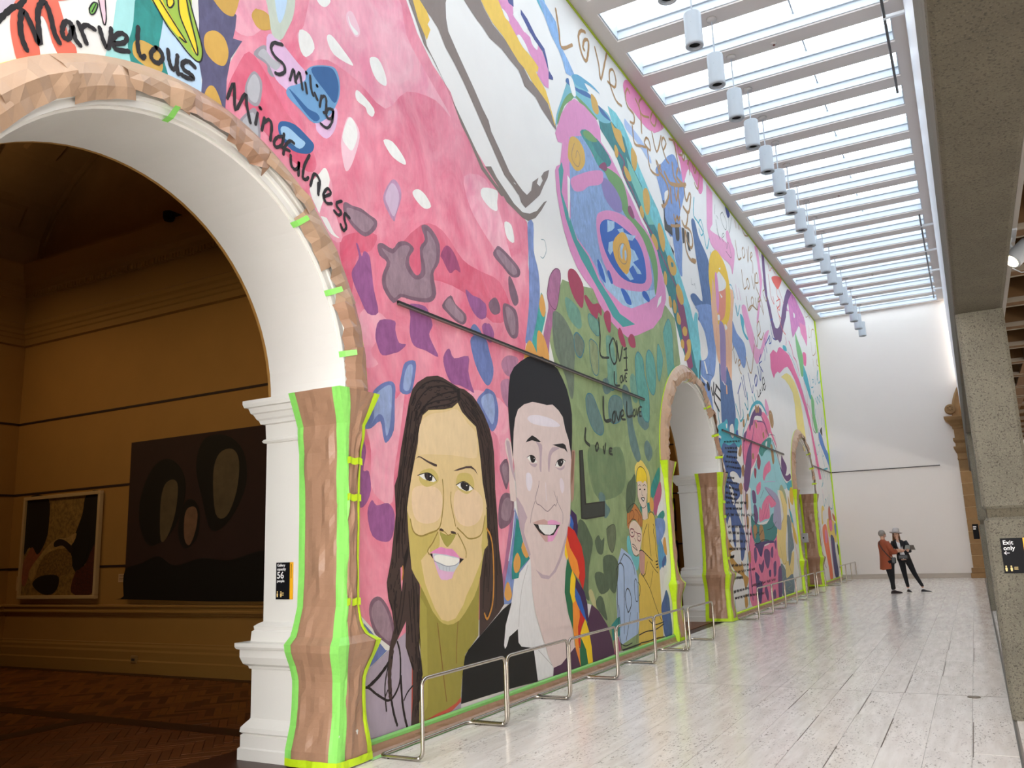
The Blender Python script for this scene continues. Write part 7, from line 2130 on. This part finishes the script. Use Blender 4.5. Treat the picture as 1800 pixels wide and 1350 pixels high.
# ------------------------------------------------------------------ sandstone doorway beside the far wall
e = empty('sandstone_doorway', (4.6, 33.2, 0)); tag(e, 'carved brown sandstone doorway with rosette and arch at the far right end', 'doorway')
y1, y0 = YF, YF-.22; xr = 5.6
def sblock(nm, x0, z0, z1, d=0, x1=xr): b = MB(); b.box(x0, x1, y0-d, y1, z0, z1, bev=.012); wpart(nm, b, sand, e)
sblock('plinth', 4.20, 0, .16, .06); sblock('plinth', 4.24, .165, .33, .04)
z = .34
for k in range(9):
    sblock('block', 4.30, z, z+.402); z += .411
b = MB(); b.box(4.305, xr, y0+.008, y1, .3, 4.05); wpart('mortar', b, sandj, e)
b = MB(); b.loft([[(4.30-o, y0-o, zz), (xr, y0-o, zz), (xr, y1, zz), (4.30-o, y1, zz)] for o, zz in ((0, 4.03), (.02, 4.05), (.02, 4.10), (.01, 4.12), (.01, 4.26), (.04, 4.30), (.08, 4.40), (.10, 4.46), (.10, 4.50), (.03, 4.50), (.02, 4.62), (.05, 4.66), (.08, 4.72), (.08, 4.80), (.02, 4.80), (.02, 5.12), (.06, 5.15), (.06, 5.22), (.12, 5.28), (.14, 5.32), (.24, 5.42), (.28, 5.52), (.28, 5.56), (0, 5.58))]); wpart('cornice', b, sand, e)
b = MB()
for k in range(14): b.box(4.26+.07*k, 4.30+.07*k, y0-.10, y0, 5.22, 5.28)
tag(wpart('dentil', b, sand, e), kind='stuff')
b = MB(); cx_, cz = 4.26, 5.83
for q in ((0, .03), (.05, .03), (.06, .015), (.10, .015), (.115, .03), (.16, .04), (.18, .03), (.19, 0)): pass
b.lathe([(0, -.07), (.04, -.06), (.05, -.035), (.085, -.035), (.10, -.055), (.155, -.055), (.18, -.03), (.185, .08), (0, .08)], (cx_, y0, cz), 22, axis='y'); wpart('rosette', b, sand, e)
for k in range(6):
    a = 2*pi*k/6; b = MB(); b.lathe([(0, -.012), (.028, -.006), (.03, .01), (0, .01)], (cx_+.07*cos(a), y0-.05, cz+.07*sin(a)), 8, axis='y'); wpart('petal', b, sand, e)
b = MB(); Ro, Ri = 1.35, 1.12; N = 16
b.loft([[(cx_+.02+Ro-rr*cos(pi*.62*i/N)*1.0, yy, 5.58+1.25*rr*sin(pi*.62*i/N)) for rr, yy in ((Ro, y1), (Ro, y0+.02), (Ro-.06, y0-.02), (Ro-.12, y0+.01), (Ri, y0+.03), (Ri, y1))] for i in range(N+1)]); wpart('arch_moulding', b, sand, e)
b = MB(); b.poly([(cx_+.2, y1-.01, 5.58), (6.2, y1-.01, 5.58), (6.2, y1-.01, 7.2), (cx_+.9, y1-.01, 7.0), (cx_+.4, y1-.01, 6.5)]); wpart('tympanum', b, mat('sandstone_dark', '6E5434', .9), e)
e = empty('small_black_sign', (4.42, YF-.25, 1.5)); tag(e, 'tiny black and white sign on the far sandstone doorway', 'sign')
b = MB(); b.box(4.44, 4.62, y0-.015, y0, 1.30, 1.80); wpart('board', b, black, e)
b = MB(); b.box(4.46, 4.56, y0-.019, y0-.014, 1.69, 1.73); b.box(4.46, 4.54, y0-.019, y0-.014, 1.62, 1.66); wpart('text_line', b, signw, e)

# ------------------------------------------------------------------ the two visitors
skinm = mat('skin', 'C99A80', .5); skin2 = mat('skin_pale', 'D6AC94', .5)
rust = mat('rust_fabric', '94482A', .75, var=.08, vscale=30); blk = mat('black_cloth', '17171B', .8); trou = mat('black_trousers', '121216', .85)
ghair = mat('grey_hair', '8A837C', .6, var=.3, vscale=60); bhair = mat('light_brown_hair', '8A6848', .55, var=.25, vscale=60); felt = mat('grey_felt', 'B9B4B2', .85)
lips = mat('lips', '9C4A4A', .5); eyem = mat('eye_dark', '2A2018', .3); leather = mat('black_leather', '1C1F22', .4); shoe_m = mat('dark_shoe', '241A1C', .5); rubber = mat('white_rubber', 'D8D4CE', .6)
def skinned(name, V, E, m, parent, sub=1, root=0):
    me = bpy.data.meshes.new(name); me.from_pydata([v[:3] for v in V], E, []); o = bpy.data.objects.new(name, me); C.objects.link(o)
    md = o.modifiers.new('Skin', 'SKIN'); md.use_smooth_shade = True
    sk = me.skin_vertices[0].data
    for i, v in enumerate(V): sk[i].radius = (v[3], v[4] if len(v) > 4 else v[3]); sk[i].use_root = (i == root)
    o.modifiers.new('Sub', 'SUBSURF').levels = sub
    dg = bpy.context.evaluated_depsgraph_get(); dg.update()
    m2 = bpy.data.meshes.new_from_object(o.evaluated_get(dg)); bpy.data.objects.remove(o)
    m2.materials.clear(); m2.materials.append(m)
    m2.polygons.foreach_set('use_smooth', [True]*len(m2.polygons))
    ob = bpy.data.objects.new(name, m2); C.objects.link(ob); ob.parent = parent; return ob
def hand(V, E, wi, d, up, side):
    "five fingers grown from wrist vertex wi; d forward, up = back of the hand, side = thumb side"
    d, up, side = Vector(d).normalized(), Vector(up).normalized(), Vector(side).normalized(); w_ = Vector(V[wi][:3])
    V.append((*(w_+d*.05), .03, .016)); pi_ = len(V)-1; E.append((wi, pi_))
    for k, (off, ln) in enumerate(((.028, .068), (.010, .078), (-.009, .072), (-.027, .056))):
        b_ = w_+d*.085+side*off; V.append((*b_, .0095)); a = len(V)-1; E.append((pi_, a))
        V.append((*(b_+d*ln*.5-up*.010), .0085)); E.append((a, a+1)); V.append((*(b_+d*ln*.8-up*.034), .007)); E.append((a+1, a+2))
    t = w_+d*.03+side*.035; V.append((*t, .012)); a = len(V)-1; E.append((wi, a)); V.append((*(t+d*.035+side*.018-up*.012), .009)); E.append((a, a+1)); V.append((*(t+d*.055+side*.012-up*.026), .0075)); E.append((a+1, a+2))
def ell(c, r, n=14, k=10, tilt=None, cut=None):
    rings = []
    for i in range(k+1):
        a = -pi/2+pi*i/k; ring = []
        for j in range(n):
            t = 2*pi*j/n; v = Vector((r[0]*cos(a)*cos(t), r[1]*cos(a)*sin(t), r[2]*sin(a)))
            if cut: v = cut(v)
            if tilt: v = tilt @ v
            ring.append(tuple(Vector(c)+v))
        rings.append(ring)
    return rings
def head(e, c, fwd, r, skm, tilt=0):
    "face parts on a head centred at c looking along fwd"
    f = Vector(fwd).normalized(); s = f.cross(Vector((0, 0, 1))).normalized(); u = s.cross(f); c = Vector(c)
    P = lambda a, b_, d: c+s*a+u*b_+f*d
    b = MB(); b.loft(ell(P(0, -.012, .0), (.001, .001, .001))); 
    b = MB()
    for sx in (-1, 1): b.loft(ell(P(sx*.031, .008, .083), (.013, .013, .007), 8, 6))
    b.build('eye', eyem, e, True)
    b = MB(); b.loft([[tuple(P(-.006, .012, .086)), tuple(P(.006, .012, .086)), tuple(P(0, .012, .098))], [tuple(P(-.014, -.03, .086)), tuple(P(.014, -.03, .086)), tuple(P(0, -.028, .118))], [tuple(P(-.01, -.036, .085)), tuple(P(.01, -.036, .085)), tuple(P(0, -.038, .098))]]); b.build('nose', skm, e, True)
    b = MB(); b.loft(ell(P(0, -.058, .088), (.022, .022, .008), 10, 6)); b.build('mouth', lips, e, True)
    b = MB()
    for sx in (-1, 1): b.loft(ell(P(sx*.083, -.008, .0), (.012, .018, .03), 8, 6))
    b.build('ear', skm, e, True)
    b = MB()
    for sx in (-1, 1): b.tube([P(sx*.016, .032, .088), P(sx*.034, .037, .087), P(sx*.05, .031, .078)], .004, 5)
    b.build('eyebrow', bhair, e, True)
def sleeve(b, pts, r): b.tube(pts, r, 10)
def shoes(e, ank, toe, up, sole_m):
    for (ax, ay), (tx, ty) in zip(ank, toe):
        d = Vector((tx-ax, ty-ay, 0)); L = d.length; d.normalize(); s = Vector((-d.y, d.x, 0)); rings = []
        for t, w_, h in ((-.30, .025, .055), (-.22, .034, .075), (0, .037, .085), (.35, .042, .062), (.75, .046, .045), (1.0, .036, .034), (1.1, .018, .02)):
            c = Vector((ax, ay, 0))+d*L*t
            rings.append([tuple(c+s*w_*a+Vector((0, 0, z))) for a, z in ((-1, .012), (-.9, h*.7), (-.45, h), (.45, h), (.9, h*.7), (1, .012))])
        b = MB(); b.loft(rings); o = b.build('shoe', up, e, True)
        b = MB(); b.loft([[tuple(Vector((ax, ay, 0))+d*L*t+s*w_*a*1.06+Vector((0, 0, z))) for a, z in ((-1, .0), (-1, .02), (1, .02), (1, .0))] for t, w_ in ((-.32, .024), (-.2, .036), (.35, .043), (.75, .047), (1.02, .037), (1.13, .016))]); b.build('sole', sole_m, o)

# --- grey-haired woman in a rust tunic, seen from behind
H = Vector((.78, .62, 0)).normalized(); Sx = Vector((-H.y, H.x, 0))
A = empty('person', (2.37, 25.35, 0)); tag(A, 'person with short grey hair in a rust tunic and black trousers, seen from behind', 'person')
V = [(-.03, 0, .93, .13, .10), (-.06, 0, 1.10, .12, .095), (-.10, .0, 1.27, .135, .10), (-.118, .01, 1.39, .075, .06), (-.122, .02, 1.455, .05, .05), (-.118, .03, 1.52, .072, .066), (-.116, .035, 1.585, .085, .08), (-.117, .035, 1.645, .06, .06),
     (-.01, -.13, 1.355, .055), (.09, -.12, 1.10, .042), (.27, .0, 1.14, .028),
     (-.215, .13, 1.355, .055), (-.02, .28, 1.11, .042), (.20, .26, 1.15, .028),
     (.02, -.07, .86, .095), (.015, -.06, .49, .058), (.0, -.05, .10, .036),
     (-.075, .055, .86, .095), (-.03, .07, .49, .058), (.02, .09, .10, .036)]
E_ = [(0, 1), (1, 2), (2, 3), (3, 4), (4, 5), (5, 6), (6, 7), (2, 8), (8, 9), (9, 10), (2, 11), (11, 12), (12, 13), (0, 14), (14, 15), (15, 16), (0, 17), (17, 18), (18, 19)]
hand(V, E_, 10, (.9, .25, .1), (0, -.3, 1), (-.3, .9, .2)); hand(V, E_, 13, (.95, -.2, .05), (0, .3, 1), (-.1, -.9, .2))
skinned('body', V, E_, skinm, A)
head(A, (-.116, .035, 1.575), H, .1, skinm)
T = [(.0, -.04, .93, .115), (.02, -.07, .84, .105), (.018, -.06, .49, .073), (.0, -.05, .085, .05), (-.085, .06, .84, .105), (-.03, .07, .49, .073), (.02, .09, .085, .05)]
T[0] = (-.03, 0, .93, .125)
skinned('trousers', T, [(0, 1), (1, 2), (2, 3), (0, 4), (4, 5), (5, 6)], trou, A)
b = MB(); rings = []
for z, cx_, rf, rs in ((1.44, -.12, .05, .06), (1.41, -.12, .075, .10), (1.38, -.115, .095, .17), (1.30, -.11, .12, .195), (1.15, -.095, .125, .185), (1.0, -.085, .14, .19), (.85, -.085, .15, .20), (.74, -.09, .155, .205), (.66, -.095, .155, .205)):
    ring = []
    for j in range(22):
        t = 2*pi*j/22; v = H*rf*cos(t)+Sx*rs*sin(t)*1.0
        k = (1.44-z)/.78; drop = k*k*(.16*max(0, cos(t))-.03*max(0, -cos(t))) + .008*sin(t*5)*k
        ring.append((cx_+v.x*(1+.04*sin(t*6)*k), v.y*(1+.04*sin(t*6)*k)+.01, z+drop))
    rings.append(ring)
b.loft(rings, cap=False); sleeve(b, [(-.02, -.125, 1.37), (.04, -.15, 1.24), (.10, -.13, 1.09), (.18, -.06, 1.11)], [.065, .075, .085, .075]); sleeve(b, [(-.21, .13, 1.37), (-.12, .22, 1.22), (-.01, .29, 1.10), (.10, .28, 1.12)], [.065, .072, .08, .07])
b.build('tunic', rust, A, True, recalc=False)
b = MB(); b.loft(ell((-.122, .03, 1.60), (.098, .098, .098), 18, 12, None, lambda v: v*(1+.03*sin(v.x*160)*sin(v.z*130)) if v.dot(H) < .035 or v.z > .05 else v*.86)); b.build('hair', ghair, A, True)
b = MB(); b.tube([(-.20, -.07, 1.40), (-.21, -.12, 1.33), (-.13, -.20, 1.17), (-.02, -.215, 1.02), (.06, -.19, .93)], .013, 6); b.build('bag_strap', leather, A, True)
b = MB(); b.box(.06, .17, -.25, -.12, .80, .96, bev=.02); b.build('bag', leather, A)
shoes(A, ((0, -.05), (.02, .09)), ((.15, .04), (.18, .19)), shoe_m, shoe_m)

# --- woman in a grey hat and black jacket
B = empty('person', (2.72, 25.75, 0)); tag(B, 'person in a pale grey hat, black jacket and black jeans, one leg stretched out', 'person')
V = [(-.02, 0, .94, .125, .10), (-.05, 0, 1.10, .108, .085), (-.09, 0, 1.27, .13, .095), (-.125, -.01, 1.385, .07, .055), (-.135, -.02, 1.445, .047), (-.145, -.03, 1.50, .062), (-.15, -.03, 1.56, .08, .078), (-.15, -.03, 1.62, .058),
     (.065, 0, 1.355, .052), (.14, -.08, 1.11, .04), (.10, -.27, 1.12, .027),
     (-.25, .0, 1.355, .052), (-.29, -.10, 1.11, .04), (-.10, -.27, 1.10, .027),
     (-.09, 0, .86, .09), (-.05, .0, .48, .056), (.0, .01, .10, .034),
     (.07, 0, .86, .09), (.20, -.01, .49, .056), (.37, .02, .11, .034)]
E_ = [(0, 1), (1, 2), (2, 3), (3, 4), (4, 5), (5, 6), (6, 7), (2, 8), (8, 9), (9, 10), (2, 11), (11, 12), (12, 13), (0, 14), (14, 15), (15, 16), (0, 17), (17, 18), (18, 19)]
hand(V, E_, 10, (.3, -.7, .35), (.3, .2, .9), (-.9, -.1, .2)); hand(V, E_, 13, (.8, -.5, .2), (-.2, -.3, .9), (.4, .8, .3))
skinned('body', V, E_, skin2, B)
head(B, (-.15, -.03, 1.545), (-.25, -1, .08), .1, skin2)
T = [(-.02, 0, .96, .125), (-.09, 0, .86, .1), (-.05, 0, .48, .066), (.0, .01, .12, .043), (.075, 0, .86, .1), (.20, -.01, .49, .066), (.37, .02, .13, .043)]
skinned('jeans', T, [(0, 1), (1, 2), (2, 3), (0, 4), (4, 5), (5, 6)], trou, B)
def torso(rs, g0, g1, n=22):
    out = []
    for z, cx_, rx, ry in rs: out.append([(cx_+rx*sin(g0+(g1-g0)*j/n), -ry*cos(g0+(g1-g0)*j/n), z) for j in range(n+1)])
    return out
b = MB(); b.loft([r_[:-1] for r_ in torso(((1.40, -.125, .06, .05), (1.36, -.115, .12, .075), (1.27, -.09, .145, .105), (1.10, -.05, .118, .095), (.98, -.03, .142, .118), (.90, -.03, .15, .125)), 0, 2*pi)], cap=False); b.build('t_shirt', mat('white_tee', 'E8E8EA', .8), B, True, recalc=False)
b = MB(); b.loft(torso(((1.425, -.13, .065, .06), (1.39, -.12, .13, .085), (1.36, -.112, .175, .10), (1.27, -.09, .172, .118), (1.10, -.05, .15, .112), (.98, -.03, .165, .128), (.93, -.025, .172, .132), (.87, -.02, .176, .136)), .38, 2*pi-.38), closed=False, cap=False)
sleeve(b, [(.05, 0, 1.37), (.11, -.03, 1.24), (.145, -.09, 1.10), (.12, -.2, 1.105)], [.058, .062, .056, .045]); sleeve(b, [(-.235, 0, 1.37), (-.28, -.04, 1.24), (-.295, -.11, 1.10), (-.18, -.21, 1.10)], [.058, .062, .056, .045])
b.build('jacket', blk, B, True, recalc=False)
b = MB()
for sx in (-1, 1): b.loft([[(-.125+sx*.045, -.075, 1.41), (-.125+sx*.09, -.08, 1.39), (-.11+sx*.10, -.11, 1.28), (-.09+sx*.035, -.128, 1.18)], [(-.125+sx*.045, -.085, 1.41), (-.125+sx*.09, -.09, 1.39), (-.11+sx*.10, -.122, 1.28), (-.09+sx*.035, -.138, 1.18)]])
b.build('lapel', blk, B)
b = MB(); b.box(-.15, .10, -.20, -.12, .90, 1.01, bev=.02); o = b.build('belt_bag', leather, B)
b = MB(); b.lathe([(0, -.006), (.010, -.006), (.010, .0), (0, .0)], (-.02, -.20, .905), 8, axis='y'); b.build('clasp', rubber, o)
b = MB(); hr = []
for z, w_, d in ((1.60, .088, .09), (1.52, .098, .10), (1.44, .105, .10), (1.36, .11, .09), (1.31, .10, .07)):
    hr.append([(-.15+w_*cos(pi*j/12-.0)*(1+.05*sin(j*2)), -.055+(d+.035)*sin(pi*j/12), z) for j in range(13)]+[(-.15+w_*.78*cos(pi*j/12), -.05+d*.8*sin(pi*j/12), z) for j in range(12, -1, -1)])
b.loft(hr); b.build('hair', bhair, B, True)
tl = Matrix.Rotation(.10, 3, 'Y') @ Matrix.Rotation(-.12, 3, 'X')
b = MB(); b.lathe([(.0, .135), (.04, .14), (.072, .13), (.088, .09), (.096, .02), (.10, .005), (.13, .0), (.168, .012), (.17, .006), (.13, -.008), (.09, -.008), (0, .0)], n=24)
b.v = [tuple(tl @ Vector((p[0], p[1]*1.08, p[2]))+Vector((-.15, -.03, 1.605))) for p in b.v]; hat = b.build('hat', felt, B, True)
b = MB(); b.lathe([(.0975, .006), (.0995, .006), (.0975, .03), (.0955, .03)], n=24); b.v = [tuple(tl @ Vector((p[0], p[1]*1.08, p[2]))+Vector((-.15, -.03, 1.605))) for p in b.v]; b.build('hat_band', mat('hat_band', '7E7A7A', .7), hat, True)
shoes(B, ((0, .01), (.37, .02)), ((.06, -.14), (.55, -.06)), mat('sneaker', '1E1E22', .6), rubber)
# the brochure they look at
g = empty('brochure', (2.90, 25.42, 1.17)); tag(g, 'grey open brochure held between the two visitors', 'brochure')
for k, (a, cxx) in enumerate(((.35, -.06), (-.2, .055))):
    b = MB(); R = Matrix.Rotation(a, 3, 'Z') @ Matrix.Rotation(-.75, 3, 'X'); n = 6
    b.v = []; top = [R @ Vector((cxx-.065+.13*i/n, d, .004*sin(pi*i/n))) for d in (-.09, .09) for i in range(n+1)]
    P = [tuple(p+Vector((2.90, 25.42, 1.205))) for p in top]
    b.loft([P[:n+1], P[n+1:]], closed=False, cap=False); b.v += [(x, y, z-.006) for x, y, z in b.v]; b.f += [[q+2*(n+1) for q in f] for f in b.f]; b.m += b.m[:]
    wpart('page', b, mat('brochure_grey' if k == 0 else 'brochure_dark', '9EA6A4' if k == 0 else '6A625C', .5, var=.3, vscale=18), g, recalc=False)
